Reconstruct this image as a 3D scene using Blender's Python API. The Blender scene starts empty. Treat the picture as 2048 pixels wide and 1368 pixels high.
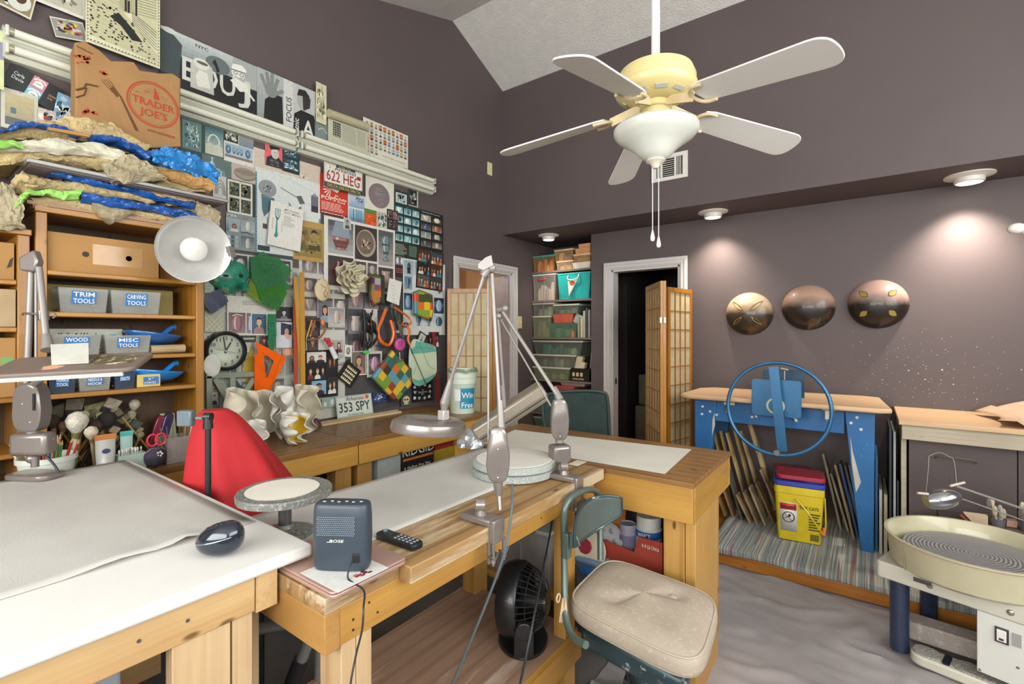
import bpy,bmesh,math,random
from mathutils import Vector,Matrix,noise as mnoise
R = random.Random(7)
SC = bpy.context.scene
COL = SC.collection
PI = math.pi
# ---------------------------------------------------------------- photograph geometry
FX,HX,HY = 965.0,1024.0,668.0
TH = math.radians(36.4); CT,ST = math.cos(TH),math.sin(TH)
CAM = Vector((0,0,1.5))
RV = Vector((CT,ST,0)); FV = Vector((-ST,CT,0)); UP = Vector((0,0,1))
def ray(px,py): return FV*FX + RV*(px-HX) + UP*(HY-py)
def PX(px,py,x): d = ray(px,py); return CAM + d*(x/d.x)
def PY(px,py,y): d = ray(px,py); return CAM + d*(y/d.y)
def PZ(px,py,z): d = ray(px,py); return CAM + d*((z-1.5)/d.z)
def PK(px,py,k): return CAM + ray(px,py)*k
# ---------------------------------------------------------------- colours and materials
def lin(h):
    h = h.lstrip('#'); r = [int(h[i:i+2],16)/255 for i in (0,2,4)]
    return tuple((c/12.92 if c <= .04045 else ((c+.055)/1.055)**2.4) for c in r) + (1,)
def mul(c,k): return tuple(max(0,min(1,x*k)) for x in c[:3]) + (1,)
MC = {}
class NT:
    def __init__(s,name):
        s.m = bpy.data.materials.new(name); s.m.use_nodes = True
        s.t = s.m.node_tree; s.b = s.t.nodes['Principled BSDF']; s.o = s.t.nodes['Material Output']
    def n(s,typ,**kw):
        x = s.t.nodes.new(typ)
        for k,v in kw.items():
            if isinstance(v,dict):
                for a,b in v.items(): x.inputs[a].default_value = b
            else: setattr(x,k,v)
        return x
    def l(s,a,b): s.t.links.new(a,b)
    def coord(s,scale=(1,1,1),kind='Object'):
        c = s.n('ShaderNodeTexCoord'); m = s.n('ShaderNodeMapping'); m.inputs['Scale'].default_value = scale
        s.l(c.outputs[kind],m.inputs['Vector']); return m.outputs['Vector']
    def noise(s,vec,scale=5,detail=4,rough=.55,dist=0):
        x = s.n('ShaderNodeTexNoise'); x.inputs['Scale'].default_value = scale; x.inputs['Detail'].default_value = detail
        x.inputs['Roughness'].default_value = rough; x.inputs['Distortion'].default_value = dist
        s.l(vec,x.inputs['Vector']); return x.outputs['Fac']
    def ramp(s,fac,stops):
        r = s.n('ShaderNodeValToRGB'); e = r.color_ramp.elements
        while len(e) < len(stops): e.new(.5)
        for i,(p,c) in enumerate(stops): e[i].position = p; e[i].color = c
        s.l(fac,r.inputs['Fac']); return r.outputs['Color']
    def mix(s,fac,a,b):
        m = s.n('ShaderNodeMix',data_type='RGBA')
        for sock,v in ((m.inputs['Factor'],fac),(m.inputs['A'],a),(m.inputs['B'],b)):
            if isinstance(v,(float,int)): sock.default_value = v
            elif isinstance(v,tuple): sock.default_value = v
            else: s.l(v,sock)
        # colour sockets are the RGBA ones
        return m.outputs['Result']
    def bump(s,h,strength=.2,dist=.01):
        b = s.n('ShaderNodeBump'); b.inputs['Strength'].default_value = strength; b.inputs['Distance'].default_value = dist
        s.l(h,b.inputs['Height']); s.l(b.outputs['Normal'],s.b.inputs['Normal'])
def cmix(nt,fac,a,b):
    m = nt.t.nodes.new('ShaderNodeMixRGB')
    for sock,v in ((m.inputs[0],fac),(m.inputs[1],a),(m.inputs[2],b)):
        if isinstance(v,(float,int)): sock.default_value = v
        elif isinstance(v,tuple): sock.default_value = v
        else: nt.l(v,sock)
    return m.outputs[0]
def mat(name,hexc,rough=.5,metal=0.,var=.12,vs=9.,bump=0.,bs=60.,coat=0.,spec=.5,dirt=None,dirt_amt=.5,ds=14.,emit=0.):
    """plain surface with a little tonal variation, optional bump and speckled dirt"""
    if name in MC: return MC[name]
    nt = NT(name); c = lin(hexc); v = nt.coord()
    f = nt.noise(v,vs,5)
    colr = nt.ramp(f,[(.3,mul(c,1-var)),(.7,mul(c,1+var))])
    if dirt:
        d = nt.noise(v,ds,6,.7)
        df = nt.ramp(d,[(dirt_amt,(0,0,0,1)),(dirt_amt+.06,(1,1,1,1))])
        colr = cmix(nt,df,colr,lin(dirt))
    nt.l(colr,nt.b.inputs['Base Color'])
    nt.b.inputs['Roughness'].default_value = rough; nt.b.inputs['Metallic'].default_value = metal
    nt.b.inputs['Coat Weight'].default_value = coat; nt.b.inputs['Specular IOR Level'].default_value = spec
    if emit:
        nt.b.inputs['Emission Color'].default_value = c; nt.b.inputs['Emission Strength'].default_value = emit
    if bump: nt.bump(nt.noise(v,bs,3),bump,.01)
    MC[name] = nt.m; return nt.m
def wood(name,light,dark,axis='y',rough=.42,ring=1.,wear=None,wear_amt=.55,knots=True,coat=.15):
    """long-grained board; axis is the grain direction"""
    if name in MC: return MC[name]
    nt = NT(name); L,D = lin(light),lin(dark)
    st = {'x': (1.2,14,14),'y': (14,1.2,14),'z': (14,14,1.2)}[axis]
    v = nt.coord(tuple(a*ring for a in st))
    w = nt.n('ShaderNodeTexWave',wave_type='BANDS',bands_direction={'x': 'Y','y': 'X','z': 'X'}[axis])
    w.inputs['Scale'].default_value = .32; w.inputs['Distortion'].default_value = 5; w.inputs['Detail'].default_value = 2; w.inputs['Detail Scale'].default_value = .7
    nt.l(v,w.inputs['Vector'])
    v2 = nt.coord(tuple(a*6 if a > 2 else a*2 for a in st))
    fine = nt.noise(v2,1.0,5,.65)
    mid = tuple(.55*L[i]+.45*D[i] for i in range(3))+(1,)
    base = nt.ramp(w.outputs['Fac'],[(.1,L),(.7,mul(L,.97)),(.98,mid)])
    big = nt.noise(nt.coord((1.5,1.5,1.5)),1.4,3)
    base = cmix(nt,nt.ramp(big,[(.35,(0,0,0,1)),(.7,(.4,.4,.4,1))]),base,D)
    fr = nt.ramp(fine,[(.3,(.8,.76,.72,1)),(.65,(1,1,1,1))])
    m = nt.t.nodes.new('ShaderNodeMixRGB'); m.blend_type = 'MULTIPLY'; m.inputs[0].default_value = .75
    nt.l(base,m.inputs[1]); nt.l(fr,m.inputs[2]); out = m.outputs[0]
    if knots:
        vo = nt.n('ShaderNodeTexVoronoi'); vo.inputs['Scale'].default_value = 2.4
        nt.l(nt.coord({'x': (2,5,5),'y': (5,2,5),'z': (5,5,2)}[axis]),vo.inputs['Vector'])
        kf = nt.ramp(vo.outputs['Distance'],[(.06,(1,1,1,1)),(.11,(0,0,0,1))])
        out = cmix(nt,kf,out,mul(D,.45))
    if wear:
        vv = nt.coord(tuple(a*.35 for a in st))
        a = nt.noise(vv,2.2,7,.72)
        wf = nt.ramp(a,[(wear_amt,(0,0,0,1)),(wear_amt+.1,(.85,.85,.85,1))])
        out = cmix(nt,wf,out,lin(wear))
    nt.l(out,nt.b.inputs['Base Color'])
    nt.b.inputs['Roughness'].default_value = rough; nt.b.inputs['Coat Weight'].default_value = coat
    nt.bump(fine,.12,.004)
    MC[name] = nt.m; return nt.m
def clear(name,hexc,a=.35,rough=.15):
    """thin see-through plastic or glass"""
    if name in MC: return MC[name]
    nt = NT(name); c = lin(hexc)
    tr = nt.n('ShaderNodeBsdfTransparent'); tr.inputs['Color'].default_value = tuple(.35+.65*x for x in c[:3])+(1,)
    nt.b.inputs['Base Color'].default_value = c; nt.b.inputs['Roughness'].default_value = rough
    v = nt.coord(); f = nt.noise(v,12,4)
    mx = nt.n('ShaderNodeMixShader'); mr = nt.n('ShaderNodeMapRange'); mr.inputs['To Min'].default_value = a*.75; mr.inputs['To Max'].default_value = min(1,a*1.25)
    nt.l(f,mr.inputs['Value']); nt.l(mr.outputs[0],mx.inputs[0]); nt.l(tr.outputs[0],mx.inputs[1]); nt.l(nt.b.outputs[0],mx.inputs[2]); nt.l(mx.outputs[0],nt.o.inputs['Surface'])
    MC[name] = nt.m; return nt.m
def printmat(name='printed',rough=.55):
    if name in MC: return MC[name]
    nt = NT(name); a = nt.n('ShaderNodeAttribute'); a.attribute_name = 'Col'
    f = nt.noise(nt.coord(),55,4); g = nt.ramp(f,[(.3,(.86,.86,.86,1)),(.7,(1,1,1,1))])
    m = nt.t.nodes.new('ShaderNodeMixRGB'); m.blend_type = 'MULTIPLY'; m.inputs[0].default_value = 1
    nt.l(a.outputs['Color'],m.inputs[1]); nt.l(g,m.inputs[2]); nt.l(m.outputs[0],nt.b.inputs['Base Color'])
    nt.b.inputs['Roughness'].default_value = rough
    MC[name] = nt.m; return nt.m
# ---------------------------------------------------------------- mesh building
WM = {}
_txt = {}
def text_polys(s):
    """letters as flat polygons, cap height about 0.7"""
    if s in _txt: return _txt[s]
    cu = bpy.data.curves.new('t','FONT'); cu.body = s; cu.size = 1; cu.resolution_u = 2; cu.offset = .012
    o = bpy.data.objects.new('t',cu); COL.objects.link(o)
    dg = bpy.context.evaluated_depsgraph_get(); dg.update()
    me = o.evaluated_get(dg).to_mesh()
    vs = [(v.co.x,v.co.y) for v in me.vertices]; fs = [tuple(p.vertices) for p in me.polygons]
    o.evaluated_get(dg).to_mesh_clear(); bpy.data.objects.remove(o); bpy.data.curves.remove(cu)
    x0 = min(v[0] for v in vs); x1 = max(v[0] for v in vs)
    _txt[s] = ([(x-x0,y) for x,y in vs],fs,x1-x0); return _txt[s]
def frame(o,z,x=None):
    """matrix with origin o, local z axis along z"""
    z = Vector(z).normalized()
    x = Vector(x) if x is not None else (Vector((1,0,0)) if abs(z.z) > .9 else Vector((0,0,1)).cross(z))
    x = (x - z*x.dot(z)).normalized(); y = z.cross(x)
    return Matrix(((x.x,y.x,z.x,o[0]),(x.y,y.y,z.y,o[1]),(x.z,y.z,z.z,o[2]),(0,0,0,1)))
class MB:
    def __init__(s,m=None):
        s.v = []; s.f = []; s.mi = []; s.c = []; s.mats = []; s.cur = 0; s.col = None; s.T = None
        if m: s.mat(m)
    def mat(s,m):
        if m not in s.mats: s.mats.append(m)
        s.cur = s.mats.index(m); return s
    def add(s,vs,fs):
        b = len(s.v)
        for p in vs:
            p = Vector(p)
            s.v.append(s.T @ p if s.T else p)
        for f in fs: s.f.append(tuple(i+b for i in f)); s.mi.append(s.cur); s.c.append(s.col)
        return s
    def box(s,lo,hi,M=None):
        x0,y0,z0 = lo; x1,y1,z1 = hi
        vs = [Vector(p) for p in ((x0,y0,z0),(x1,y0,z0),(x1,y1,z0),(x0,y1,z0),(x0,y0,z1),(x1,y0,z1),(x1,y1,z1),(x0,y1,z1))]
        if M: vs = [M @ p for p in vs]
        return s.add(vs,[(0,3,2,1),(4,5,6,7),(0,1,5,4),(1,2,6,5),(2,3,7,6),(3,0,4,7)])
    def cbox(s,c,sz,M=None):
        h = [a/2 for a in sz]; return s.box([c[i]-h[i] for i in range(3)],[c[i]+h[i] for i in range(3)],M)
    def bar(s,p,q,w,h,up=(0,0,1)):
        p,q = Vector(p),Vector(q); L = (q-p).length; M = frame(p,q-p,up)
        return s.box((-w/2,-h/2,0),(w/2,h/2,L),M)
    def cyl(s,p,q,r,r2=None,n=14,cap=True):
        p,q = Vector(p),Vector(q); r2 = r if r2 is None else r2
        M = frame(p,q-p); L = (q-p).length
        return s.lathe([(r,0),(r2,L)],n,M,cap)
    def lathe(s,prof,n=24,M=None,cap=True):
        vs = []; fs = []
        for (r,z) in prof:
            for i in range(n):
                a = 2*PI*i/n; p = Vector((r*math.cos(a),r*math.sin(a),z)); vs.append(M @ p if M else p)
        for k in range(len(prof)-1):
            for i in range(n): fs.append((k*n+i,k*n+(i+1) % n,(k+1)*n+(i+1) % n,(k+1)*n+i))
        if cap:
            fs.append(tuple(range(n-1,-1,-1))); fs.append(tuple((len(prof)-1)*n+i for i in range(n)))
        return s.add(vs,fs)
    def tube(s,pts,r,n=8,closed=False):
        pts = [Vector(p) for p in pts]; N = len(pts); vs = []; fs = []; prev = None
        rr = r if isinstance(r,(list,tuple)) else [r]*N
        for i,p in enumerate(pts):
            d = (pts[(i+1) % N]-pts[i-1]) if closed else (pts[min(i+1,N-1)]-pts[max(i-1,0)])
            if d.length < 1e-9: d = Vector((0,0,1))
            d.normalize()
            if prev is None: x = Vector((0,0,1)).cross(d); x = x if x.length > .1 else Vector((1,0,0)).cross(d)
            else: x = prev - d*prev.dot(d)
            x.normalize(); prev = x; y = d.cross(x)
            for k in range(n):
                a = 2*PI*k/n; vs.append(p + (x*math.cos(a)+y*math.sin(a))*rr[i])
        for i in range(N if closed else N-1):
            j = (i+1) % N
            for k in range(n): fs.append((i*n+k,i*n+(k+1) % n,j*n+(k+1) % n,j*n+k))
        if not closed: fs.append(tuple(range(n-1,-1,-1))); fs.append(tuple((N-1)*n+k for k in range(n)))
        return s.add(vs,fs)
    def prism(s,pts,h,M=None):
        n = len(pts)
        vs = [Vector((x,y,0)) for x,y in pts] + [Vector((x,y,h)) for x,y in pts]
        if M: vs = [M @ p for p in vs]
        return s.add(vs,[tuple(range(n-1,-1,-1)),tuple(range(n,2*n))] + [(i,(i+1) % n,n+(i+1) % n,n+i) for i in range(n)])
    def solid(s,front,back):
        """two matching outlines joined into a closed body"""
        n = len(front)
        return s.add(list(front)+list(back),[tuple(range(n)),tuple(range(2*n-1,n-1,-1))] + [(i,n+i,n+(i+1) % n,(i+1) % n) for i in range(n)])
    def sph(s,c,r,nu=16,nv=10,M=None,z0=-1.,z1=1.):
        r = (r,r,r) if isinstance(r,(int,float)) else r
        vs = []; fs = []
        a0,a1 = math.asin(z0),math.asin(z1)
        for j in range(nv+1):
            b = a0+(a1-a0)*j/nv
            for i in range(nu):
                a = 2*PI*i/nu
                p = Vector((r[0]*math.cos(b)*math.cos(a),r[1]*math.cos(b)*math.sin(a),r[2]*math.sin(b)))
                if M: p = M @ p
                vs.append(p + Vector(c))
        for j in range(nv):
            for i in range(nu): fs.append((j*nu+i,j*nu+(i+1) % nu,(j+1)*nu+(i+1) % nu,(j+1)*nu+i))
        fs.append(tuple(range(nu-1,-1,-1))); fs.append(tuple(nv*nu+i for i in range(nu)))
        return s.add(vs,fs)
    def grid(s,fn,nu,nv,wrap=False):
        vs = [fn(i/(nu if wrap else nu-1),j/(nv-1)) for j in range(nv) for i in range(nu)]
        fs = []
        for j in range(nv-1):
            for i in range(nu if wrap else nu-1):
                k = (i+1) % nu; fs.append((j*nu+i,j*nu+k,(j+1)*nu+k,(j+1)*nu+i))
        return s.add(vs,fs)
    def text(s,t,o,ux,uy,h,width=None,n=None,shear=0.,th=.0004):
        """flat lettering; o lower corner, h capital height, width squeezes to fit"""
        vs,fs,w = text_polys(t); k = h/.7; kx = k if width is None else width/w
        ux,uy = Vector(ux),Vector(uy); nn = ux.cross(uy).normalized()*th
        return s.add([Vector(o)+ux*(x*kx+shear*y*k)+uy*(y*k)+nn for x,y in vs],fs)
    def build(s,name,parent=None,bevel=0.,seg=2,sub=0,solid=0.,local=False,flat=False,ang=38,off=0.):
        me = bpy.data.meshes.new(name)
        vs = s.v; loc = None
        if parent is not None:
            if not local:
                iv = WM[parent.name].inverted(); vs = [iv @ p for p in vs]
        elif not local:
            lo = [min(p[i] for p in vs) for i in range(3)]; hi = [max(p[i] for p in vs) for i in range(3)]
            loc = Vector(((lo[0]+hi[0])/2,(lo[1]+hi[1])/2,lo[2])); vs = [p-loc for p in vs]
        me.from_pydata([tuple(p) for p in vs],[],s.f)
        for m in s.mats: me.materials.append(m)
        if s.mi: me.polygons.foreach_set('material_index',s.mi)
        if any(c is not None for c in s.c):
            ca = me.color_attributes.new('Col','FLOAT_COLOR','CORNER'); buf = []
            for p in me.polygons:
                c = s.c[p.index] or (1,1,1,1)
                for _ in p.vertices: buf.extend(c)
            ca.data.foreach_set('color',buf)
        me.update(); me.validate()
        if not flat:
            me.shade_smooth(); me.set_sharp_from_angle(angle=math.radians(ang))
        o = bpy.data.objects.new(name,me); COL.objects.link(o)
        if parent is not None:
            o.parent = parent; WM[o.name] = WM[parent.name]
        else:
            if loc is not None: o.location = loc
            WM[o.name] = Matrix.Translation(loc) if loc is not None else Matrix()
        ext = [max(p[i] for p in vs)-min(p[i] for p in vs) for i in range(3)]
        if not solid and min(ext) < 2e-5: solid = .0003
        if solid: m = o.modifiers.new('s','SOLIDIFY'); m.thickness = solid; m.offset = off
        if bevel: m = o.modifiers.new('b','BEVEL'); m.width = bevel; m.segments = seg; m.limit_method = 'ANGLE'; m.angle_limit = math.radians(40)
        if sub: m = o.modifiers.new('u','SUBSURF'); m.levels = sub; m.render_levels = sub
        return o
def tag(o,label,cat,group=None,kind=None):
    o['label'] = label; o['category'] = cat
    if group: o['group'] = group
    if kind: o['kind'] = kind
    return o
def thing(name,label,cat,loc,rz=0.,group=None):
    o = bpy.data.objects.new(name,None); COL.objects.link(o); o.empty_display_size = .05
    o.location = loc; o.rotation_euler = (0,0,rz)
    WM[o.name] = Matrix.Translation(Vector(loc)) @ Matrix.Rotation(rz,4,'Z')
    return tag(o,label,cat,group)
def dup(root,loc,rz=0.,label=None):
    def cp(o,par):
        c = o.copy(); COL.objects.link(c); c.parent = par
        for ch in o.children: cp(ch,c)
        return c
    r = cp(root,None); r.location = loc; r.rotation_euler = (0,0,rz)
    if label: r['label'] = label
    return r
def struct(mb,name,**kw):
    o = mb.build(name,**kw); o['kind'] = 'structure'; return o
def smooth_pts(pts,n=6,closed=False):
    """Catmull-Rom through points of any dimension"""
    P = [Vector(p) for p in pts]; N = len(P); out = []
    rng = range(N) if closed else range(N-1)
    for i in rng:
        a = P[(i-1) % N] if closed or i > 0 else P[0]; b = P[i]; c = P[(i+1) % N]
        d = P[(i+2) % N] if closed or i+2 < N else P[-1]
        for k in range(n):
            t = k/n
            out.append(.5*((2*b)+(c-a)*t+(2*a-5*b+4*c-d)*t*t+(3*b-a-3*c+d)*t**3))
    if not closed: out.append(P[-1])
    return out
def ell(cx,cy,rx,ry,n=24): return [(cx+rx*math.cos(2*PI*i/n),cy+ry*math.sin(2*PI*i/n)) for i in range(n)]
def rrect(x0,y0,x1,y1,r,n=5):
    out = []
    for cx,cy,a in ((x1-r,y1-r,0),(x0+r,y1-r,90),(x0+r,y0+r,180),(x1-r,y0+r,270)):
        for k in range(n+1):
            t = math.radians(a+90*k/n); out.append((cx+r*math.cos(t),cy+r*math.sin(t)))
    return out
# printed sheet: a thin body with flat printing on its face
class Sheet(MB):
    def __init__(s,O,ux,uy,w,h,col='#e8e4d8',th=.0007,m=None,rot=0.):
        super().__init__(m or printmat())
        s.O = Vector(O); s.ux = Vector(ux).normalized(); s.uy = Vector(uy).normalized(); s.n = s.ux.cross(s.uy)
        if rot:
            c = s.O+s.ux*w/2+s.uy*h/2; q = Matrix.Rotation(rot,3,s.n)
            s.ux = q @ s.ux; s.uy = q @ s.uy; s.O = c-s.ux*w/2-s.uy*h/2
        s.w,s.h,s.th,s.L = w,h,th,0
        s.col = lin(col)
        s.solid([s.p(0,0,0),s.p(1,0,0),s.p(1,1,0),s.p(0,1,0)],[s.p(0,0,-th),s.p(1,0,-th),s.p(1,1,-th),s.p(0,1,-th)])
    def p(s,x,y,l=None): return s.O+s.ux*(x*s.w)+s.uy*(y*s.h)+s.n*(s.L*.00001 if l is None else l)
    def poly(s,pts,col,keep=False):
        if not keep: s.L += 1
        s.col = lin(col) if isinstance(col,str) else col
        s.add([s.p(x,y) for x,y in pts],[tuple(range(len(pts)))]); return s
    def rect(s,x0,y0,x1,y1,col,keep=False): return s.poly([(x0,y0),(x1,y0),(x1,y1),(x0,y1)],col,keep)
    def disc(s,cx,cy,rx,ry,col,n=20,keep=False): return s.poly(ell(cx,cy,rx,ry,n),col,keep)
    def line(s,pts,w,col):
        s.L += 1; s.col = lin(col) if isinstance(col,str) else col
        for (x0,y0),(x1,y1) in zip(pts[:-1],pts[1:]):
            dx,dy = (x1-x0)*s.w,(y1-y0)*s.h; L = math.hypot(dx,dy) or 1; nx,ny = -dy/L*w/2/s.w,dx/L*w/2/s.h
            s.add([s.p(x0+nx,y0+ny),s.p(x0-nx,y0-ny),s.p(x1-nx,y1-ny),s.p(x1+nx,y1+ny)],[(0,1,2,3)])
        return s
    def txt(s,t,x,y,h,col,width=None,shear=0.,vert=False):
        s.L += 1; s.col = lin(col); ux,uy = s.ux,s.uy
        if vert: ux,uy = uy,-ux
        s.text(t,s.p(x,y),ux,uy,h*s.h,None if width is None else width*s.w,shear=shear,th=0); return s
    def rows(s,x0,y0,x1,y1,n,col,ragged=.3):
        """small print, as short runs of words"""
        s.L += 1; s.col = lin(col); rr = random.Random(int(x0*1e3+y0*977+n)); dy = (y1-y0)/n
        for i in range(n):
            y = y1-(i+.7)*dy; x = x0; e = x1-(x1-x0)*rr.random()*ragged
            while x < e:
                w = (x1-x0)*rr.uniform(.05,.16); a = [s.p(x,y),s.p(min(x+w,e),y),s.p(min(x+w,e),y+dy*.42),s.p(x,y+dy*.42)]
                s.add(a,[(0,1,2,3)]); x += w+(x1-x0)*.025
        return s
# ================================================================ setting
def wallmat(name,hexc,splat=False,splat_c=(.33,1.2),bump=.06):
    nt = NT(name); g = nt.n('ShaderNodeNewGeometry'); pos = g.outputs['Position']
    f = nt.noise(pos,1.3,4); base = nt.ramp(f,[(.3,mul(lin(hexc),.93)),(.7,mul(lin(hexc),1.07))])
    if splat:
        sp = nt.n('ShaderNodeSeparateXYZ'); nt.l(pos,sp.inputs[0])
        def math_(op,a,b=None):
            m = nt.n('ShaderNodeMath',operation=op)
            for i,v in enumerate((a,b)):
                if v is None: continue
                if isinstance(v,(int,float)): m.inputs[i].default_value = v
                else: nt.l(v,m.inputs[i])
            return m.outputs[0]
        dx = math_('DIVIDE',math_('SUBTRACT',sp.outputs[0],splat_c[0]),.85)
        dz = math_('DIVIDE',math_('SUBTRACT',sp.outputs[2],splat_c[1]),.42)
        dist = math_('SQRT',math_('ADD',math_('MULTIPLY',dx,dx),math_('MULTIPLY',dz,dz)))
        for sc,size,seed in ((34,.26,0),(70,.3,3.3),(17,.16,7.1)):
            mp = nt.n('ShaderNodeMapping'); mp.inputs['Location'].default_value = (seed,0,seed); nt.l(pos,mp.inputs[0])
            vo = nt.n('ShaderNodeTexVoronoi',feature='F1'); vo.inputs['Scale'].default_value = sc; nt.l(mp.outputs[0],vo.inputs['Vector'])
            wn = nt.n('ShaderNodeSeparateXYZ'); nt.l(vo.outputs['Color'],wn.inputs[0])
            th = math_('MULTIPLY',math_('SUBTRACT',wn.outputs[0],math_('ADD',.45,math_('MULTIPLY',dist,.36))),size*1.5)
            on = math_('LESS_THAN',vo.outputs['Distance'],th)
            base = cmix(nt,math_('MULTIPLY',on,.85),base,lin('#c9bfb8'))
    nt.l(base,nt.b.inputs['Base Color']); nt.b.inputs['Roughness'].default_value = .62
    nt.bump(nt.noise(pos,160,2),bump,.002)
    return nt.m
M_WALL = wallmat('mauve_paint','#564b4b')
M_WALLB = wallmat('mauve_paint_splattered','#564b4b',True)
M_CEIL = mat('popcorn_ceiling','#d8d5cf',.9,var=.05,bump=.9,bs=110)
M_TRIM = mat('grey_white_trim','#c3bfbb',.4,var=.03)
M_BEIGE = mat('tan_paint','#cba982',.7,var=.04)
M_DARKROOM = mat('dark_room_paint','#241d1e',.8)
PINE = wood('golden_pine','#c29548','#8d5d22','y')
PINE_X = wood('golden_pine_x','#c29548','#8d5d22','x')
PINE_Z = wood('golden_pine_z','#be9350','#8f6228','z')
RAW_Y = wood('raw_pine','#c8a877','#a17540','y',.6,coat=0)
RAW_Z = wood('raw_pine_z','#c5a982','#a88453','z',.6,coat=0)
WORN_Y = wood('worn_bench_pine','#a98656','#5d4024','y',.6,wear='#bfae92',wear_amt=.5,coat=0)
WORN_X = wood('worn_bench_pine_x','#b4874a','#704a22','x',.5,wear='#c4b394',wear_amt=.62,coat=.05)
PLY_Y = wood('bench_plywood','#8d6433','#4e3216','y',.4,wear='#a58a62',wear_amt=.6)
ORANGE_X = wood('orange_floor_board','#bd7a30','#85480f','x',.35)

def zc(y): return 4.31-.325*(3.17-y) if y <= 3.17 else 4.31-.45*(y-3.17)
def wall_yz(mb,pts,x0,x1):
    mb.solid([Vector((x1,y,z)) for y,z in pts],[Vector((x0,y,z)) for y,z in pts])
Y0,Y1,XR = -1.9,3.91,2.5
w = MB(M_WALL)
wall_yz(w,[(Y0,0),(3.24,0),(3.24,2.13),(3.24,zc(3.17)),(3.17,zc(3.17)),(Y0,zc(Y0))],-3.12,-3)
wall_yz(w,[(3.24,2.13),(4.07,2.13),(4.07,2.6),(3.92,2.6),(3.92,zc(3.92)),(3.24,zc(3.24))],-3.12,-3)
wall_yz(w,[(4.07,0),(4.95,0),(4.95,2.6),(4.07,2.6)],-3.12,-3)
w.box((-3.0,Y0,0),(-2.978,.2,.09))
struct(w,'wall_left',flat=True)
w = MB(M_WALL)
w.box((-3,Y1,2.511),(XR,4.95,4.2)); struct(w,'wall_bulkhead',flat=True)
w = MB(M_WALLB)
w.box((-2.26,4.42,0),(-2.04,4.54,2.51)); w.box((-2.04,4.42,2.13),(-1.37,4.54,2.51)); w.box((-1.37,4.42,0),(XR,4.54,2.51))
w.box((-2.26,4.54,0),(-2.19,4.95,2.51)); struct(w,'wall_back',flat=True)
w = MB(M_WALL); w.box((-3,4.9,0),(-2.26,4.95,2.51)); struct(w,'wall_niche',flat=True)
w = MB(M_CEIL)
def slab(mb,a,b,x0=-3.12,x1=XR+.12,t=.1):
    (ya,za),(yb,zb) = a,b
    mb.solid([Vector((x0,ya,za)),Vector((x1,ya,za)),Vector((x1,yb,zb)),Vector((x0,yb,zb))],[Vector((x0,ya,za+t)),Vector((x1,ya,za+t)),Vector((x1,yb,zb+t)),Vector((x0,yb,zb+t))])
slab(w,(Y0-.1,zc(Y0-.1)),(3.17,4.31)); slab(w,(3.17,4.31),(4.05,zc(4.05)))
struct(w,'ceiling',flat=True)
# walls out of view; their unseen windows are set high for light from above
def holed(mb,axis,at,th,u0,u1,ztop,hole):
    a0,a1,z0,z1 = hole
    for (p,q,r,t) in ((u0,a0,0,ztop),(a1,u1,0,ztop),(a0,a1,0,z0),(a0,a1,z1,ztop)):
        if axis == 'x': mb.box((at,p,r),(at+th,q,t))
        else: mb.box((p,at,r),(q,at+th,t))
w = MB(M_WALL); holed(w,'x',XR,.12,Y0,4.95,4.4,(-1.2,2.9,1.45,3.35)); struct(w,'wall_right',flat=True)
w = MB(M_WALL); holed(w,'y',Y0-.12,.12,-3.12,XR+.12,4.4,(-2.4,1.9,1.3,2.5)); struct(w,'wall_front',flat=True)
GLASS = clear('window_glass','#e8f0f0',.06,.05)
def window(name,axis,at,a0,a1,z0,z1,n):
    f = MB(M_TRIM)
    for i in range(n+1):
        a = a0+(a1-a0)*i/n; b = a-.025; c = a+.025
        f.box((at,b,z0),(at+.05,c,z1)) if axis == 'x' else f.box((b,at,z0),(c,at+.05,z1))
    for z in (z0,z1):
        f.box((at,a0,z-.03),(at+.05,a1,z+.03)) if axis == 'x' else f.box((a0,at,z-.03),(a1,at+.05,z+.03))
    o = struct(f,name)
    g = MB(GLASS)
    g.box((at+.02,a0,z0),(at+.026,a1,z1)) if axis == 'x' else g.box((a0,at+.02,z0),(a1,at+.026,z1))
    g.build('pane',o)
window('unseen_window_1','x',XR+.03,-1.2,2.9,1.45,3.35,3)
window('unseen_window_2','y',Y0-.09,-2.4,1.9,1.3,2.5,3)
# floors
M_FLOOR = mat('grey_floor','#6a6663',.7,var=.2,vs=3)
w = MB(M_FLOOR); w.box((-3.12,Y0-.12,-.1),(XR+.12,3.36,0)); struct(w,'floor',flat=True)
w = MB(ORANGE_X); w.box((-4.4,3.36,-.1),(XR+.12,6.3,.095)); w.box((-3,3.345,.06),(XR,3.37,.097))
struct(w,'floor_platform',bevel=.004)
# doorways
def casing(name,P,ztop,w_=.072,axis='x',at=0,sgn=1):
    m = MB(M_TRIM); a0,a1 = P
    def bx(p,q,z0,z1,t0,t1):
        m.box((min(at+sgn*t0,at+sgn*t1),p,z0),(max(at+sgn*t0,at+sgn*t1),q,z1)) if axis == 'x' else m.box((p,min(at+sgn*t0,at+sgn*t1),z0),(q,max(at+sgn*t0,at+sgn*t1),z1))
    for (i0,i1,t) in ((0,w_,.012),(.012,w_-.022,.02),(w_-.03,w_,.026)):
        bx(a0-i1,a0-i0,.095,ztop+i0,-.004,t); bx(a1+i0,a1+i1,.095,ztop+i0,-.004,t); bx(a0-i1,a1+i1,ztop+i0,ztop+i1,-.004,t)
    bx(a0-.002,a0+.02,.095,ztop,-.12,0); bx(a1-.02,a1+.002,.095,ztop,-.12,0); bx(a0,a1,ztop-.02,ztop+.002,-.12,0)
    return struct(m,name,bevel=.003)
c1 = casing('door_1',(3.24,4.07),2.13,axis='x',at=-3,sgn=1)
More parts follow.
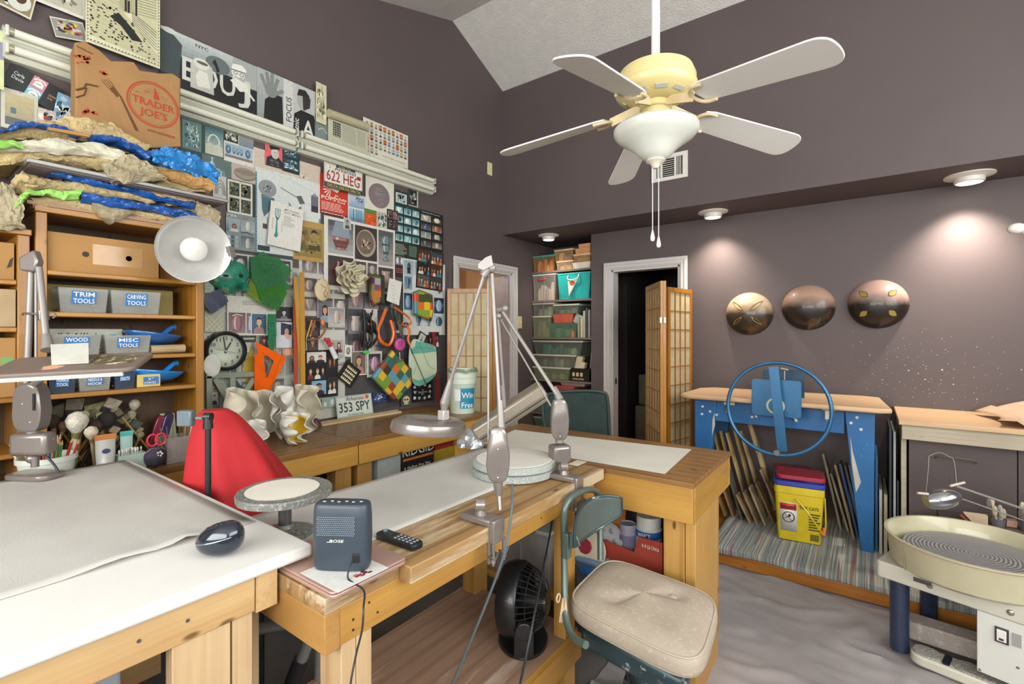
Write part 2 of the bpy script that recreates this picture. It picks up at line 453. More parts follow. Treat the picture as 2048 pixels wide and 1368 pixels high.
c2 = casing('door_2',(-2.04,-1.37),2.13,axis='y',at=4.42,sgn=-1)
m = MB(mat('strike_dark','#3a3430',.4,.6)); m.box((-2.022,4.47,1.0),(-2.018,4.50,1.06)); m.build('strike_plate',c2)
m = MB(mat('door_leaf_grey','#8b8284',.5)); m.box((-3.3,4.03,.1),(-3.02,4.07,2.1)); m.build('door_leaf',c1)
w = MB(M_BEIGE); w.box((-4.4,2.6,.095),(-4.3,4.9,2.6)); w.box((-4.3,2.5,.095),(-3.12,2.6,2.6)); w.box((-4.3,4.8,.095),(-3.12,4.9,2.6)); w.box((-4.4,2.5,2.6),(-3.12,4.9,2.7)); struct(w,'wall_hall',flat=True)
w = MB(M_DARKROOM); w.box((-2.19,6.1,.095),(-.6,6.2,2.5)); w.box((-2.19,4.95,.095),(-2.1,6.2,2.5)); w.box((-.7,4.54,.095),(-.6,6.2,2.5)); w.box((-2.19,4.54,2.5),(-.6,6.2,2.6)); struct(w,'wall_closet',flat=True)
# ---------------------------------------------------------------- camera, world, lights
cd = bpy.data.cameras.new('camera'); co = bpy.data.objects.new('camera',cd); COL.objects.link(co)
co.location = CAM; co.rotation_euler = (PI/2,0,TH); cd.sensor_width = 36; cd.lens = FX/2048*36; cd.shift_y = -(684-HY)/2048; cd.clip_start = .02
SC.camera = co
wd = bpy.data.worlds.new('sky'); SC.world = wd; wd.use_nodes = True
wd.node_tree.nodes['Background'].inputs[0].default_value = (.86,.93,1,1); wd.node_tree.nodes['Background'].inputs[1].default_value = 1.6
def area(name,loc,rot,sx,sy,e,col=(1,1,1)):
    l = bpy.data.lights.new(name,'AREA'); l.shape = 'RECTANGLE'; l.size = sx; l.size_y = sy; l.energy = e; l.color = col
    o = bpy.data.objects.new(name,l); COL.objects.link(o); o.location = loc; o.rotation_euler = rot; return o
area('added_daylight_east',(XR-.01,.85,2.4),(0,PI/2,0),1.8,4.0,135,(1,.975,.94))  # area lamps added just inside the unseen windows, standing for daylight
area('added_daylight_south',(-.25,Y0+.02,1.9),(PI/2,0,0),4.2,1.15,125,(1,.98,.95))
def point(name,loc,e,r=.1,col=(1,.85,.68)):
    l = bpy.data.lights.new(name,'POINT'); l.energy = e; l.shadow_soft_size = r; l.color = col
    o = bpy.data.objects.new(name,l); COL.objects.link(o); o.location = loc; return o
point('added_hall_light',(-3.75,3.4,2.3),13,.12,(1,.9,.76))  # unseen point light added to brighten the hall beyond the doorway
point('unseen_closet_light',(-1.5,5.2,2.3),.35,.1)  # weak unseen point light inside the closet, no fitting built
SC.view_settings.view_transform = 'Standard'; SC.view_settings.look = 'None'; SC.view_settings.gamma = 1; SC.view_settings.exposure = .3
SC.view_settings.use_curve_mapping = False
# recessed lights in the bulkhead
M_WHITE = mat('white_enamel','#d9d5cd',.35,var=.03)
M_GLOW = mat('lamp_glow','#ffe9cf',.5,emit=9.)
for px,py,r,lab,e in ((1102,472,.105,'round recessed ceiling light above the bin shelves',22),(1430,427,.115,'round recessed ceiling light above the folding screen and shallow domes',62),(1935,356,.125,'large round recessed ceiling light above the long wooden cabinet',100)):
    p = PZ(px,py,2.511); p.y = 4.2
    t = thing('recessed_ceiling_light',lab,'ceiling light',p,0,'recessed lights under the bulkhead')
    MB(M_WHITE).lathe([(r*.62,-.02),(r*.7,-.016),(r,-.008),(r,.001),(r*.62,.001),(r*.62,-.02)],36,cap=False).build('trim_ring',t,local=True)
    m = MB(M_WHITE); m.lathe([(r*.62,.0),(r*.6,-.045),(r*.52,-.05)],32,cap=False); m.build('baffle',t,local=True)
    m = MB(M_GLOW); m.lathe([(.0,-.045),(r*.53,-.047)],32,cap=False); m.build('lens',t,local=True)
    l = bpy.data.lights.new('downlight','SPOT'); l.energy = e; l.spot_size = math.radians(100); l.spot_blend = 1; l.shadow_soft_size = .04; l.color = (1,.87,.74)
    o = bpy.data.objects.new('downlight',l); COL.objects.link(o); o.location = p+Vector((0,0,-.06)); o.rotation_euler = (math.radians(14),0,0)
# wall fittings
c = PY(1339,331,Y1)
vent = thing('wall_vent','white rectangular louvred air vent behind the ceiling fan','vent',(c.x,Y1,c.z-.12))
a,b = PY(1303,331,Y1),PY(1375,331,Y1); hw = (b.x-a.x)/2; hz = .105
fr = MB(M_WHITE)
for lo,hi in (((-hw,0),(hw,.03)),((-hw,2*hz-.03),(hw,2*hz)),((-hw,.03),(-hw+.04,2*hz-.03)),((hw-.04,.03),(hw,2*hz-.03)),((hw-.105,.03),(hw-.09,2*hz-.03)),((-hw+.075,.03),(-hw+.09,2*hz-.03))):
    fr.box((lo[0],-.012,lo[1]),(hi[0],.002,hi[1]))
fr.build('frame',vent,local=True,bevel=.002)
m = MB(mat('vent_black','#0d0d0b',.9)); m.box((-hw+.03,-.002,.02),(hw-.03,.001,2*hz-.02)); m.build('duct_opening',vent,local=True)
m = MB(M_WHITE)
for i in range(9):
    z = .04+i*(2*hz-.075)/8; m.box((-hw+.09,-.008,z),(hw-.105,-.004,z+.004))
for i in range(3):
    for x in (-hw+.048+i*.011,hw-.083+i*.013): m.box((x,-.008,.03),(x+.005,-.004,2*hz-.03))
m.build('louvre',vent,local=True)
def plate(px,py,x,w_,h_,hexc,name,lab,cat,toggle=True):
    c = PX(px,py,x); t = thing(name,lab,cat,(x,c.y,c.z-h_/2))
    MB(mat(name+'_ivory',hexc,.4,var=.03)).box((-.001,-w_/2,0),(.008,w_/2,h_)).build('cover_plate',t,local=True,bevel=.003)
    if toggle: MB(mat('toggle_cream','#d8cfae',.4)).box((.007,-.006,h_/2-.014),(.018,.006,h_/2+.014)).build('toggle',t,local=True,bevel=.002)
plate(1039,645,-3,.075,.13,'#c9bb90','light_switch','ivory light switch plate between the tan doorway and bin shelves','light switch')
plate(979,338,-3,.07,.125,'#d8cf9e','blank_wall_plate','pale yellow blank plate high on the mauve wall','wall plate',False)
# ================================================================ work tables
CANVAS = mat('white_canvas','#d6d4cf',.85,var=.03,vs=6,bump=.04,bs=300)
CLOTH = mat('dusty_grey_canvas','#b9b7b1',.9,var=.08,vs=4,bump=.08,bs=260)
STEEL = mat('dull_steel','#a8a5a0',.35,.9,var=.08)
SCREW = mat('screw_grey','#77767a',.35,.8)
# white canvas table
T = thing('wedging_table','big white canvas topped table on raw pine legs with black gadget on top','table',(-1.8,-.2,0))
m = MB(CANVAS); m.box((-2.5,-1.3,.938),(-1.13,.685,.97)); m.build('canvas_top',T,bevel=.009,seg=3)
def cl(u,v):
    x = -2.495+u*(2.495-1.388); y = -1.29+v*(1.29+.66); z = .9715
    e = max(0,1-abs(u-1)/.16)
    z += .0012*mnoise.noise(Vector((x*9,y*9,0)))+e*e*(.016*math.exp(-((y-.5)/.035)**2)+.01*math.exp(-((y-.36)/.07)**2))
    return Vector((x,y,z))
m = MB(CLOTH); m.grid(cl,30,60); m.build('canvas_overlay',T,solid=.002,off=1.)
m = MB(RAW_Y); m.box((-1.2,-1.25,.848),(-1.16,.555,.938)); m.build('front_apron',T,bevel=.002)
m = MB(wood('raw_pine_x','#c8a877','#a17540','x',.6,coat=0)); m.box((-2.45,.557,.842),(-1.158,.608,.938)); m.build('end_apron',T,bevel=.002)
m = MB(RAW_Y); m.box((-2.45,-1.25,.848),(-2.41,.55,.938)); m.build('rear_apron',T)
for (y0,y1,x0,x1) in ((.388,.503,-1.2,-1.165),(.508,.553,-1.27,-1.168),(-1.2,-1.09,-1.25,-1.165),(.4,.55,-2.44,-2.36),(-1.2,-1.09,-2.44,-2.36)):
    m = MB(RAW_Z); m.box((x0,y0,0),(x1,y1,.848)); m.build('leg',T,bevel=.002)
m = MB(RAW_Y); m.box((-1.62,-1.1,.56),(-1.58,.5,.63)); m.box((-2.4,-1.1,.63),(-1.35,.38,.645)); m.build('under_shelf',T)
for y in (.33,.415): m = MB(SCREW); m.cyl((-1.161,y,.893),(-1.158,y,.893),.0038,n=10); m.build('screw',T)
b = thing('clear_storage_bin','clear plastic bin of blue things under the white canvas table','storage bin',(-1.5,.12,.646))
m = MB(clear('clear_plastic','#dfe6ea',.28)); m.box((-.14,-.22,0),(.14,.22,.004)); m.box((-.15,-.23,0),(-.146,.23,.13)); m.box((.146,-.23,0),(.15,.23,.13)); m.box((-.15,-.23,0),(.15,-.226,.13)); m.box((-.15,.226,0),(.15,.23,.13)); m.build('tub',b,local=True)
m = MB(mat('blue_packet','#4f6b94',.4,var=.3)); m.box((-.1,-.15,.005),(.1,.18,.1)); m.build('packet',b,local=True,bevel=.01)
# long middle bench
T = thing('narrow_workbench','long narrow pine workbench with grey cloth and clamped lamps','workbench',(-1.28,1.25,0))
m = MB(WORN_Y); m.box((-1.6,.615,.872),(-.97,1.945,.91)); m.build('bench_top',T,bevel=.003)
def cl2(u,v):
    x = -1.598+u*(1.598-1.135); y = .632+v*1.29
    return Vector((x,y,.9115+.001*mnoise.noise(Vector((x*8,y*8,1)))))
m = MB(CLOTH); m.grid(cl2,16,40); m.build('cloth_cover',T,solid=.002,off=1.)
for x0 in (-1.0,-1.578): m = MB(PINE); m.box((x0,.655,.785),(x0+.028,1.93,.872)); m.build('side_apron',T,bevel=.002)
m = MB(WORN_X); m.box((-1.59,.616,.782),(-.971,.655,.873)); m.build('end_apron',T,bevel=.002)
m = MB(WORN_Y); m.box((-.97,.826,.868),(-.925,1.93,.912)); m.build('front_lip',T,bevel=.003)
for x0,x1,y0,y1 in ((-1.06,-.975,.66,.7),(-1.06,-.975,.702,.745),(-1.58,-1.5,.66,.73),(-1.04,-.985,1.7,1.78),(-1.58,-1.5,1.74,1.83)):
    m = MB(RAW_Z if y0 < 1 else PINE_Z); m.box((x0,y0,0),(x1,y1,.785)); m.build('leg',T,bevel=.002)
SHELF = wood('rough_plywood_shelf','#9a7c66','#785b48','y',.7,wear='#b5a596',wear_amt=.55,knots=False,coat=0)
m = MB(SHELF); m.box((-1.6,.75,.245),(-.985,1.8,.262)); m.build('lower_shelf',T)
for x0 in (-.985,-1.6): m = MB(PINE); m.box((x0,.72,.165),(x0+.03,1.78,.262 if x0 > -1 else .245)); m.build('shelf_rail',T,bevel=.002)
for y,z in ((.69,.83),(.69,.806),(.735,.85),(.76,.815),(1.2,.84),(1.5,.82)): m = MB(mat('dark_nail','#2c2018',.6)); m.cyl((-.973,y,z),(-.9705,y,z),.003,n=8); m.build('nail',T)
# second table, crossways
T = thing('cross_workbench','square cornered pine workbench with white paper sheet on worn top','workbench',(-1.2,2.27,0))
m = MB(wood('cross_top_ply','#946c3c','#593b1d','x',.4,wear='#b99660',wear_amt=.62)); m.box((-1.84,1.95,.89),(-.55,2.6,.91)); m.build('table_top',T,bevel=.002)
for y0 in (1.955,2.56): m = MB(PINE_X); m.box((-1.835,y0,.745),(-.556,y0+.035,.89)); m.build('long_apron',T,bevel=.003)
for x0 in (-.59,-1.835): m = MB(PINE); m.box((x0,1.99,.745),(x0+.035,2.56,.89)); m.build('short_apron',T,bevel=.003)
for x0,x1,y0,y1 in ((-.685,-.6,1.992,2.07),(-.598,-.557,2.0,2.36),(-1.8,-1.72,1.992,2.07),(-1.8,-1.72,2.48,2.56),(-.66,-.6,2.48,2.56)):
    m = MB(PINE_Z); m.box((x0,y0,0),(x1,y1,.745)); m.build('leg',T,bevel=.002)
m = MB(PINE_X); m.box((-1.83,1.99,.215),(-.6,2.55,.232)); m.build('lower_shelf',T)
pts = [PZ(x,y,.9115) for x,y in ((965,887),(1030,860),(1383,899),(1330,948))]
m = MB(mat('white_paper_sheet','#d2cec2',.8,var=.06,vs=4)); m.solid([p+Vector((0,0,.001)) for p in pts],pts)
tag(m.build('paper_sheet'),'large white paper sheet lying on the crossways pine table','paper')
# bench against the wall
def bench(y0,y1,xf,lab):
    T = thing('wall_workbench',lab,'workbench',(-2.65,(y0+y1)/2,0))
    m = MB(PLY_Y); m.box((-2.996,y0,.872),(xf,y1,.9)); m.build('bench_top',T,bevel=.002)
    m = MB(PINE); m.box((xf-.04,y0+.002,.76),(xf-.006,y1-.002,.872)); m.build('front_apron',T,bevel=.003)
    for y in (y0+.02,y1-.12):
        for x in (xf-.13,-2.97):
            m = MB(PINE_Z); m.box((x,y,0),(x+.085,y+.1,.76)); m.build('leg',T,bevel=.002)
    m = MB(PINE); m.box((-2.97,y0+.03,.3),(xf-.05,y1-.03,.32)); m.build('lower_shelf',T)
bench(-1.2,1.0,-2.54,'shallow wall bench under the wooden bookcases')
bench(1.003,1.68,-2.31,'pine wall bench carrying white ruffled ceramics')
bench(1.683,2.86,-2.31,'pine wall bench carrying white plastic pail')
# ---------------------------------------------------------------- things on the tables
DARK = mat('charcoal_plastic','#2b323b',.35,var=.1,coat=.2)
# glossy pebble gadget
c = PZ(441,1106,.973); g = thing('desk_gadget','glossy dark pebble shaped gadget on white canvas table','gadget',(c.x,c.y,.9725),TH-.25)
def peb(u,v):
    a = 2*PI*u; b = (v-.5)*PI
    cb = max(0,math.cos(b))**.7; x = .059*cb*math.cos(a); y = .047*cb*math.sin(a); z = .037+.037*math.sin(b)
    z *= 1+.25*x/.059 ; z = max(z,.003)
    if z > .045: z -= .002*max(0,math.sin(x*420))*(abs(y) < .02)
    return Vector((x,y*(1-.2*(z/.08)),z))
gl = mat('glossy_gunmetal','#252d38',.18,.25,var=.1,coat=.6)
m = MB(gl); m.grid(peb,40,22,True); m.build('body',g,local=True)
m = MB(mat('gunmetal_ridge','#8d98a6',.2,.6))
m.tube([(.055*math.cos(a),-.0455*math.sin(a),.04+.012*math.cos(a)) for a in [PI*i/20 for i in range(2,19)]],.0016,6)
m.build('chrome_line',g,local=True)
m = MB(gl)
for i in range(4): x_ = -.024+i*.014; m.cbox((x_,-.006,(.037+.037*(1-(x_/.059)**2)**.5)*(1+.25*x_/.059)-.0012),(.005,.02,.004))
m.build('embossed_button',g,local=True,bevel=.001)
# laptop with folded paper and speaker
L0,L1,L2 = PZ(665,1203,.913),PZ(798,1136,.913),PZ(572,1128,.913)
ux = (L1-L0).normalized(); uy = Vector((-ux.y,ux.x,0)); lw = .215; ld = .30
lap = thing('laptop','closed rose gold laptop beneath the black speaker','laptop',(L0+ux*lw/2+uy*ld/2),math.atan2(ux.y,ux.x))
rg = mat('rose_gold_metal','#c3a296',.35,.55,var=.03)
m = MB(rg); m.prism(rrect(-lw/2,-ld/2,lw/2,ld/2,.012),.009,Matrix.Translation((0,0,.001))); m.build('base',lap,local=True,bevel=.002)
m = MB(rg); m.prism(rrect(-lw/2,-ld/2,lw/2,ld/2,.012),.006,Matrix.Translation((0,0,.0115))); m.build('lid',lap,local=True,bevel=.002)
cpap = PZ(690,1140,.9315)
S = Sheet(cpap-ux*.07-uy*.075,ux,uy,.14,.15,'#d4d4d0',.001,rot=.0)
for i in range(9): S.disc(.62+R.uniform(-.14,.14),.16+R.uniform(-.05,.08),.05,.03,R.choice(['#a3303c','#5a2a30','#c46a70','#3a2a2c']),7)
tag(S.build('folded_paper'),'white folded paper with red splash print under the speaker','paper')
sp_p = PZ(686,1133,.933)
spk = thing('bluetooth_speaker','charcoal upright portable speaker standing on rose gold laptop','speaker',(sp_p.x,sp_p.y,.9335),TH-.06)
def spo(w,d,n=40,e=.6):
    o = []
    for i in range(n):
        a = 2*PI*i/n; ca,sa = math.cos(a),math.sin(a)
        o.append((w/2*math.copysign(abs(ca)**.42,ca),d/2*math.copysign(abs(sa)**.62,sa)))
    return o
m = MB(mat('slate_plastic','#333d48',.42,var=.05))
secs = [(0,.127,.048),(.006,.133,.054),(.03,.136,.058),(.08,.139,.06),(.125,.138,.058),(.15,.134,.054),(.156,.13,.05),(.158,.124,.046)]
vs = []; fs = []; n = 40
for z,w_,d_ in secs:
    for x,y in spo(w_,d_): vs.append((x,y,z))
for k in range(len(secs)-1):
    for i in range(n): fs.append((k*n+i,k*n+(i+1) % n,(k+1)*n+(i+1) % n,(k+1)*n+i))
fs += [tuple(range(n-1,-1,-1)),tuple((len(secs)-1)*n+i for i in range(n))]
m.add(vs,fs); m.build('body',spk,local=True)
m = MB(mat('grille_light','#7f8b97',.5)); 
for j in range(10):
    for i in range(20):
        x = -.05+i*.0046+(j % 2)*.0023; z = .088+j*.0047; m.cbox((x,-.0302,z),(.0026,.003,.0018),None)
m.build('grille',spk,local=True)
m = MB(mat('logo_white','#dcdcd8',.4)); m.text('BOSE',(-.021,-.0302,.071),(1,0,0),(0,0,1),.0065,.034,shear=.35); m.cbox((-.02,-.0302,.0712),(.014,.0008,.0012)); m.build('logo',spk,local=True)
m = MB(mat('button_pale','#c8cdd0',.4))
for i in range(6): m.cbox((-.045+i*.018,.004*((i % 2)-.5),.1585),(.007,.003,.001))
m.build('button',spk,local=True)
m = MB(mat('socket_black','#101214',.5)); m.cbox((.043,-.0295,.034),(.017,.004,.022)); m.build('cable_socket',spk,local=True,bevel=.003)
pts = [spk.location+Matrix.Rotation(TH-.06,3,'Z') @ Vector(q) for q in ((.04,-.031,.032),(.038,-.05,.025),(.038,-.06,-.0))]
pts += [PK(727,1180,.00112),PK(727,1215,.00106),PK(724,1260,.00105),PK(712,1310,.00105),PK(699,1385,.00103),PK(694,1500,.00103)]
m = MB(mat('black_cable','#26262a',.5)); m.tube(smooth_pts(pts,6),.0022,8)
tag(m.build('power_cable'),'thin black power cable hanging from speaker over the bench end','cable')
# remote control
r0,r1 = PZ(763,1071,.915),PZ(835,1096,.915); d = (r1-r0); rm = thing('remote_control','black remote control lying on worn bench edge','remote control',(r0+r1)/2+Vector((0,0,.001)),math.atan2(d.y,d.x))
rm.location.z = .9125; WM[rm.name] = Matrix.Translation(rm.location) @ Matrix.Rotation(math.atan2(d.y,d.x),4,'Z')
L = d.length+.012
m = MB(mat('remote_black','#16181c',.4,coat=.2)); m.prism(rrect(-L/2,-.021,L/2,.021,.012),.016); m.build('body',rm,local=True,bevel=.003)
for i in range(5):
    for j in range(3):
        m = MB(mat('remote_button','#a5abb5' if True else '',.4)); m.cbox((-L*.02+i*L*.1,-.011+j*.011,.0165),(.007,.005,.002)); m.build('button',rm,local=True)
m = MB(mat('remote_teal','#6fa3ad',.4)); m.cyl((-L*.4,.006,.016),(-L*.4,.006,.018),.006); m.build('power_button',rm,local=True)
m = MB(mat('remote_ring','#2c313a',.3)); m.lathe([(.009,.0),(.014,0),(.014,.002),(.009,.002)],20,Matrix.Translation((-L*.25,0,.016))); m.build('dial',rm,local=True)
# banding wheel
bw = PZ(570,1068,.914); t = thing('banding_wheel','pottery banding wheel with white topped disc on short steel column','banding wheel',(bw.x,bw.y,.9135))
gm = mat('clay_stained_steel','#7f827d',.5,.5,var=.2,dirt='#a9aba4',ds=120,dirt_amt=.52)
m = MB(gm); m.lathe([(.0,0),(.078,0),(.08,.006),(.06,.014),(.025,.02),(.018,.03)],32,cap=False); m.build('base',t,local=True)
m = MB(mat('column_steel','#5b5c5a',.4,.7)); m.lathe([(.018,.028),(.018,.09),(.022,.095),(.022,.112)],20); m.build('column',t,local=True)
dz = (CAM+ray(570,978)*((FV.dot(bw-CAM))/FX)).z-.9135
m = MB(gm); m.lathe([(.0,.11),(.06,.11),(.118,dz-.024),(.128,dz-.02),(.13,dz-.004),(.127,dz),(.0,dz)],44,cap=False); m.build('turntable',t,local=True)
m = MB(mat('white_disc_pad','#d6d2c6',.8,var=.05)); m.lathe([(.0,dz),(.098,dz),(.1,dz+.002),(.0,dz+.004)],40,Matrix.Translation((-.004,-.004,0)),cap=False); m.build('pad',t,local=True)
# stack of two round bats
bp = PZ(1035,944,.915)
for k,(lab,c1) in enumerate((('lower grey green round bat under the white paper disc','#848b88'),('upper speckled round bat topped with white paper disc','#939a96'))):
    t = thing('round_bat',lab,'throwing bat',(bp.x-.014+k*.004,bp.y-.01,.914+k*.033))
    mm = mat('speckled_bat_%s' % 'ab'[k],c1,.7,var=.1,dirt='#b4b8b2',ds=260,dirt_amt=.5)
    MB(mm).lathe([(.0,0),(.17,0),(.174,.003),(.174,.026),(.17,.029),(.0,.029)],56,cap=False).build('disc',t,local=True)
    if k: MB(mat('paper_disc','#d3d1c8',.8,var=.04)).lathe([(.0,.0292),(.16,.0292),(.16,.031),(.0,.031)],56,cap=False).build('paper_top',t,local=True)
    else: MB(mat('blue_green_rim','#3f5a60',.6,var=.2)).lathe([(.16,.029),(.167,.029),(.167,.033),(.16,.033)],56,cap=False).build('rubber_ring',t,local=True)
# small items on the bench corner
a = PZ(1113,932,.913); m = MB(mat('masking_label','#d8d2c0',.7)); m.cbox((a.x+.05,a.y+.1,.9128),(.05,.09,.0012)); tag(m.build('paper_tag'),'small cream paper tag by the second clamp lamp','paper')
# ---------------------------------------------------------------- clamp lamps
LAMP = mat('taupe_lamp_enamel','#857d78',.3,.45,var=.06,coat=.3,dirt='#c8c2bb',ds=45,dirt_amt=.68)
ROD = mat('lamp_rod','#918c88',.42,.35,var=.06)
DKGAP = mat('lamp_gap_black','#141414',.7)
def shield(mb,c,w_,h_,d_,taper=.82,yaw=0.):
    """counterweight housing: rounded shield outline facing the photographer's side"""
    Rm = Matrix.Rotation(yaw,3,'Z'); rv,fv = Rm @ RV,Rm @ FV
    o = []
    for i in range(32):
        a = 2*PI*i/32; ca,sa = math.cos(a),math.sin(a)
        x = w_/2*math.copysign(abs(ca)**.55,ca); z = h_/2*math.copysign(abs(sa)**.72,sa)
        x *= taper+(1-taper)*(.5-z/h_) if z > 0 else 1-.08*(-z/h_)
        o.append((x,z))
    f = [c+rv*x+UP*z-fv*d_/2 for x,z in o]; f2 = [c+rv*x*.9+UP*z*.93-fv*d_*.62 for x,z in o]
    b = [c+rv*x+UP*z+fv*d_/2 for x,z in o]; b2 = [c+rv*x*.9+UP*z*.93+fv*d_*.62 for x,z in o]
    n = 32; vs = f2+f+b+b2; fs = [tuple(range(n-1,-1,-1))]+[tuple(3*n+i for i in range(n))]
    for k in range(3):
        for i in range(n): fs.append((k*n+i,k*n+(i+1) % n,(k+1)*n+(i+1) % n,(k+1)*n+i))
    mb.add(vs,fs)
def rivets(T,pts,r=.004):
    for p in pts: m = MB(mat('bright_rivet','#c9c7c3',.25,.8)); m.sph(p,r,10,6); m.build('rivet',T)
def clampbase(T,p,k,y0):
    """table clamp: jaw, pivot and two thumb screws; p = top of jaw"""
    m = MB(LAMP); m.cbox((p.x-.015,p.y,.924),(.12,.06,.022),None); m.build('clamp_jaw',T,bevel=.006,seg=3)
    m = MB(LAMP); m.cyl((p.x+.038,p.y-.02,.93),(p.x+.038,p.y-.02,.80),.008); m.cbox((p.x+.052,p.y,.9),(.02,.055,.07)); m.build('clamp_bracket',T,bevel=.004)
    for dy in (-.022,.03):
        m = MB(STEEL); m.cyl((p.x+.055,p.y+dy,.87),(p.x+.055,p.y+dy,.80),.005)
        for s in (-1,1): m.bar((p.x+.055,p.y+dy,.815),(p.x+.055,p.y+dy+s*.018,.835),.004,.014)
        m.cyl((p.x+.055,p.y+dy,.81),(p.x+.055,p.y+dy,.83),.009,.006); m.build('thumb_screw',T)
    m = MB(LAMP); m.cyl((p.x-.012,p.y,.935),(p.x-.012,p.y,.955),.02,.016); m.cyl(Vector((p.x-.012,p.y,.965))-RV*.014,Vector((p.x-.012,p.y,.965))+RV*.014,.022); m.build('swivel',T)
# lamp with round magnifier
kA = .00161
A0 = PZ(1003,1040,.935); A0.x = -.965
T = thing('magnifier_lamp','taupe articulated clamp lamp with round magnifier head','lamp',(A0.x,A0.y,.91))
clampbase(T,A0,kA,0)
hc = PK(996,908,kA)
m = MB(LAMP); shield(m,hc,.077,.175,.034); m.build('spring_housing',T)
m = MB(LAMP); m.cyl(PK(997,990,kA),PK(996,960,kA),.013,.017); m.cyl(PK(1000,1020,kA*.99),PK(998,985,kA),.008); m.build('stem',T)
rivets(T,[hc+UP*.02-FV*.021,hc-UP*.07-FV*.021],.004)
E = PK(977,538,.00170)
m = MB(ROD); m.cyl(PK(1003,868,kA*1.01),PK(1000,800,kA*1.015),.014,.01); m.cyl(PK(1000,830,kA*1.01),PK(984,548,.0017),.0065); m.build('lower_arm',T)
m = MB(ROD); m.cyl(PK(977,885,kA*1.02),PK(976,545,.00172),.0042); m.build('tension_rod',T)
Hd = PK(889,826,.00178)
m = MB(ROD); m.cyl(PK(970,545,.0017),PK(899,768,.00177),.0068); m.cyl(PK(903,755,.00177),PK(889,806,.00178),.009,.017); m.cyl(PK(889,806,.00178),PK(888,822,.00178),.016,.01); m.build('upper_arm',T)
m = MB(ROD); m.cyl(PK(966,552,.0017),PK(978,535,.0017),.013); m.sph(PK(983,536,.0017),.016); m.sph(PK(968,540,.0017),.014)
m.prism([(-.03,-.014),(-.012,-.02),(.02,-.004),(.014,.03),(-.006,.022),(-.03,.0)],.022,Matrix.Translation(PK(975,530,.0017)) @ frame((0,0,0),-FV,RV)); m.build('elbow_joint',T)
m = MB(mat('pale_socket','#b9b5b0',.35,.2)); m.cbox(PK(887,830,.00178),(.03,.03,.035),None); m.build('head_socket',T,bevel=.003)
ringc = PK(858,850,.00176); q = Matrix.Translation(ringc) @ Matrix.Rotation(math.radians(-3),4,RV) @ Matrix.Rotation(math.radians(4),4,FV)
m = MB(LAMP); m.lathe([(.062,.012),(.075,.024),(.105,.024),(.128,.012),(.134,-.012),(.13,-.022),(.1,-.022),(.07,-.01),(.062,.012)],56,q,cap=False); m.build('ring_shade',T)
m = MB(clear('lens_glass','#cfd8d8',.18,.05)); m.lathe([(.0,.012),(.04,.01),(.064,.004),(.04,-.002),(.0,-.004)],36,q,cap=False); m.build('magnifier_lens',T)
m = MB(STEEL)
for i in range(5): m.lathe([(.1335-.0015*i,-.01+.006*i),(.135-.0015*i,-.008+.006*i),(.1335-.0015*i,-.006+.006*i)],6,q @ Matrix.Rotation(3.6,4,'Z'),cap=False)
p0 = PK(1024,968,kA)
m = MB(mat('grey_cord','#4d5a60',.5)); m.tube(smooth_pts([p0,PK(1024,1010,.00155),PK(1018,1060,.00152),PK(1008,1110,.0015),PK(975,1200,.0015),PK(938,1290,.0015),PK(900,1380,.0015)],6),.004,8); m.build('cord',T)
# lamp with long fluorescent hood
kB = .00212
B0 = PZ(1130,948,.935); B0.x = -.975
T = thing('fluorescent_clamp_lamp','taupe articulated clamp lamp with long boxy fluorescent hood','lamp',(B0.x,B0.y,.91))
clampbase(T,B0,kB,0)
hc = PK(1119,838,kB)
m = MB(LAMP); shield(m,hc,.078,.172,.036,.9); m.build('spring_housing',T)
m = MB(LAMP); m.cbox((0,0,0),(.082,.07,.078),Matrix.Translation(PK(1119,907,kB)) @ Matrix.Rotation(TH+.35,4,'Z')); m.build('switch_box',T,bevel=.014,seg=3)
m = MB(ROD); m.cyl(PK(1119,885,kB),PK(1119,872,kB),.018); m.cyl(PK(1120,948,kB),PK(1119,920,kB),.012); m.build('stem',T)
rivets(T,[hc+UP*.03-FV*.022,hc-UP*.07-FV*.022],.0045)
J = PK(1002,619,.00226)
m = MB(ROD); m.cyl(PK(1120,800,kB),PK(1108,775,kB*1.01),.018,.011); m.cyl(PK(1114,790,kB),PK(1006,624,.00226),.0085); m.build('lower_arm',T)
m = MB(ROD); m.cyl(PK(1102,812,kB),PK(998,632,.00228),.0042); m.build('tension_rod',T)
m = MB(ROD); m.cyl(PK(997,620,.00228),PK(1010,618,.00226),.014); m.sph(PK(1010,617,.00226),.017); m.sph(PK(998,632,.00227),.015); m.build('elbow_joint',T)
m = MB(ROD); m.cyl(PK(996,628,.00228),PK(1007,778,.00232),.0075); m.cyl(PK(1005,770,.00232),PK(1009,815,.00233),.012,.009); m.build('upper_arm',T)
ha,hb = PK(951,868,.00236),PK(1088,778,.00236); ax = (hb-ha).normalized(); Mh = frame(ha,ax,FV)
hl = (hb-ha).length
prof = [(-.05,-.028),(.03,-.05),(.075,-.028),(.075,.02),(.05,.045),(-.05,.03)]
m = MB(mat('taupe_hood','#8f8577',.35,.35,var=.08,coat=.2)); m.prism(prof,hl,Mh); m.build('hood',T,bevel=.012,seg=3)
m = MB(mat('pale_diffuser','#a8a191',.5)); m.prism([(-.04,-.034),(.02,-.053),(.0,-.056)],hl-.02,Mh @ Matrix.Translation((0,0,.01))); m.build('diffuser',T)
m = MB(LAMP); m.sph(PK(1009,818,.00234),.018); m.build('hood_swivel',T)
p0 = PK(1112,940,kB)
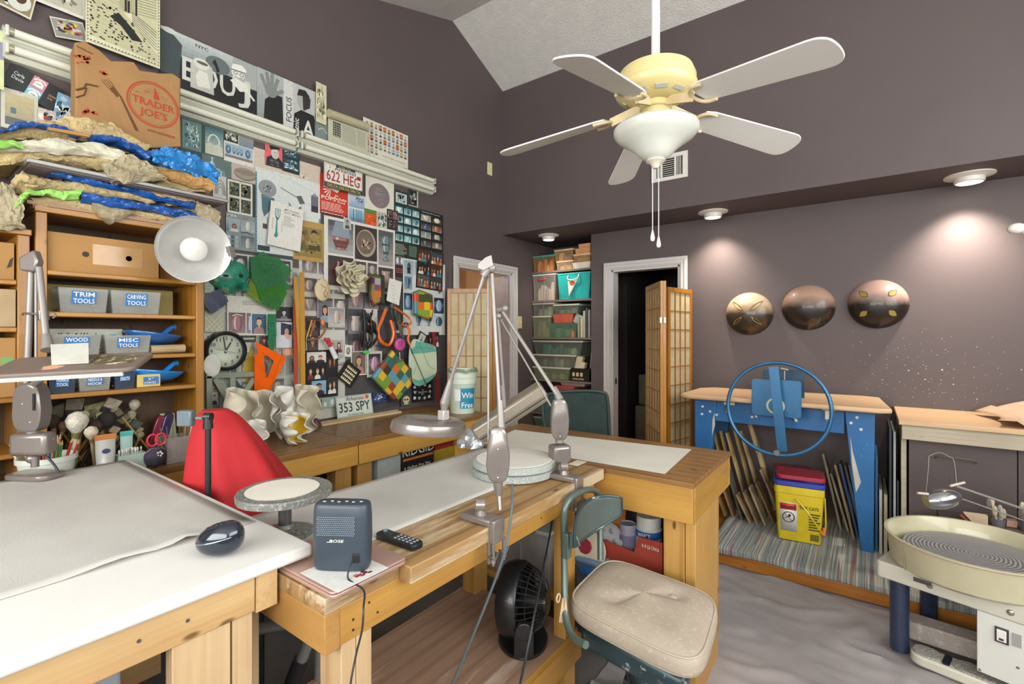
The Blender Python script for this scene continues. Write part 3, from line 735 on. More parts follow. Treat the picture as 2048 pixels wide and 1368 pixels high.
m = MB(mat('black_cord','#23272b',.5)); m.tube(smooth_pts([p0,PK(1112,985,.0021),PK(1103,1050,.00205),PK(1088,1130,.0019),PK(1072,1210,.0016),PK(1055,1300,.0015),PK(1035,1390,.0015)],6),.0038,8); m.build('cord',T)
# crumpled foil bundle on the cross table
fb = PZ(940,892,.912)
fb.z = .91
def foil(u,v):
    a = 2*PI*u; b = v*PI/2; rr = .062*(1+.25*mnoise.noise(Vector((math.cos(a)*2,math.sin(a)*2,v*3))))
    return fb+Vector((rr*1.25*math.cos(b)*math.cos(a),rr*.9*math.cos(b)*math.sin(a),.001+.085*math.sin(b)*(1+.3*mnoise.noise(Vector((a,v*4,2))))))
m = MB(mat('crumpled_foil','#a9adb0',.3,.5,var=.3,vs=30,dirt='#3f4f63',ds=16,dirt_amt=.58)); m.grid(foil,26,9,True)
tag(m.build('foil_bundle',flat=True),'small crumpled silver and blue bundle at the corner of crossways table','bundle')
# ================================================================ the picture wall
UX,UY = Vector((0,1,0)),UP
XB = -3.0
PROF = {
 'jar': [(.0,.22),(.06,.34),(.3,.46),(.6,.5),(.8,.36),(.86,.3),(.9,.36),(1,.3)],
 'bowl': [(0,.16),(.1,.2),(.45,.42),(.8,.5),(1,.5)],
 'bottle': [(0,.3),(.1,.36),(.35,.38),(.6,.24),(.72,.1),(.92,.1),(1,.16)],
 'vase': [(0,.2),(.08,.2),(.16,.12),(.3,.26),(.6,.42),(.74,.4),(.78,.5),(.88,.36),(1,.16)],
 'cup': [(0,.3),(.1,.42),(.5,.46),(.8,.36),(.88,.4),(1,.42)],
 'tall': [(0,.18),(.1,.24),(.7,.26),(.85,.16),(1,.18)],
 'ball': [(0,.12),(.12,.34),(.5,.5),(.86,.34),(1,.12)]}
def lerp(a,b,t): return tuple(a[i]+(b[i]-a[i])*t for i in range(3))+(1,)
def C(h): return lin(h) if isinstance(h,str) else h
def grad(S,x0,y0,x1,y1,top,bot,n=6):
    S.L += 1; a,b = C(top),C(bot)
    for i in range(n):
        S.rect(x0,y0+(y1-y0)*i/n,x1,y0+(y1-y0)*(i+1)/n,lerp(b,a,(i+.5)/n),True)
def sil(S,kind,cx,cy,w,h,col,bands=None,spout=None):
    P = smooth_pts([(a,b,0) for a,b in PROF[kind]],4)
    S.poly([(cx-p.y*w,cy+p.x*h) for p in P]+[(cx+p.y*w,cy+p.x*h) for p in reversed(P)],col)
    c = C(col)
    S.poly([(cx-p.y*w*.62,cy+p.x*h) for p in P[2:-2]]+[(cx-p.y*w*.3,cy+p.x*h) for p in reversed(P[2:-2])],lerp(c,(1,1,1),.4))
    S.poly([(cx+p.y*w*.6,cy+p.x*h) for p in P[2:-2]]+[(cx+p.y*w*.98,cy+p.x*h) for p in reversed(P[2:-2])],lerp(c,(0,0,0),.45))
    if bands:
        for i in range(4):
            k = int(len(P)*(.2+.15*i)); k2 = k+2
            S.poly([(cx-P[k].y*w,cy+P[k].x*h),(cx+P[k].y*w,cy+P[k].x*h+.01),(cx+P[k2].y*w,cy+P[k2].x*h),(cx-P[k2].y*w,cy+P[k2].x*h)],bands)
    if spout:
        S.line([(cx+.42*w,cy+.45*h),(cx+.7*w,cy+.62*h),(cx+.66*w,cy+.8*h)],.05*w*S.w,spout)
        S.line([(cx-.42*w,cy+.4*h),(cx-.68*w,cy+.5*h),(cx-.6*w,cy+.78*h),(cx-.3*w,cy+.84*h)],.04*w*S.w,spout)
def pot(S,b,kind,bg,bg2,col,bands=None,spout=None,s=.78):
    x0,y0,x1,y1 = b; grad(S,x0,y0,x1,y1,bg,bg2); w,h = (x1-x0),(y1-y0)
    S.disc((x0+x1)/2,y0+h*.16,w*.34*s,h*.04,lerp(C(bg2),(0,0,0),.5))
    sil(S,kind,(x0+x1)/2,y0+h*.14,w*s*.86,h*s*.92,col,bands,spout)
def person(S,b,bg,skin,hair,shirt,cx=.5,s=1.,long=False):
    x0,y0,x1,y1 = b; w,h = x1-x0,y1-y0
    if bg: S.rect(x0,y0,x1,y1,bg)
    X = lambda v: x0+(cx+(v-.5)*s)*w
    Yv = lambda v: y0+v*s*h if s <= 1 else y0+v*h
    if long: S.disc(X(.5),Yv(.55),.24*w*s,.3*h*s,hair)
    S.poly([(X(.12),Yv(0)),(X(.16),Yv(.22)),(X(.34),Yv(.34)),(X(.66),Yv(.34)),(X(.84),Yv(.22)),(X(.88),Yv(0))],shirt)
    S.rect(X(.43),Yv(.3),X(.57),Yv(.42),lerp(C(skin),(0,0,0),.25))
    S.disc(X(.5),Yv(.6),.17*w*s,.2*h*s,skin)
    S.poly([(X(.31),Yv(.62)),(X(.33),Yv(.78)),(X(.5),Yv(.86)),(X(.67),Yv(.78)),(X(.69),Yv(.62)),(X(.62),Yv(.72)),(X(.4),Yv(.72))],hair)
    for e in (.44,.56): S.disc(X(e),Yv(.61),.02*w*s,.014*h*s,'#2a1d18',8)
    S.rect(X(.45),Yv(.5),X(.55),Yv(.515),'#8a4a42')
def people(S,b,bg,n,seed,skins=('#c99a7c','#a9765a','#d6b096'),shirts=('#2a2a30','#7a2f30','#d8d4cc','#3f5a78','#8a7a50')):
    r = random.Random(seed); x0,y0,x1,y1 = b; S.rect(x0,y0,x1,y1,bg)
    for i in range(n):
        cx = (i+.5)/n+r.uniform(-.05,.05); w = (x1-x0)/n*1.25; c = x0+cx*(x1-x0)
        a = max(x0,c-w/2); e = min(x1,c+w/2)
        person(S,(a,y0,e,y0+(y1-y0)*r.uniform(.75,.98)),None,r.choice(skins),r.choice(['#1c1512','#4a3020','#8a6a3a']),r.choice(shirts),long=r.random() < .4)
def scribble(S,b,bg,cols,n,seed,sz=.12):
    r = random.Random(seed); x0,y0,x1,y1 = b; S.rect(x0,y0,x1,y1,bg); w,h = x1-x0,y1-y0
    for i in range(n):
        cx,cy = x0+w*r.uniform(.14,.86),y0+h*r.uniform(.14,.86); a = r.uniform(0,PI); L = sz*r.uniform(.5,1.1)
        if i % 9 == 0: S.L += 1
        S.poly([(max(x0,min(x1,cx+w*L*math.cos(a+t)*q)),max(y0,min(y1,cy+h*L*math.sin(a+t)*q))) for t,q in ((0,1),(1.2,.5),(2.2,.7),(3.1,1),(4.4,.45),(5.3,.6))],r.choice(cols),i % 9 != 0)
def cells(b,nx,ny,g=.02):
    x0,y0,x1,y1 = b; w,h = (x1-x0)/nx,(y1-y0)/ny
    return [(x0+i*w+g/2,y0+j*h+g/2,x0+(i+1)*w-g/2,y0+(j+1)*h-g/2) for j in range(ny-1,-1,-1) for i in range(nx)]
ORD = [0]
def pin(x0,y0,x1,y1,col,label,name='photo_print',cat='photo',rot=0.,xr=None,group=None,th=.0007,lift=None,thick=None):
    """sheet pinned on the wall: px columns x0..x1, y0/y1 = top and bottom read at column xr"""
    xr = x0 if xr is None else xr
    if lift is None: ORD[0] += 1; lift = .0022+ORD[0]*.00045
    X = XB+lift; a = PX(x0,y0,X).y; b = PX(x1,y0,X).y; zt = PX(xr,y0,X).z; zb = PX(xr,y1,X).z
    S = Sheet((X,a,zb),UX,UY,b-a,zt-zb,col,thick or th,rot=math.radians(rot)); S.meta = (name,label,cat,group); return S
PINM = mat('pin_steel','#b9b5ac',.3,.6)
def done(S):
    n,l,c,g = S.meta; o = S.build(n,flat=True); P = S.p(.5,.97,.002)
    if P.x < -2.9 and S.w*S.h < .3:
        m = MB(PINM); m.cyl((-3.003,P.y,P.z),(P.x,P.y,P.z),.0008,n=6); m.sph(P,.003,8,5); m.build('push_pin',o)
    return tag(o,l,c,g)
F = (0,0,1,1)
# ---- large backing sheets first
S = pin(408,515,600,870,'#aeb2a6','pale sheet of faded prints behind the round wall clock','backing_poster','poster')

for i,c in enumerate(cells((.02,.02,.98,.98),6,7,.02)): pot(S,c,['jar','cup','bowl','ball','vase','tall'][i % 6],['#6f7a74','#8d9088','#4a5250','#a3a89a'][i*5 % 4],['#b9bcae','#a5a898','#8d958c'][i % 3],['#c9c8b8','#71807c','#9aa08c','#5a6460'][i*3 % 4])
S.poly([(.36,.36),(.45,.2),(.5,.3),(.46,.5)],'#b59a2c'); S.poly([(.25,.2),(.33,.1),(.36,.25),(.3,.3)],'#3c4a50'); done(S)
S = pin(598,500,700,845,'#c2c2b6','white poster of small pot photos behind the yellow rulers','backing_poster','poster')
for i,c in enumerate(cells((.04,.3,.96,.97),3,6,.03)): pot(S,c,['jar','cup','bowl','ball'][i % 4],'#4a464a','#8d8888',['#9a8d88','#6a5a5c','#b9b2aa'][i % 3])
done(S)
S = pin(690,560,800,830,'#4b494b','dark grey poster of ceramics behind the black strap bundle','backing_poster','poster')
for i,c in enumerate(cells((.04,.4,.6,.96),2,3,.03)): pot(S,c,['bowl','ball','cup'][i % 3],'#3a3638','#8a8486',['#a8837c','#7b5a60','#c2b6ae'][i % 3])
S.rect(.02,.37,.7,.39,'#cfccc2'); done(S)
S = pin(786,560,884,812,'#434245','charcoal backing sheet behind the turquoise and cream plaque','backing_poster','poster')
S.rect(.0,.58,.98,.6,'#c9c7bd'); done(S)
S = pin(360,233,450,300,'#33483f','dark green mount holding two teal photo prints','photo_mount','photo',xr=360)
scribble(S,(.05,.1,.46,.97),'#5f8486',['#a9c2bd','#44656a','#8fb0ac','#cfdcd2','#36555a'],70,5,.09)
grad(S,.54,.12,.96,.97,'#2f6a72','#b9c4b4',8); S.line([(.64+.13*math.cos(t)+.1,.5+.26*math.sin(t)) for t in [PI*i/10 for i in range(11)]],.008,'#cfe0d8')
S.poly([(.56,.14),(.56,.42),(.66,.5),(.74,.44),(.85,.5),(.94,.4),(.94,.14)],'#c4c6b6'); done(S)
S = pin(404,306,463,352,'#5c6f6c','grey green photo of pale bottle sculptures beneath the teal prints')
sil(S,'bottle',.34,.35,.3,.6,'#a9bec4'); sil(S,'ball',.55,.2,.3,.3,'#8fa9ae'); sil(S,'jar',.7,.1,.3,.35,'#6f8a8c'); done(S)
S = pin(506,293,641,362,'#cdbfb0','beige patterned paper partly hidden behind the sampler poster','patterned_paper','paper')
scribble(S,(.02,.05,.98,.95),'#c9bcab',['#bfae9a','#d6cab8','#b7a592'],60,8,.05); done(S)
S = pin(463,322,517,362,'#b9ada0','beige print of an oval woven basket')
S.disc(.5,.5,.42,.32,'#7d7468'); S.disc(.5,.53,.38,.26,'#9a9184'); S.disc(.5,.6,.36,.14,'#857b6e'); done(S)
S = pin(448,247,507,320,'#d3d3cb','white bordered sheet of leaf and blue cup photos below the strip light','contact_print','photo')
scribble(S,(.0,.55,.47,1),'#20251f',['#c9cdbf','#4a5246','#8b9284','#dfe2d6'],60,9,.1)
grad(S,.49,.52,1,.98,'#a99c90','#6f8290'); S.poly([(.55,.9),(.7,.95),(.8,.85),(.62,.82)],'#4c3a30')
grad(S,.03,.12,.97,.5,'#8fa8ba','#b9c0c6'); 
for i,x in enumerate((.14,.33,.46,.58,.8)): S.disc(x,.33,.05+.04*(i in (0,4)),.09+.03*(i in (0,4)),'#4d6b85'); S.disc(x,.35,.03,.05,'#8fb0c4')
S.rect(.03,.12,.97,.19,'#7d6f6a'); done(S)
S = pin(426,348,455,396,'#c6c7c2','pale grey print of a rainbow arch carving')
for r_ in (.36,.28,.2): S.line([(.5+r_*math.cos(t),.2+r_*1.7*math.sin(t)) for t in [PI*i/12 for i in range(13)]],.006,'#8d938f')
done(S)
S = pin(453,355,512,432,'#24393d','dark teal card behind the four pane window photo','mount_card','card'); done(S)
S = pin(455,357,505,424,'#d9d5c2','sepia photo of a white four pane window with trees')
for i,c in enumerate(cells((.04,.03,.96,.97),2,2,.07)): scribble(S,c,'#3b4232',['#5c6450','#2b3026','#8a9078','#4a5240'],26,20+i,.2)
done(S)
# sampler poster
S = pin(511,333,641,506,'#cfd6d2','large white sampler poster of antique objects with blue border','sampler_poster','poster')
S.rect(0,0,.02,.95,'#2f5f74'); S.rect(0,0,1,.018,'#3c5560'); S.rect(.97,0,1,.55,'#6d92a0')
for i in range(34): S.rect(.004,i*.028+.01,.016,i*.028+.02,'#9fc2cc',i > 0)
S.L += 1
for i in range(30): t = i/29; S.disc(.05+.93*t,.985-.12*max(0,t-.1)**1.5*1.3,.006,.004,'#4f6a70',6,i > 0)
S.disc(.17,.78,.13,.1,'#8d9296'); scribble(S,(.1,.72,.24,.84),'#8d9296',['#6c7074','#b4b8ba','#4f5358'],40,33,.14)
S.line([(.36,.83),(.56,.77),(.62,.76)],.006,'#6f7478'); S.poly([(.6,.77),(.68,.79),(.74,.7),(.66,.68)],'#5c5e62')
S.rect(.84,.62,.96,.82,'#6a6674'); S.rect(.85,.62,.955,.7,'#34323c'); S.poly([(.83,.82),(.9,.86),(.97,.82)],'#8a8894')
S.poly([(.08,.7),(.27,.68),(.26,.58),(.18,.5),(.12,.44),(.09,.52)],'#4b6f78'); S.line([(.17,.44),(.16,.3)],.006,'#8a7a66')
S.poly([(.48,.68),(.54,.62),(.62,.62),(.68,.66),(.68,.54),(.5,.54)],'#5d6468'); S.rect(.52,.55,.64,.6,'#a78a8c')
sil(S,'cup',.9,.36,.1,.12,'#565c70'); S.rect(.1,.3,.16,.36,'#5a3f44'); S.rect(.03,.04,.2,.1,'#2d3d46')
S.rows(.1,.665,.24,.69,1,'#8a8f90'); done(S)
S = pin(586,436,648,518,'#b2914f','brown tinted newspaper clipping of a couple','clipping','clipping')
scribble(S,(.06,.1,.94,.84),'#8d7a42',['#a08c50','#6d5f34','#7d6c3c'],26,41,.16)
person(S,(.4,.28,.95,.9),None,'#9c8850','#2c2618','#4f4628'); person(S,(.02,.25,.5,.8),None,'#a5915a','#5a4e2c','#6d6038'); S.rows(.5,.4,.8,.48,2,'#d6c48a'); done(S)
S = pin(538,402,604,492,'#dcdad2','white menu sheet with teal fork over the sampler poster','menu_sheet','menu',rot=-5,lift=.036)
S.txt('MOTHERS',.42,.86,.045,'#6d706c',.46); S.txt('DAY MENU',.42,.795,.045,'#6d706c',.5); S.rows(.42,.5,.82,.75,9,'#8a8d88',.5)
S.poly([(.2,.3),(.17,.24),(.2,.2),(.26,.2),(.29,.26),(.26,.34),(.235,.6),(.2,.6)],'#3f8a8c')
S.poly([(.15,.7),(.2,.6),(.26,.6),(.3,.72),(.28,.72),(.25,.66),(.17,.66),(.165,.7)],'#3f8a8c')
for x in (.145,.19,.235,.28): S.rect(x,.69,x+.02,.86,'#3f8a8c',x > .15)
for i in range(5): S.disc(.1,.4+.05*i,.016,.01,'#4c504c',6,i > 0); S.disc(.38,.38+.05*i,.016,.01,'#4c504c',6,True)
done(S)
S = pin(452,424,511,497,'#7f8f92','grey blue gallery sheet of six small photographs beside the dish lamp','gallery_sheet','poster')
S.txt('MFA',.06,.9,.07,'#dde2de',.3); S.rect(.55,.9,.75,.92,'#a4545c')
grad(S,.0,.5,.48,.86,'#a5b2b4','#5f6f74'); people(S,(.1,.5,.45,.84),'#9aa8aa',1,4,shirts=('#c9cdc8',)); pot(S,(.5,.55,.98,.88),'tall','#8b9799','#a9b0ae','#c9ccc4')
for i,c in enumerate(cells((.02,.05,.42,.4),3,3,.03)): S.rect(*c,['#c2c8c4','#4f5d62','#a4afb0'][i % 3])
pot(S,(.5,.03,.97,.42),'tall','#54636a','#8d999b','#b5b9b2'); S.line([(.5,.5),(.7,.53),(.9,.47)],.006,'#353d40'); done(S)
S = pin(462,505,585,560,'#b9bfb8','black and white vessel photos behind the green stencils','backing_poster','poster')
for i,c in enumerate(cells((.02,.1,.98,.95),4,1,.03)): pot(S,c,['vase','cup','jar','bowl'][i],'#2e3034','#7b7f82','#b7bab8')
done(S)
S = pin(530,275,566,329,'#d8606a','portrait of an old man in dark hat on red ground','portrait_print')
S.poly([(.05,0),(.1,.3),(.35,.42),(.75,.4),(.98,.25),(.98,0)],'#23242a'); S.disc(.55,.52,.21,.21,'#c4c2bc'); S.poly([(.3,.62),(.2,.8),(.45,.96),(.8,.88),(.82,.7),(.6,.68)],'#1c1d20')
scribble(S,(.2,.02,.85,.3),'#2a2b30',['#6f7278','#45474c','#9a9a9a'],24,3,.1); 
for x in (.48,.62): S.rect(x,.53,x+.08,.55,'#3a3632')
S.disc(.56,.4,.1,.07,'#b5b3ae'); done(S)
S = pin(565,287,599,341,'#14262c','two dark teal photos of shell like ceramics','photo_print')
for c in ((.04,.56,.96,.97),(.04,.08,.96,.5)): scribble(S,c,'#1f4250',['#9fb3b8','#cfd8d6','#48707c','#12262c','#6f9098'],34,int(c[1]*50),.14)
done(S)
S = pin(640,345,696,425,'#c3382a','red concert handbill with white flower below the upper number plate','handbill','poster')
S.rect(0,.0,1,.07,'#7d2a20'); S.rows(.05,.015,.9,.06,1,'#e2d6cc',.1)
for i in range(9): a = 1.7+i*.34; S.poly([(.38,.68),(.38+.3*math.cos(a),.68+.26*math.sin(a)),(.38+.26*math.cos(a+.16),.68+.22*math.sin(a+.16))],'#e6dcd0',i > 0)
S.poly([(.35,.66),(.62,.86),(.75,.74),(.6,.6)],'#e6dcd0'); S.txt('POPS',.05,.37,.09,'#eee6da',.5); S.txt('the',.52,.5,.05,'#eee6da'); S.txt('Pachelo',.48,.42,.07,'#eee6da',.46); S.txt('Pond',.62,.35,.05,'#eee6da',.26)
S.rows(.05,.1,.95,.32,6,'#e8cfc4',.25); done(S)
def licence(name,lab,O,ux,uy,w,h,lines,frame_col,bg):
    S = Sheet(O,ux,uy,w,h,bg,.0015); S.meta = (name,lab,'number plate',None)
    if frame_col:
        for r_ in ((0,0,1,.07),(0,.93,1,1),(0,0,.03,1),(.97,0,1,1)): S.rect(*r_,frame_col)
    for t,x,y,hh,c,wd in lines: S.txt(t,x,y,hh,c,wd)
    return S
a,b = PX(648,322,XB+.055),PX(725,347,XB+.055); zt,zb = a.z,PX(648,371,XB+.055).z
S = licence('number_plate','white number plate reading 622 HEG in red',Vector((XB+.055,a.y,zb)),UX,UY,b.y-a.y,zt-zb,[('622 HEG',.06,.3,.42,'#9c2f2c',.86),('Arkansas',.26,.76,.18,'#2d3b58',.56),('2',.13,.8,.1,'#4a4a48',None)],'#b9b6aa','#d9d6cc')
S.rect(.0,.0,1,.2,'#3a463c'); S.txt('DELTA DELTA DELTA',.08,.04,.11,'#c9b04a',.86); S.rect(.3,.9,.8,1.0,'#2b3a34'); S.txt('DELTA',.38,.91,.07,'#c9b04a',.3); S.rect(.85,.62,.95,.78,'#9c2a26'); done(S)
S = pin(696,384,731,446,'#d3d5d0','white sheet with two blue lake photographs')
grad(S,.05,.55,.95,.97,'#cfd6da','#7f9dbc'); scribble(S,(.4,.68,.95,.92),'#9fb0c4',['#2c2f48','#45486a','#8ea2bc'],30,2,.12)
grad(S,.05,.08,.95,.5,'#9fbfd0','#4f93b8'); S.rect(.05,.08,.95,.2,'#6f8698'); 
for x in (.3,.48,.6,.72): S.rect(x,.1,x+.03,.5,'#28384a',x > .31)
done(S)
S = pin(731,347,788,417,'#d6d4c6','cream sheet with a round mauve mandala')
S.disc(.47,.47,.37,.36,'#7f6f74',32); r = random.Random(4)
for i in range(26):
    a = r.uniform(0,2*PI); q = r.uniform(.05,.3); x,y = .47+q*math.cos(a),.47+q*math.sin(a); t = r.uniform(0,PI); S.line([(x-.1*math.cos(t),y-.08*math.sin(t)),(x+.1*math.cos(t),y+.08*math.sin(t))],.0022,r.choice(['#a99a9c','#5d6f6a','#8f9a92','#b5a5a5']))
done(S)
S = pin(788,378,817,407,'#23302e','small dark card with framed white figure drawing','postcard','postcard'); S.rect(.12,.15,.88,.85,'#c9cfc9'); scribble(S,(.2,.2,.8,.8),'#9fb4b4',['#e0e4de','#6a8486','#3b4c4c'],20,3,.2); done(S)
S = pin(817,377,836,410,'#d5d5cc','narrow black and white postcard under the end of strip light','postcard','postcard'); scribble(S,(.0,.04,.9,1),'#2a2e2c',['#dfe0d8','#888d88','#171a18'],26,6,.16); done(S)
S = pin(788,404,841,511,'#18302f','tall dark teal poster of twelve pottery photos','pottery_poster','poster')
for i,c in enumerate(cells((.03,.27,.97,.97),3,4,.05)): pot(S,c,['bowl','vase','jar','cup','ball'][(i*3) % 5],'#3f8a92','#b9d2cf',['#dfe6e0','#4d777c','#a9c4c4','#2b4c50'][i % 4])
S.rows(.04,.03,.48,.24,8,'#aab79c',.35); S.rows(.55,.03,.97,.24,8,'#8d9c7c',.35); S.poly([(.2,.24),(.5,.14),(.45,.12)],'#a8482e'); done(S)
S = pin(839,418,886,496,'#141816','black exhibition poster of shell and vase photos near the tan doorway','exhibition_poster','poster')
S.txt('Contemporary Ceramics',.08,.945,.026,'#c9ccc6',.78)
for i,c in enumerate(cells((.03,.04,.97,.92),2,4,.05)):
    k = ['bowl','ball','bottle','jar','tall','cup','vase','tall'][i]
    pot(S,c,k,['#6f7472','#1a1a18','#25201e','#3a3634'][i % 4],['#a9aaa2','#4a463c','#6d6862','#8d8a84'][i % 4],['#c9c2a6','#d6d0bc','#3f5f9c','#b5582a','#9aa0a0','#b0aba0','#4c4a4a','#c4a48a'][i])
done(S)
S = pin(729,416,754,453,'#5f7a3a','orange and green abstract print'); S.rect(.03,.06,.97,.76,'#d2501e'); scribble(S,(.1,.12,.9,.7),'#d2501e',['#b8431a','#e46a2c'],14,3,.2); done(S)
S = pin(753,422,776,456,'#b5b8ac','grey marbled print between orange print and dark cards'); scribble(S,(.03,.03,.97,.97),'#aeb3a5',['#6f7a74','#d6d8cc','#8f978c','#4f5a58'],60,12,.14); done(S)
S = pin(774,417,796,457,'#1d181a','four small plum coloured photos on black card')
for i,c in enumerate(cells((.03,.03,.97,.97),2,2,.06)): scribble(S,c,['#5a484a','#8a5058','#3d3436','#4a3a3c'][i],['#b9a4a4','#8a7074','#2b2224'],14,i,.2)
done(S)
# pottery calendar
S = pin(648,430,790,578,'#d8d5cc','large white pottery poster of seven vessels behind the coral sculpture','pottery_poster','poster')
pot(S,(.05,.5,.38,.96),'ball','#3d4650','#a9abac','#a8706a','#6d3f3c'); S.poly([(.09,.74),(.34,.74),(.3,.95),(.14,.95)],(.25,.3,.35,1))
S.rect(.4,.47,.72,.96,'#3b3230'); S.disc(.56,.72,.14,.2,'#a39787',32); S.disc(.55,.73,.12,.17,'#6f5f54',32); scribble(S,(.48,.62,.64,.82),'#75655a',['#c9a080','#8a7a6c','#4c403a','#a8b09c'],22,9,.16)
pot(S,(.74,.43,.97,.96),'vase','#46494c','#a09c98','#6f8688','#3d5456')
pot(S,(.05,.06,.38,.47),'jar','#3b3438','#5a4a4c','#5a2c2c')
pot(S,(.4,.2,.56,.44),'ball','#4a4142','#6d6462','#b5ad9c'); pot(S,(.58,.2,.72,.44),'vase','#504848','#777070','#a5a49c',None,'#a5a49c')
pot(S,(.74,.04,.97,.4),'cup','#3c3636','#6d6462','#b09488'); done(S)
S = pin(687,434,702,457,'#c9cac4','tiny portrait card pinned on the pottery poster','portrait_card','card'); person(S,(.1,.05,.9,.95),'#a9aca8','#8d8a86','#2a2a2a','#4a4a4c'); done(S)
S = pin(790,509,809,552,'#3a2226','maroon card with two white jars','postcard','postcard'); pot(S,(.06,.55,.48,.95),'jar','#5a5f70','#8d90a0','#d6d2cc'); pot(S,(.52,.55,.94,.95),'jar','#5a5f70','#8d90a0','#d6d2cc'); S.rows(.1,.15,.9,.4,3,'#a8605c'); done(S)
S = pin(806,516,890,670,'#cdd0ca','long white poster of blue glass vessels beside the folding screen','glass_poster','poster')
pot(S,(.02,.78,.24,.98),'tall','#8fa5ae','#a9b9bf','#3b4250','#1f2430'); pot(S,(.26,.8,.42,.98),'bottle','#7f9cab','#9ab2bd','#4f7896'); pot(S,(.03,.6,.2,.77),'vase','#5f7d92','#87a0ae','#2f5272')
pot(S,(.02,.33,.2,.55),'jar','#1d3a54','#486c86','#7fa5c0'); pot(S,(.72,.3,.97,.52),'ball','#152634','#2c475c','#93aec4',None,'#a9c0d0'); pot(S,(.76,.56,.95,.76),'vase','#a9b6bc','#c0c8ca','#2a4660')
pot(S,(.72,.1,.97,.28),'ball','#b9c4c6','#c9cfcc','#1f566f'); pot(S,(.24,.1,.46,.28),'vase','#b9c4c6','#c9cfcc','#3d6478'); pot(S,(.48,.1,.7,.28),'vase','#b9c4c6','#c9cfcc','#5a7a88'); done(S)
S = pin(833,495,886,577,'#2a211c','dark collage of crowded figure snapshots above the bright cloth pouch','collage','photo',rot=-3)
for i,c in enumerate(cells((.03,.03,.97,.97),2,3,.03)): people(S,c,['#4a2a20','#3a4450','#1c1814','#40281c','#57504a','#3c3836'][i],4,i+60,shirts=('#b9402a','#3f7fa0','#d8d4c8','#c98a3a','#2a2a2c'))
done(S)
S = pin(727,617,755,690,'#cfccc2','white sheet with oval family snapshot beside the black straps','snapshot_sheet','photo'); S.disc(.5,.5,.44,.2,'#3c3432'); people(S,(.3,.34,.75,.58),'#4a403c',2,2); done(S)
S = pin(612,660,690,728,'#c6c6bc','white newsletter page with snapshots beside the wooden rulers','newsletter','paper')
person(S,(.02,.3,.3,.98),'#4a3c38','#b58c70','#2a1c18','#5a4038'); people(S,(.55,.3,.95,.7),'#b3a8a8',2,5); S.rows(.4,.05,.95,.25,3,'#77746c'); done(S)
S = pin(634,602,664,645,'#8d8a8c','snapshot of a woman in blue with dark hair below the cream disc'); person(S,(.1,0,.95,.98),'#6b6a70','#c49a80','#241a18','#7f9cb0',long=True); done(S)
S = pin(613,635,640,672,'#3c2f2c','dark snapshot behind the two wooden pencils'); person(S,F,'#3d302c','#a97f66','#1c1412','#57463c'); done(S)
S = pin(656,614,690,655,'#b6b2aa','pale photo of tall vessels with orange leaf'); pot(S,(.05,.1,.95,.95),'tall','#8f8a8a','#c0bcb6','#b9b2a8'); S.poly([(.6,.5),(.75,.75),(.7,.35)],'#cf7636'); done(S)
S = pin(551,613,585,643,'#25222a','black and white snapshot under the green stencils'); person(S,(.2,.1,.8,.95),'#26232a','#b8b4b6','#121014','#6b6870'); S.rect(.05,.05,.95,.2,'#8d8a90'); done(S)
S = pin(552,644,584,696,'#c9cbd2','photo of hands on navy beside orange ruler'); S.poly([(.3,.5),(.3,.98),(.98,.9),(.98,.5)],'#26304a'); S.disc(.66,.62,.14,.14,'#b08a74'); S.poly([(.5,.55),(.9,.5),(.8,.3),(.6,.36)],'#c9a08a'); done(S)
S = pin(565,697,586,712,'#c08a6c','small orange toned face photo'); S.disc(.5,.5,.3,.42,'#d8a482'); done(S)
S = pin(454,591,552,671,'#c4c3b8','cream announcement sheet with purple pot photo above the clock','announcement_sheet','poster')
S.rows(.3,.78,.78,.9,3,'#77776c',.2); pot(S,(.03,.06,.36,.58),'ball','#6a5050','#8d7478','#9a6a74'); S.line([(.1,.5),(.2,.54),(.3,.5)],.005,'#d8c9b8'); pot(S,(.38,.06,.56,.58),'cup','#6f606c','#86788a','#a09aa8'); done(S)
S = pin(502,626,534,669,'#d4d2cc','school portrait of a smiling boy above orange set square','portrait_print'); person(S,(.05,.03,.95,.97),'#3f6078','#d3a88c','#3a2a20','#9a7a70'); done(S)
S = pin(409,622,448,664,'#a9ab92','olive card with white lattice lines beside the bookcase','lattice_card','card')
for i in range(4): S.line([(.05+.25*i,.05),(.95,.95-.25*i)],.0022,'#d6d4bc'); S.line([(.05,.95-.25*i),(.95-.25*i,.05)],.0022,'#d6d4bc')
done(S)
S = pin(409,540,428,586,'#a7b8a4','pale green card half hidden by the bookcase','green_card','card'); S.rows(.1,.1,.9,.8,5,'#8aa08c'); done(S)
S = pin(484,671,512,684,'#2b352c','dark green caption strip beside the clock','caption_strip','paper'); S.rows(.1,.2,.9,.8,1,'#b9bfae',.1); done(S)
S = pin(520,672,537,694,'#3c2a28','tiny snapshot of a laughing face above orange set square'); person(S,F,'#4a3230','#bb8a70','#1a1210','#5a4040'); done(S)
S = pin(411,757,437,815,'#8f8a70','strip of small colour photos under the clock'); scribble(S,(.05,.55,.95,.97),'#9a8660',['#c9b88a','#5a4a30','#7d8a6c'],20,1,.16); people(S,(.05,.06,.95,.5),'#a8b4c0',2,8); done(S)
S = pin(440,770,470,830,'#93a09a','grey snapshot tucked behind the grey metal bracket'); scribble(S,(.05,.05,.95,.95),'#93a09a',['#c9cfc9','#5f6c68','#a9b2aa'],24,7,.14); done(S)
S = pin(611,701,676,799,'#171417','black mounted family photos beside lower yellow ruler','family_photo_mount','photo')
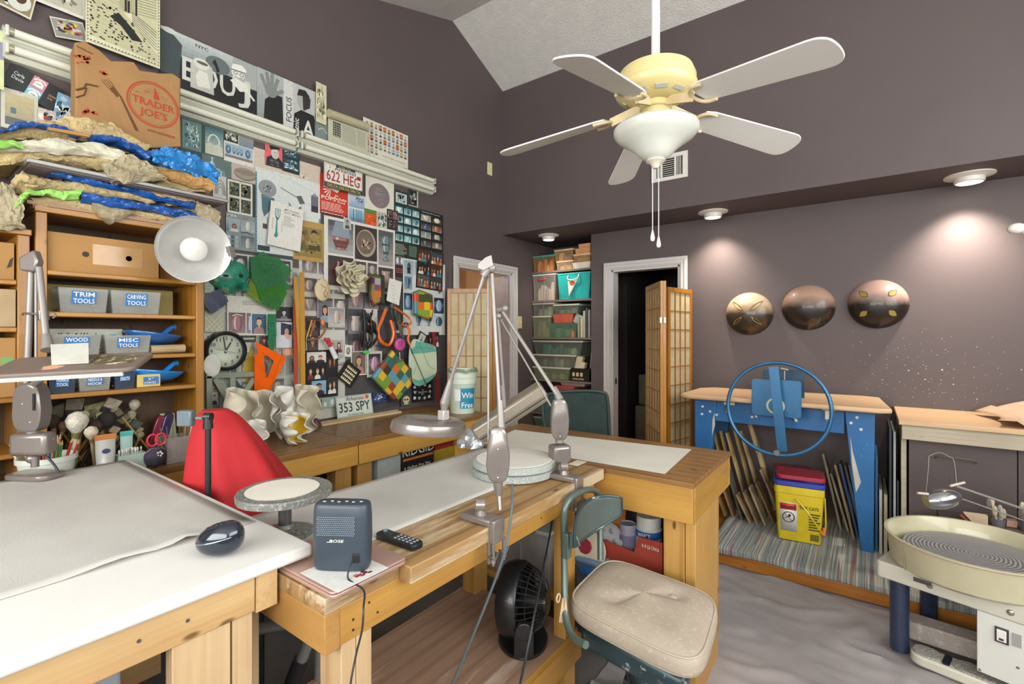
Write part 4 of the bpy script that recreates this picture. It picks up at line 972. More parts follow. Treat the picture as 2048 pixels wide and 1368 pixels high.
people(S,(.04,.74,.62,.96),'#d0ccc6',2,31); people(S,(.66,.5,.96,.95),'#2c2220',2,33,shirts=('#18181a',)); people(S,(.04,.4,.62,.7),'#120e10',3,35); people(S,(.18,.07,.62,.36),'#7fa8c4',1,36); people(S,(.66,.06,.96,.42),'#25282c',2,37,shirts=('#d8d6d0',)); done(S)
S = pin(644,797,676,817,'#8fa79c','pale green photo of a white teapot',lift=None); pot(S,(.45,.1,.95,.95),'ball','#8fa79c','#a9bcb2','#cfd8d0',None,'#cfd8d0'); sil(S,'cup',.22,.15,.25,.45,'#cfd6c4'); done(S)
S = pin(702,703,733,752,'#d6c9b4','portrait of a long haired girl leaning on her arms','portrait_print'); person(S,(.06,.05,.94,.97),'#6f6660','#c99a80','#5a3f2a','#b07a72',long=True); done(S)
S = pin(734,703,764,755,'#c9c9c0','white bordered photo of a pink handled teapot'); pot(S,(.1,.1,.9,.9),'ball','#2c2b2e','#6a686a','#b58aa0',None,'#c4b0bc'); done(S)
S = pin(680,728,716,770,'#15140f','black card with cream combs tilted beside the girl portrait','comb_card','card',rot=-38)
for i in range(4): S.rect(.2,.1+.2*i,.85,.16+.2*i,'#d6c9a0'); [S.rect(.22+.11*j,.16+.2*i,.27+.11*j,.23+.2*i,'#d6c9a0',True) for j in range(6)]
done(S)
S = pin(689,690,704,714,'#d6d4cc','small white card with oval portrait','portrait_card','card',rot=-6); S.disc(.5,.5,.25,.3,'#6f6a66'); S.disc(.5,.52,.14,.16,'#b5a498'); done(S)
S = pin(745,786,775,808,'#2a3c68','navy photo with white star bursts near the number plate'); scribble(S,F,'#2a3c68',['#c9d2e0','#56709c','#18244a'],24,5,.12); done(S)
S = pin(826,768,864,805,'#0f1214','black dinnerware card beneath the turquoise plaque','dinnerware_card','card')
S.txt('The',.45,.58,.07,'#b9c4c0'); S.txt('Dinnerware',.28,.46,.09,'#b9c4c0',.46); S.txt('Show',.42,.36,.07,'#b9c4c0')
for i,(x,y) in enumerate([(.06,.75),(.3,.8),(.6,.8),(.85,.7),(.08,.45),(.85,.4),(.06,.15),(.3,.1),(.58,.08),(.82,.12)]): sil(S,['cup','bowl','jar'][i % 3],x+.03,y,.16,.16,['#c9d0d0','#7fa5b0','#b9a8a4'][i % 3])
done(S)
S = pin(802,792,823,813,'#4a4840','small photo of a grinning skull shape above the bench'); S.disc(.5,.6,.32,.34,'#c9c4a4'); S.rect(.3,.1,.7,.3,'#c9c4a4'); 
for x in (.38,.62): S.disc(x,.58,.09,.09,'#2a2824')
for x in (.38,.46,.54,.62): S.rect(x-.01,.1,x+.01,.26,'#2a2824',x > .39)
done(S)
S = pin(835,665,852,690,'#22201f','tiny black framed figure drawing above the turquoise plaque','postcard','postcard',rot=-28); S.rect(.15,.1,.85,.9,'#b9b9b4'); S.poly([(.4,.2),(.5,.8),(.6,.2)],'#57575c'); done(S)
S = pin(858,664,878,694,'#2c2422','dark snapshot of gathered people beside the red rod'); people(S,F,'#2c2422',4,77); done(S)
# ---- above the strip light
S = pin(2,-30,70,36,'#c9c4b0','tilted snapshot of a burger on white plate at the ceiling end of wall',rot=-10,xr=60)
scribble(S,(.05,.06,.95,.94),'#8a7a5a',['#4f7a44','#b9c4c0','#b8402c','#3f5c9c','#c9a878'],30,3,.18); S.disc(.55,.4,.36,.3,'#c9ccc0'); S.disc(.58,.5,.17,.17,'#4a2c1c'); done(S)
S = pin(55,-60,171,41,'#d2d0c4','pale engraving of grass with white edge','engraving','picture',xr=171)
scribble(S,(.02,.06,.95,.99),'#b5b3a2',['#8d8b78','#cfcdbe','#a19f8c','#75735f'],90,9,.07); done(S)
S = pin(104,45,172,82,'#cfcac0','tilted snapshot with red and yellow flowers beside the street print',rot=14,xr=150)
scribble(S,(.03,.06,.97,.94),'#8d8a84',['#b02c22','#c8b040','#b9b6b0','#5a2420','#3a3430'],30,6,.16); done(S)
S = pin(171,-55,320,138,'#d2cfae','black line print of a cobbled street between tall buildings','street_print','picture',xr=320,lift=.06)
bk = '#1d1e16'; pl = '#c2bf9a'
S.poly([(.05,.3),(.05,.97),(.42,.97),(.42,.42)],pl); S.poly([(.42,.42),(.42,.97),(.64,.97),(.64,.45)],'#b3b08c'); S.poly([(.68,.4),(.68,.97),(.95,.97),(.95,.3)],pl); S.rect(.645,.44,.675,.97,bk)
for i in range(18): y = .47+i*.027; S.line([(.05,y+.03-.05*(y-.6)),(.42,y)],.0016,'#4c4b38'); S.line([(.68,y),(.95,y+.03)],.0022,'#4c4b38')
for i in range(26): S.line([(.43,.45+i*.02),(.63,.452+i*.02)],.0012,'#6a684e')
for x,y in ((.09,.74),(.26,.72),(.12,.93),(.3,.92)):
    S.rect(x,y,x+.12,y+.1,bk)
    for k in (1,2): S.line([(x+.04*k,y),(x+.04*k,y+.1)],.0018,pl); 
    S.line([(x,y+.05),(x+.12,y+.05)],.0018,pl)
for x,y in ((.47,.62),(.55,.6),(.47,.75),(.55,.74),(.47,.88),(.55,.87)): S.rect(x,y,x+.05,y+.06,'#55543c')
for x,y in ((.72,.74),(.84,.74),(.72,.9),(.84,.9)):
    S.rect(x,y,x+.08,y+.1,bk); S.line([(x+.04,y),(x+.04,y+.1)],.0018,pl); S.line([(x,y+.05),(x+.08,y+.05)],.0018,pl)
S.rect(.05,.52,.2,.62,'#4f4e36'); S.rect(.28,.54,.4,.61,'#5d5c44'); S.rect(.5,.44,.57,.56,bk); S.line([(.535,.44),(.535,.56)],.0018,pl)
for i in range(7): S.line([(.6,.46-i*.02),(.95,.36-i*.03)],.0026,'#2a2a20')
S.poly([(.05,.08),(.05,.42),(.3,.46),(.46,.44),(.95,.14),(.95,.05)],'#b9b692'); r = random.Random(5); S.L += 1
for i in range(150):
    x,y = r.uniform(.06,.93),r.uniform(.07,.43)
    if y < .46-.32*max(0,x-.42)/.53: S.poly([(x-.02,y),(x,y+.008),(x+.02,y),(x,y-.008)],bk,True)
S.poly([(.3,.33),(.42,.4),(.6,.3),(.75,.2),(.6,.18),(.45,.28)],'#181a14')
for i in range(30):
    y = .02+i*.032; S.line([(.015,y),(.035,y+.012),(.015,y+.018)],.0018,bk); S.line([(.965,y),(.985,y+.012),(.965,y+.018)],.0018,bk)
for i in range(20): x = .05+i*.045; S.line([(x,.02),(x+.015,.04),(x+.03,.02)],.0018,bk)
done(S)
S = pin(321,-10,514,232,'#8f9a98','black and white NYC poster of cropped figures and lettering','city_poster','poster',xr=514,lift=.03) if False else pin(321,134,514,232,'#8f9a98','black and white NYC poster of cropped figures and lettering','city_poster','poster',xr=514,lift=.03)
S.rect(0,.0,1,.58,'#16181a'); grad(S,.0,.58,1,1,'#b9c0be','#7d8a88'); S.rect(.72,.5,1,1,'#9fa5a2'); S.poly([(0,.2),(0,.95),(.1,.95),(.2,.8),(.17,.2)],'#3b4648'); S.disc(.08,.97,.07,.05,'#c9cac4')
S.txt('NYC',.33,.88,.06,'#16181a',.13)
for i,(t,x,wd) in enumerate((('E',.2,.13),('O',.36,.2),('U',.58,.17),('J',.78,.14))): S.txt(t,x,.2,.42,'#c9cac2',wd)
S.disc(.56,.7,.13,.16,'#5f6a6a',28); S.poly([(.5,.72),(.53,.8),(.55,.72),(.58,.6),(.55,.55),(.53,.66)],'#16181a')
S.poly([(.28,.1),(.28,.55),(.33,.68),(.42,.7),(.5,.6),(.52,.1)],'#b7b8ae'); S.disc(.39,.6,.08,.1,'#cfcfc6'); S.disc(.4,.62,.06,.03,'#5a584a'); S.poly([(.33,.35),(.37,.48),(.45,.46),(.48,.2),(.35,.16)],'#d6d4c8')
S.disc(.78,.7,.075,.1,'#d8d8ce'); S.poly([(.7,.74),(.72,.86),(.82,.9),(.88,.82),(.86,.76)],'#e0e0d6'); S.line([(.7,.745),(.86,.765)],.005,bk)
for x in (.75,.82): S.line([(x+.022*math.cos(t),.7+.03*math.sin(t)) for t in [2*PI*i/10 for i in range(11)]],.003,bk)
S.line([(.74,.63),(.8,.61),(.83,.65)],.003,bk); S.poly([(.69,.52),(.76,.6),(.88,.56),(.9,.42),(.8,.36)],'#d8d8ce'); S.line([(.84,.5),(.97,.28)],.012,'#d8d8ce'); done(S)
S = pin(514,185,633,283,'#a9aeaa','black and white portrait poster of a man with raised palm','portrait_poster','poster',xr=633,lift=.034)
grad(S,0,0,.42,1,'#aab0ae','#8a918f'); S.rect(.42,0,.58,1,'#c9cac4'); S.rect(.58,0,1,1,'#b5b8b4'); S.poly([(.1,0),(.12,.45),(.25,.62),(.4,.62),(.42,0)],'#17181a')
S.disc(.22,.66,.1,.13,'#7d8280')
for x0,y0,x1,y1 in ((.14,.68,.06,.9),(.18,.74,.15,.98),(.23,.75,.24,1.),(.28,.73,.33,.93),(.3,.64,.42,.74)): S.line([(x0,y0),(x1,y1)],.022,'#7d8280')
S.poly([(.58,0),(.6,.4),(.72,.52),(.95,.5),(1,.3),(1,0)],'#17181a'); S.disc(.76,.72,.11,.2,'#a3a29c',24); S.poly([(.76,.52),(.88,.62),(.89,.8),(.8,.92),(.74,.92)],'#2a2a2c'); S.poly([(.65,.78),(.68,.92),(.8,.94),(.88,.84)],'#1c1c1e')
S.txt('FOCUS',.555,.2,.09*1.2,'#3a3c3c',None,vert=True); S.txt('etnic',.68,.05,.1,'#d8d8d2',None,vert=True); S.txt('A',.74,.02,.34,'#d6d6ce',.22); done(S)
S = pin(632,166,653,246,'#c9c4a0','torn yellowed paper strip of carved lettering','paper_strip','paper',lift=.05,xr=640); scribble(S,(.05,.02,.95,.98),'#c9c4a4',['#7d7a60','#e0dcc0','#4f4d3c','#a5a184'],50,4,.12); done(S)
S = pin(630,230,660,290,'#75827f','grey green photo corner behind the yellowed strip',lift=.036,xr=640); S.line([(.2,.5),(.5,.6),(.8,.45)],.006,'#b9c0bc'); done(S)
S = pin(656,225,736,290,'#b9b8a2','pale louvre panel poster with curled top edge','louvre_poster','poster',xr=656,lift=.05)
S.rect(.12,.35,.3,.8,'#1f2220')
for i in range(6): S.line([(.12,.38+i*.07),(.3,.38+i*.07)],.003,'#b9b8a2'); 
for i in range(3): S.line([(.16+i*.05,.35),(.16+i*.05,.8)],.003,'#b9b8a2')
for i in range(14): S.line([(.34,.3+i*.038),(.68,.3+i*.038)],.0035,'#8d8d7c')
for i in range(9): S.line([(.72+i*.024,.3),(.72+i*.024,.82)],.003,'#8d8d7c')
o = done(S); c0,c1 = PX(657,226,XB+.07),PX(735,254,XB+.07)
m = MB(printmat()); m.col = lin('#b0a98a'); m.tube([c0+(c1-c0)*t/6 for t in range(7)],.028,14); m.build('curled_edge',o)
S = pin(726,233,816,318,'#d3d2c2','white sheet with rows of tiny head portraits','portrait_sheet','poster',xr=726,lift=.02)
r = random.Random(12)
for j in range(5):
    for i in range(10):
        if j == 4 and i > 2: continue
        x,y = .05+i*.094,.83-j*.155; person(S,(x,y,x+.07,y+.13),r.choice(['#b9c0b0','#c9b090','#a9b4bc','#d0ccc0','#c2703a']),r.choice(['#c99a7c','#8a5c42','#d6b096']),r.choice(['#1c1512','#4a3020','#8a6a3a']),r.choice(['#2a2a30','#7a4a50','#48704a','#5a6a8a']))
S.rows(.4,.22,.95,.27,1,'#b5a58a',.1); S.rect(.9,.03,.97,.14,'#b0563a'); done(S)
# ---- wall beside the bookcases
q = [PX(x,y,-2.985) for x,y in ((0,165),(104,222),(129,183),(16,118))]
ux = (q[1]-q[0]).normalized(); uy = UY-ux*UY.dot(ux)
S = Sheet(q[0],ux,uy,(q[1]-q[0]).length,(q[3]-q[0]).length,'#23282a',.001); S.meta = ('exhibit_card','long charcoal card with pink and blue telephone pictures','card',None)
S.txt('Carla',.1,.6,.13,'#c9cfcc',.2); S.txt('Davis',.1,.42,.13,'#c9cfcc',.22)
for y,c in ((.5,'#c9808c'),(.02,'#7fb4cc')):
    S.rect(.42,y,.7,y+.47,c); S.poly([(.47,y+.08),(.48,y+.26),(.53,y+.34),(.6,y+.34),(.65,y+.26),(.66,y+.08)],'#dfe0da'); S.line([(.45,y+.3),(.5,y+.4),(.63,y+.4),(.68,y+.3)],.006,'#dfe0da'); S.line([(.52,y+.2),(.61,y+.2)],.003,'#3c3c40')
S.txt('2008',.8,.5,.08,'#b08a6a'); S.txt('July',.8,.38,.08,'#b08a6a'); done(S)
S = pin(2,183,76,262,'#b9b9ac','white framed tan picture behind the newspaper heap','framed_picture','picture',xr=40,thick=.015,lift=.02); grad(S,.1,.1,.9,.9,'#b5a780','#8f8a70'); S.rect(.1,.1,.9,.3,'#57605a'); S.rect(.25,.4,.4,.55,'#4f6a70'); done(S)
S = pin(110,190,153,244,'#8fb4c8','blue and white floral card beside paper bag','floral_card','card',rot=-9,xr=130); scribble(S,F,'#7fa9c4',['#e0e4e2','#3f6f96','#b9ccd6','#28405c','#b06a70'],26,4,.2); done(S)
S = pin(76,214,112,262,'#b9b2a8','small pink spotted snapshot behind the crumpled newspaper'); scribble(S,F,'#b9b2a8',['#8a3038','#d6d0c8','#4a4440'],18,9,.2); done(S)
S = pin(-60,60,8,178,'#c6cf9a','pale green sheet at the end of strip light','green_sheet','paper',xr=0,lift=.05); S.rect(.4,.5,1,.8,'#8d8aa4'); done(S)
# white ledge strips on the bench under the board
a,b = PX(645,845,-2.93),PX(790,812,-2.93)
for i,(dx,hz,c) in enumerate(((.02,.02,'#c4b086'),(.055,.014,'#d0bd94'))):
    m = MB(wood('pale_strip_%d' % i,c,'#9a7f52','y',.6,coat=0)); m.box((-2.94+dx,a.y-.05,.9005),(-2.91+dx,b.y,.9+hz)); tag(m.build('wood_strip'),['inner pale wood strip lying along the board','outer pale wood strip lying on the bench below number plate'][i],'wood strip')
# leaning plate
a = PX(674,817,-2.93); b = PX(746,803,-2.93); zt = PX(680,777,-2.95).z
S = licence('number_plate','white number plate reading 353 SPY resting on the bench',Vector((-2.925,a.y,.917)),UX,Vector((-.18,0,1)).normalized(),b.y-a.y,.15,[('353 SPY',.07,.25,.44,'#26302c',.86),('Arkansas',.27,.76,.19,'#6d2a34',.5),('The Natural State',.28,.06,.1,'#4a504c',.44)],'#a9b4a8','#c6d0c6')
S.disc(.86,.85,.055,.1,'#c8642c'); S.disc(.42,.5,.03,.03,'#b0bab0'); done(S)
# ================================================================ bookcases and what is on them
UY = Vector((0,1,0))
CASE_X = wood('honey_oak_depth','#a87226','#744813','x',.4)
CASE_Y = wood('honey_oak_shelf','#ab772a','#784d16','y',.4)
CASE_Z = wood('honey_oak_side','#a97428','#764b15','z',.4)
CASE_BACK = wood('dark_oak_back','#50371b','#2c1c0c','z',.6,coat=0)
CARD = mat('cardboard','#a27a48',.85,var=.07,vs=4,bump=.1,bs=80)
CARD2 = mat('olive_cardboard','#8b7c4c',.85,var=.08,vs=4)
def bookcase(y0,y1,ztop,shelves,lab):
    T = thing('bookcase',lab,'bookcase',(-2.85,(y0+y1)/2,.9))
    for a in (y0,y1-.036):
        m = MB(CASE_Z); m.box((-2.995,a,.9005),(-2.7,a+.036,ztop-.024)); m.build('side_panel',T,bevel=.003)
    m = MB(CASE_Y); m.box((-2.998,y0-.004,ztop-.024),(-2.69,y1+.004,ztop)); m.build('top_panel',T,bevel=.003)
    m = MB(CASE_BACK); m.box((-2.997,y0+.036,.9005),(-2.985,y1-.036,ztop-.024)); m.build('back_panel',T)
    for z in shelves:
        m = MB(CASE_Y); m.box((-2.985,y0+.036,z-.02),(-2.7,y1-.036,z)); m.build('shelf',T,bevel=.004)
bookcase(.425,1.04,2.02,(1.763,1.592,1.405,1.25),'tall honey wood bookcase of labelled tool trays beneath the paper bag')
bookcase(-.32,.41,1.917,(1.713,1.527,1.25,1.03),'lower honey wood bookcase of cardboard boxes at the edge of view')
def pbox(name,lab,px0,px1,ptop,X,z,depth,m,cat='box',bev=.002,**kw):
    """box whose front face lies at X between two pixel columns, standing at height z"""
    y0 = PX(px0,600,X).y; y1 = PX(px1,600,X).y; zt = PX((px0+px1)/2,ptop,X).z
    T = thing(name,lab,cat,(X-depth/2,(y0+y1)/2,z+.0008),0,kw.get('group'))
    b = MB(m); b.box((-depth/2,(y0-y1)/2,0),(depth/2,(y1-y0)/2,zt-z)); b.build('body',T,local=True,bevel=bev)
    return T,(y1-y0),zt-z
TAPE = mat('blue_tape','#2f6fae',.6,var=.08)
INKW = mat('white_ink','#e6e6e2',.6)
CLR = clear('tray_plastic','#d6d8d2',.26,.12)
CARDTAPE = mat('packing_tape','#ac875a',.25)
t,w_,h_ = pbox('cardboard_box','long cardboard box with two dark hand holes on top bookcase shelf',95,318,476,-2.72,1.763,.2,CARD)
for f in (-.19,.2): m = MB(mat('hole_dark','#3a3428',.9)); m.cyl((.0995,f*w_*1.0+.0,h_*.5),(.101,f*w_,h_*.5),.012); m.build('hand_hole',t,local=True)
m = MB(CARDTAPE); m.box((.1,-.05,h_*.25),(.101,.13,h_*.8)); m.build('tape',t,local=True)
pbox('cardboard_box','small cardboard box in shade beyond the long cardboard box',320,362,512,-2.8,1.763,.12,CARD)
pbox('cardboard_box','wide olive cardboard box behind the trim tool trays',92,346,575,-2.87,1.592,.1,CARD2)
t,w_,h_ = pbox('cardboard_box','low pale box with teal print and handwriting behind the lower trays',97,245,658,-2.87,1.405,.1,mat('pale_teal_box','#b9bcac',.7,var=.1))
m = MB(mat('marker_black','#15171a',.6)); m.text('Kelly & Ward',(.0505,-w_*.4,h_*.55),(0,1,0),(0,0,1),h_*.3,w_*.5,shear=.2); m.build('handwriting',t,local=True)
m = MB(mat('teal_print','#2c8a99',.6)); m.prism(ell(w_*.18,h_*.6,.03,.022),.0006,frame((.0502,0,0),(1,0,0),(0,1,0))); m.prism(ell(w_*.36,h_*.6,.03,.022),.0006,frame((.0502,0,0),(1,0,0),(0,1,0))); m.build('print',t,local=True)
def tray(lab,px0,px1,ptop,X,z,depth,text,mat_=None,fill='#7b6f60',lidm=None):
    y0 = PX(px0,600,X).y; y1 = PX(px1,600,X).y; w_ = y1-y0; h_ = PX((px0+px1)/2,ptop,X).z-z
    T = thing('tool_tray',lab,'tray',(X-depth/2,(y0+y1)/2,z+.001),0,'labelled tool trays')
    m = MB(mat_ or CLR); d = depth/2; k = .9; n = 0
    o = [(d,w_/2),(-d,w_/2),(-d,-w_/2),(d,-w_/2)]
    bot = [Vector((x*k,y*k,0)) for x,y in o]; top = [Vector((x,y,h_)) for x,y in o]; bi = [Vector((x*k*.97,y*k*.97,.002)) for x,y in o]; ti = [Vector((x*.97,y*.97,h_)) for x,y in o]
    for A,B in ((bot,top),(bi,ti),(top,ti)): m.add(A+B,[(i,(i+1) % 4,4+(i+1) % 4,4+i) for i in range(4)])
    m.add(bot,[(0,1,2,3)]); m.build('tub',T,local=True)
    r = random.Random(len(text)*7+px0)
    if fill:
        for i in range(9):
            m = MB(mat('tool_bit_%d' % (i % 4),['#8a6a44','#55504c','#a59a8a','#7a4038'][i % 4],.5)); x = r.uniform(-.6,.6)*d; y = r.uniform(-.32,.32)*w_; a = r.uniform(-.5,.5); L = min(.1,w_*.25)
            m.cyl((x,y-L*math.cos(a),.006+.012*r.random()),(x+L*math.sin(a)*.5,y+L*math.cos(a),.008+h_*.4*r.random()),.004,n=8); m.build('tool',T,local=True)
    if text:
        m = MB(TAPE); lw,lh = min(.085,w_*.52),h_*(.24*len(text)+.06); cz = h_*.62; X0 = d*(.9+.1*cz/h_)+.003; tilt = Vector((.1*d/h_,0,1)).normalized()
        F_ = frame((X0,0,cz),Vector((0,1,0)).cross(tilt),(0,1,0))
        m.prism([(-lw/2,-lh/2),(lw/2-.004,-lh/2+.002),(lw/2,lh/2),(lw*.1,lh/2-.001),(-lw/2+.003,lh/2)],.0008,F_); lb = m.build('tape_label',T,local=True)
        m = MB(INKW); row = lh/len(text)
        for i,tx in enumerate(text):
            m.text(tx,F_ @ Vector((-lw*.42,lh/2-row*(i+.86),.0012)),(0,1,0),tilt,row*.68,lw*.84,th=.0003)
        m.build('lettering',lb,local=True)
    return T
tray('clear tray labelled TRIM TOOLS on blue tape',116,217,577,-2.735,1.592,.12,('TRIM','TOOLS'))
T = tray('clear tray labelled CARVING TOOLS on blue tape',221,322,583,-2.735,1.592,.12,('CARVING','TOOLS'))
m = MB(mat('tissue_white','#cfcfc8',.8)); m.grid(lambda u,v: Vector((.04-.05*u,-.05+.1*v,.055+.02*math.sin(u*5+v*3)*(1-abs(2*v-1))+.012*mnoise.noise(Vector((u*4,v*4,1))))),8,12); m.build('tissue',T,local=True)
tray('clear tray labelled WOOD TOOLS holding brown pieces',101,203,669,-2.735,1.405,.12,('WOOD','TOOLS'),fill='#6a4a40')
tray('greyish tray labelled MISC TOOLS beside the WOOD tray',209,302,671,-2.735,1.405,.12,('MISC','TOOLS'))
tray('dark blue tray labelled PEBBLE TOOL on the lowest full shelf',97,152,751,-2.735,1.25,.1,('PEBBLE','TOOL'),mat('navy_tray','#27364c',.4))
tray('clear tray labelled NEEDLE AND HOOK on the lowest full shelf',157,222,752,-2.735,1.25,.1,('NEEDLE &','HOOK'))
tray('small navy tray labelled EXACTO beside cream box',229,271,745,-2.735,1.25,.1,('EXACTO',),mat('navy_tray','#27364c',.4))
t,w_,h_ = pbox('small_box','small cream box with blue tape label beside EXACTO tray',275,321,749,-2.735,1.25,.06,mat('cream_card','#c9b468',.7))
m = MB(TAPE); m.box((.03,-w_*.25,h_*.2),(.0308,w_*.42,h_*.8)); lb = m.build('tape_label',t,local=True); m = MB(INKW); m.text('XT',(.0311,-w_*.05,h_*.5),(0,1,0),(0,0,1),h_*.22); m.text('KNIVES',(.0311,-w_*.2,h_*.24),(0,1,0),(0,0,1),h_*.18,w_*.5); m.build('lettering',lb,local=True)
# art sheets lying over the trays
p = PX(215,738,-2.72)
m = MB(mat('painted_scrap','#4a3f34',.5,var=.4,vs=30,dirt='#c9b48a',ds=26,dirt_amt=.56)); m.grid(lambda u,v: Vector((-2.9+.24*u,.58+.2*v,1.313+.012*math.sin(u*3)+.01*v)),8,8)
# blue scoop pans
def pan(lab,px,py,z,c):
    p = PX(px,py,-2.8); T = thing('scoop_pan',lab,'pan',(-2.82,p.y,z),.25)
    bl = mat(c[1],c[0],.25,var=.12,coat=.4)
    def f(u,v):
        a = 2*PI*u; rr = .35+.65*v if v < .9 else 1.0
        tilt = .012*math.cos(a)
        return Vector((.09*rr*math.sin(a),.125*rr*math.cos(a)*(1+.1*math.cos(a)),.004+.05*v**2.2+.02*v*(-math.cos(a))*.8+.018))
    m = MB(bl); m.grid(f,40,10,True); m.sph((0,0,.022),(.04,.05,.012),16,6); m.build('bowl',T,local=True,solid=.004)
    m = MB(bl); m.tube(smooth_pts([(.02,.03,.055),(.02,.06,.08),(.02,.085,.1),(.02,.098,.102)],5),[.012]*15+[.016],10); m.build('handle',T,local=True)
pan('dull blue scoop pan lying on tray shelf above bright blue one',305,672,1.432,('#2a5f9c','blue_pan_dull'))
pan('bright blue glossy scoop pan on the lowest full shelf',310,745,1.2505,('#1f7fca','blue_pan_bright'))
p0,p1 = PX(302,696,-2.74),PX(370,697,-2.74)
m = MB(mat('mailing_tube','#a58f6a',.8)); m.lathe([(.02,0),(.02,(p1.y-p0.y)),(.016,(p1.y-p0.y)),(.016,0),(.02,0)],24,frame((-2.75,p0.y,1.426),(0,1,.02)),cap=False)
tag(m.build('cardboard_tube'),'tan cardboard tube lying under the dull blue scoop pan','tube')
# second bookcase contents
t,w_,h_ = pbox('cardboard_box','cardboard box with leaf print on top shelf of lower bookcase',-30,29,484,-2.72,1.713,.22,CARD)
m = MB(mat('leaf_ink','#3b3a2c',.8)); m.prism([(w_*.22,h_*.3),(w_*.34,h_*.55),(w_*.46,h_*.62),(w_*.4,h_*.36)],.0006,frame((.1102,0,0),(1,0,0),(0,1,0))); m.build('leaf_print',t,local=True)
pbox('cardboard_box','plain grey brown cardboard box on middle shelf of lower bookcase',-30,32,578,-2.7,1.527,.24,mat('grey_board','#a8906e',.85))
t,w_,h_ = pbox('cardboard_box','carton with green and red print beside the folded lamp arms',-30,32,676,-2.72,1.25,.24,CARD)
m = MB(mat('green_print','#6f9a5c',.7)); m.box((.12,w_*.0,h_*.45),(.1206,w_*.42,h_*.68)); m.build('green_print',t,local=True); m = MB(mat('red_print','#b5532f',.7)); m.box((.12,0,h_*.26),(.1206,w_*.42,h_*.34)); m.build('red_print',t,local=True)
# newspaper heap over the bookcases: wrapped slabs and plastic sheets
NEWS = None
def newsmat(name,c,ink='#6d6446',s=150.):
    if name in MC: return MC[name]
    nt = NT(name); v = nt.coord(); f = nt.noise(v,7,5); base = nt.ramp(f,[(.3,mul(lin(c),.8)),(.7,mul(lin(c),1.1))])
    w = nt.n('ShaderNodeTexWave',bands_direction='Z'); w.inputs['Scale'].default_value = s/1.1; w.inputs['Distortion'].default_value = 2.5; nt.l(v,w.inputs['Vector'])
    msk = nt.ramp(nt.noise(v,11,2),[(.46,(0,0,0,1)),(.52,(.5,.5,.5,1))]); wl = nt.ramp(w.outputs['Fac'],[(.45,(0,0,0,1)),(.6,(1,1,1,1))])
    mm = nt.t.nodes.new('ShaderNodeMixRGB'); mm.blend_type = 'MULTIPLY'; mm.inputs[0].default_value = 1; nt.l(msk,mm.inputs[1]); nt.l(wl,mm.inputs[2])
    nt.l(cmix(nt,mm.outputs[0],base,lin(ink)),nt.b.inputs['Base Color']); nt.b.inputs['Roughness'].default_value = .85
    nt.bump(nt.noise(v,34,5,.65),.7,.02); MC[name] = nt.m; return nt.m
N1 = newsmat('yellowed_newspaper','#c2ac7c'); N2 = newsmat('grey_newspaper','#ada183'); N3 = newsmat('tan_kraft','#b98f58','#9a7444')
BLUEP = mat('blue_plastic','#14498f',.35,var=.3,vs=14,bump=.6,bs=22,coat=.2); BLUEL = mat('light_blue_plastic','#2a7fc4',.3,var=.25,vs=14,bump=.6,bs=22,coat=.3)
WHITEP = mat('milky_plastic','#c4c0aa',.4,var=.14,bump=.6,bs=26); GREENP = mat('green_plastic','#8cc45e',.35,var=.15,bump=.4,bs=30)
NV = 29
def wad(name,lab,cat,top,bot,X,depth,m,amp=.012,seed=0,n=80):
    """crumpled slab: outline of its front face given by upper and lower pixel lines, running back to the wall"""
    def interp(pts,t):
        x = pts[0][0]+(pts[-1][0]-pts[0][0])*t
        for (a,b),(c,d) in zip(pts[:-1],pts[1:]):
            if x <= c: return x,b+(d-b)*(x-a)/(c-a or 1)
        return pts[-1]
    def f(u,v):
        a = interp(top,u); b = interp(bot,u)
        if v < .25: P = PX(b[0],b[1],X); P.x -= depth*(1-v/.25)
        elif v > .75: P = PX(a[0],a[1],X); P.x -= depth*(v-.75)/.25
        else:
            q = (v-.25)/.5; A,B = PX(a[0],a[1],X),PX(b[0],b[1],X); P = B+(A-B)*q; P.x += min(.02,(A.z-B.z)*.35)*math.sin(PI*q); P.z += .012*mnoise.noise(Vector((P.y*22,seed,q*1.5)))
        e = min(1,u*8,(1-u)*8)
        k = Vector((P.x*12+seed*3.1,P.y*5+P.z*5,P.z*22)); d = Vector((mnoise.noise(k),mnoise.noise(k+Vector((9,3,1))),mnoise.noise(k+Vector((2,8,5)))))*amp
        k2 = k*2.7; d += Vector((mnoise.noise(k2),mnoise.noise(k2+Vector((5,1,9))),mnoise.noise(k2+Vector((7,7,1)))))*amp*.5
        k3 = k*6.1; q3 = mnoise.noise(k3); P += d*(.4 if v in (0,1) else 1)+Vector((1,.3,.6))*(abs(q3)-.25)*amp*.9
        P.x = max(P.x,-2.997)
        return P
    mb = MB(m); mb.grid(f,n,NV)
    k = len(mb.v); nn = n
    mb.f.append(tuple(j*nn for j in range(NV))); mb.f.append(tuple(j*nn+nn-1 for j in reversed(range(NV)))); mb.mi += [0,0]; mb.c += [None,None]
    mb.f += [((NV-1)*nn+i,(NV-1)*nn+i+1,i+1,i) for i in range(nn-1)]; mb.mi += [0]*(nn-1); mb.c += [None]*(nn-1)
    return tag(mb.build(name,ang=24),lab,cat,None)
def sc(pts,k=4.452,oy=230): return [(x/k,oy+y/k) for x,y in pts]
b0 = PX(62,420,-2.68)
m = MB(wood('pink_brown_board','#a5806a','#7a5644','y',.7)); m.box((-2.99,.40,2.0205),(-2.69,1.1,2.034)); tag(m.build('flat_board'),'pinkish brown board lying directly on bookcase top','board')
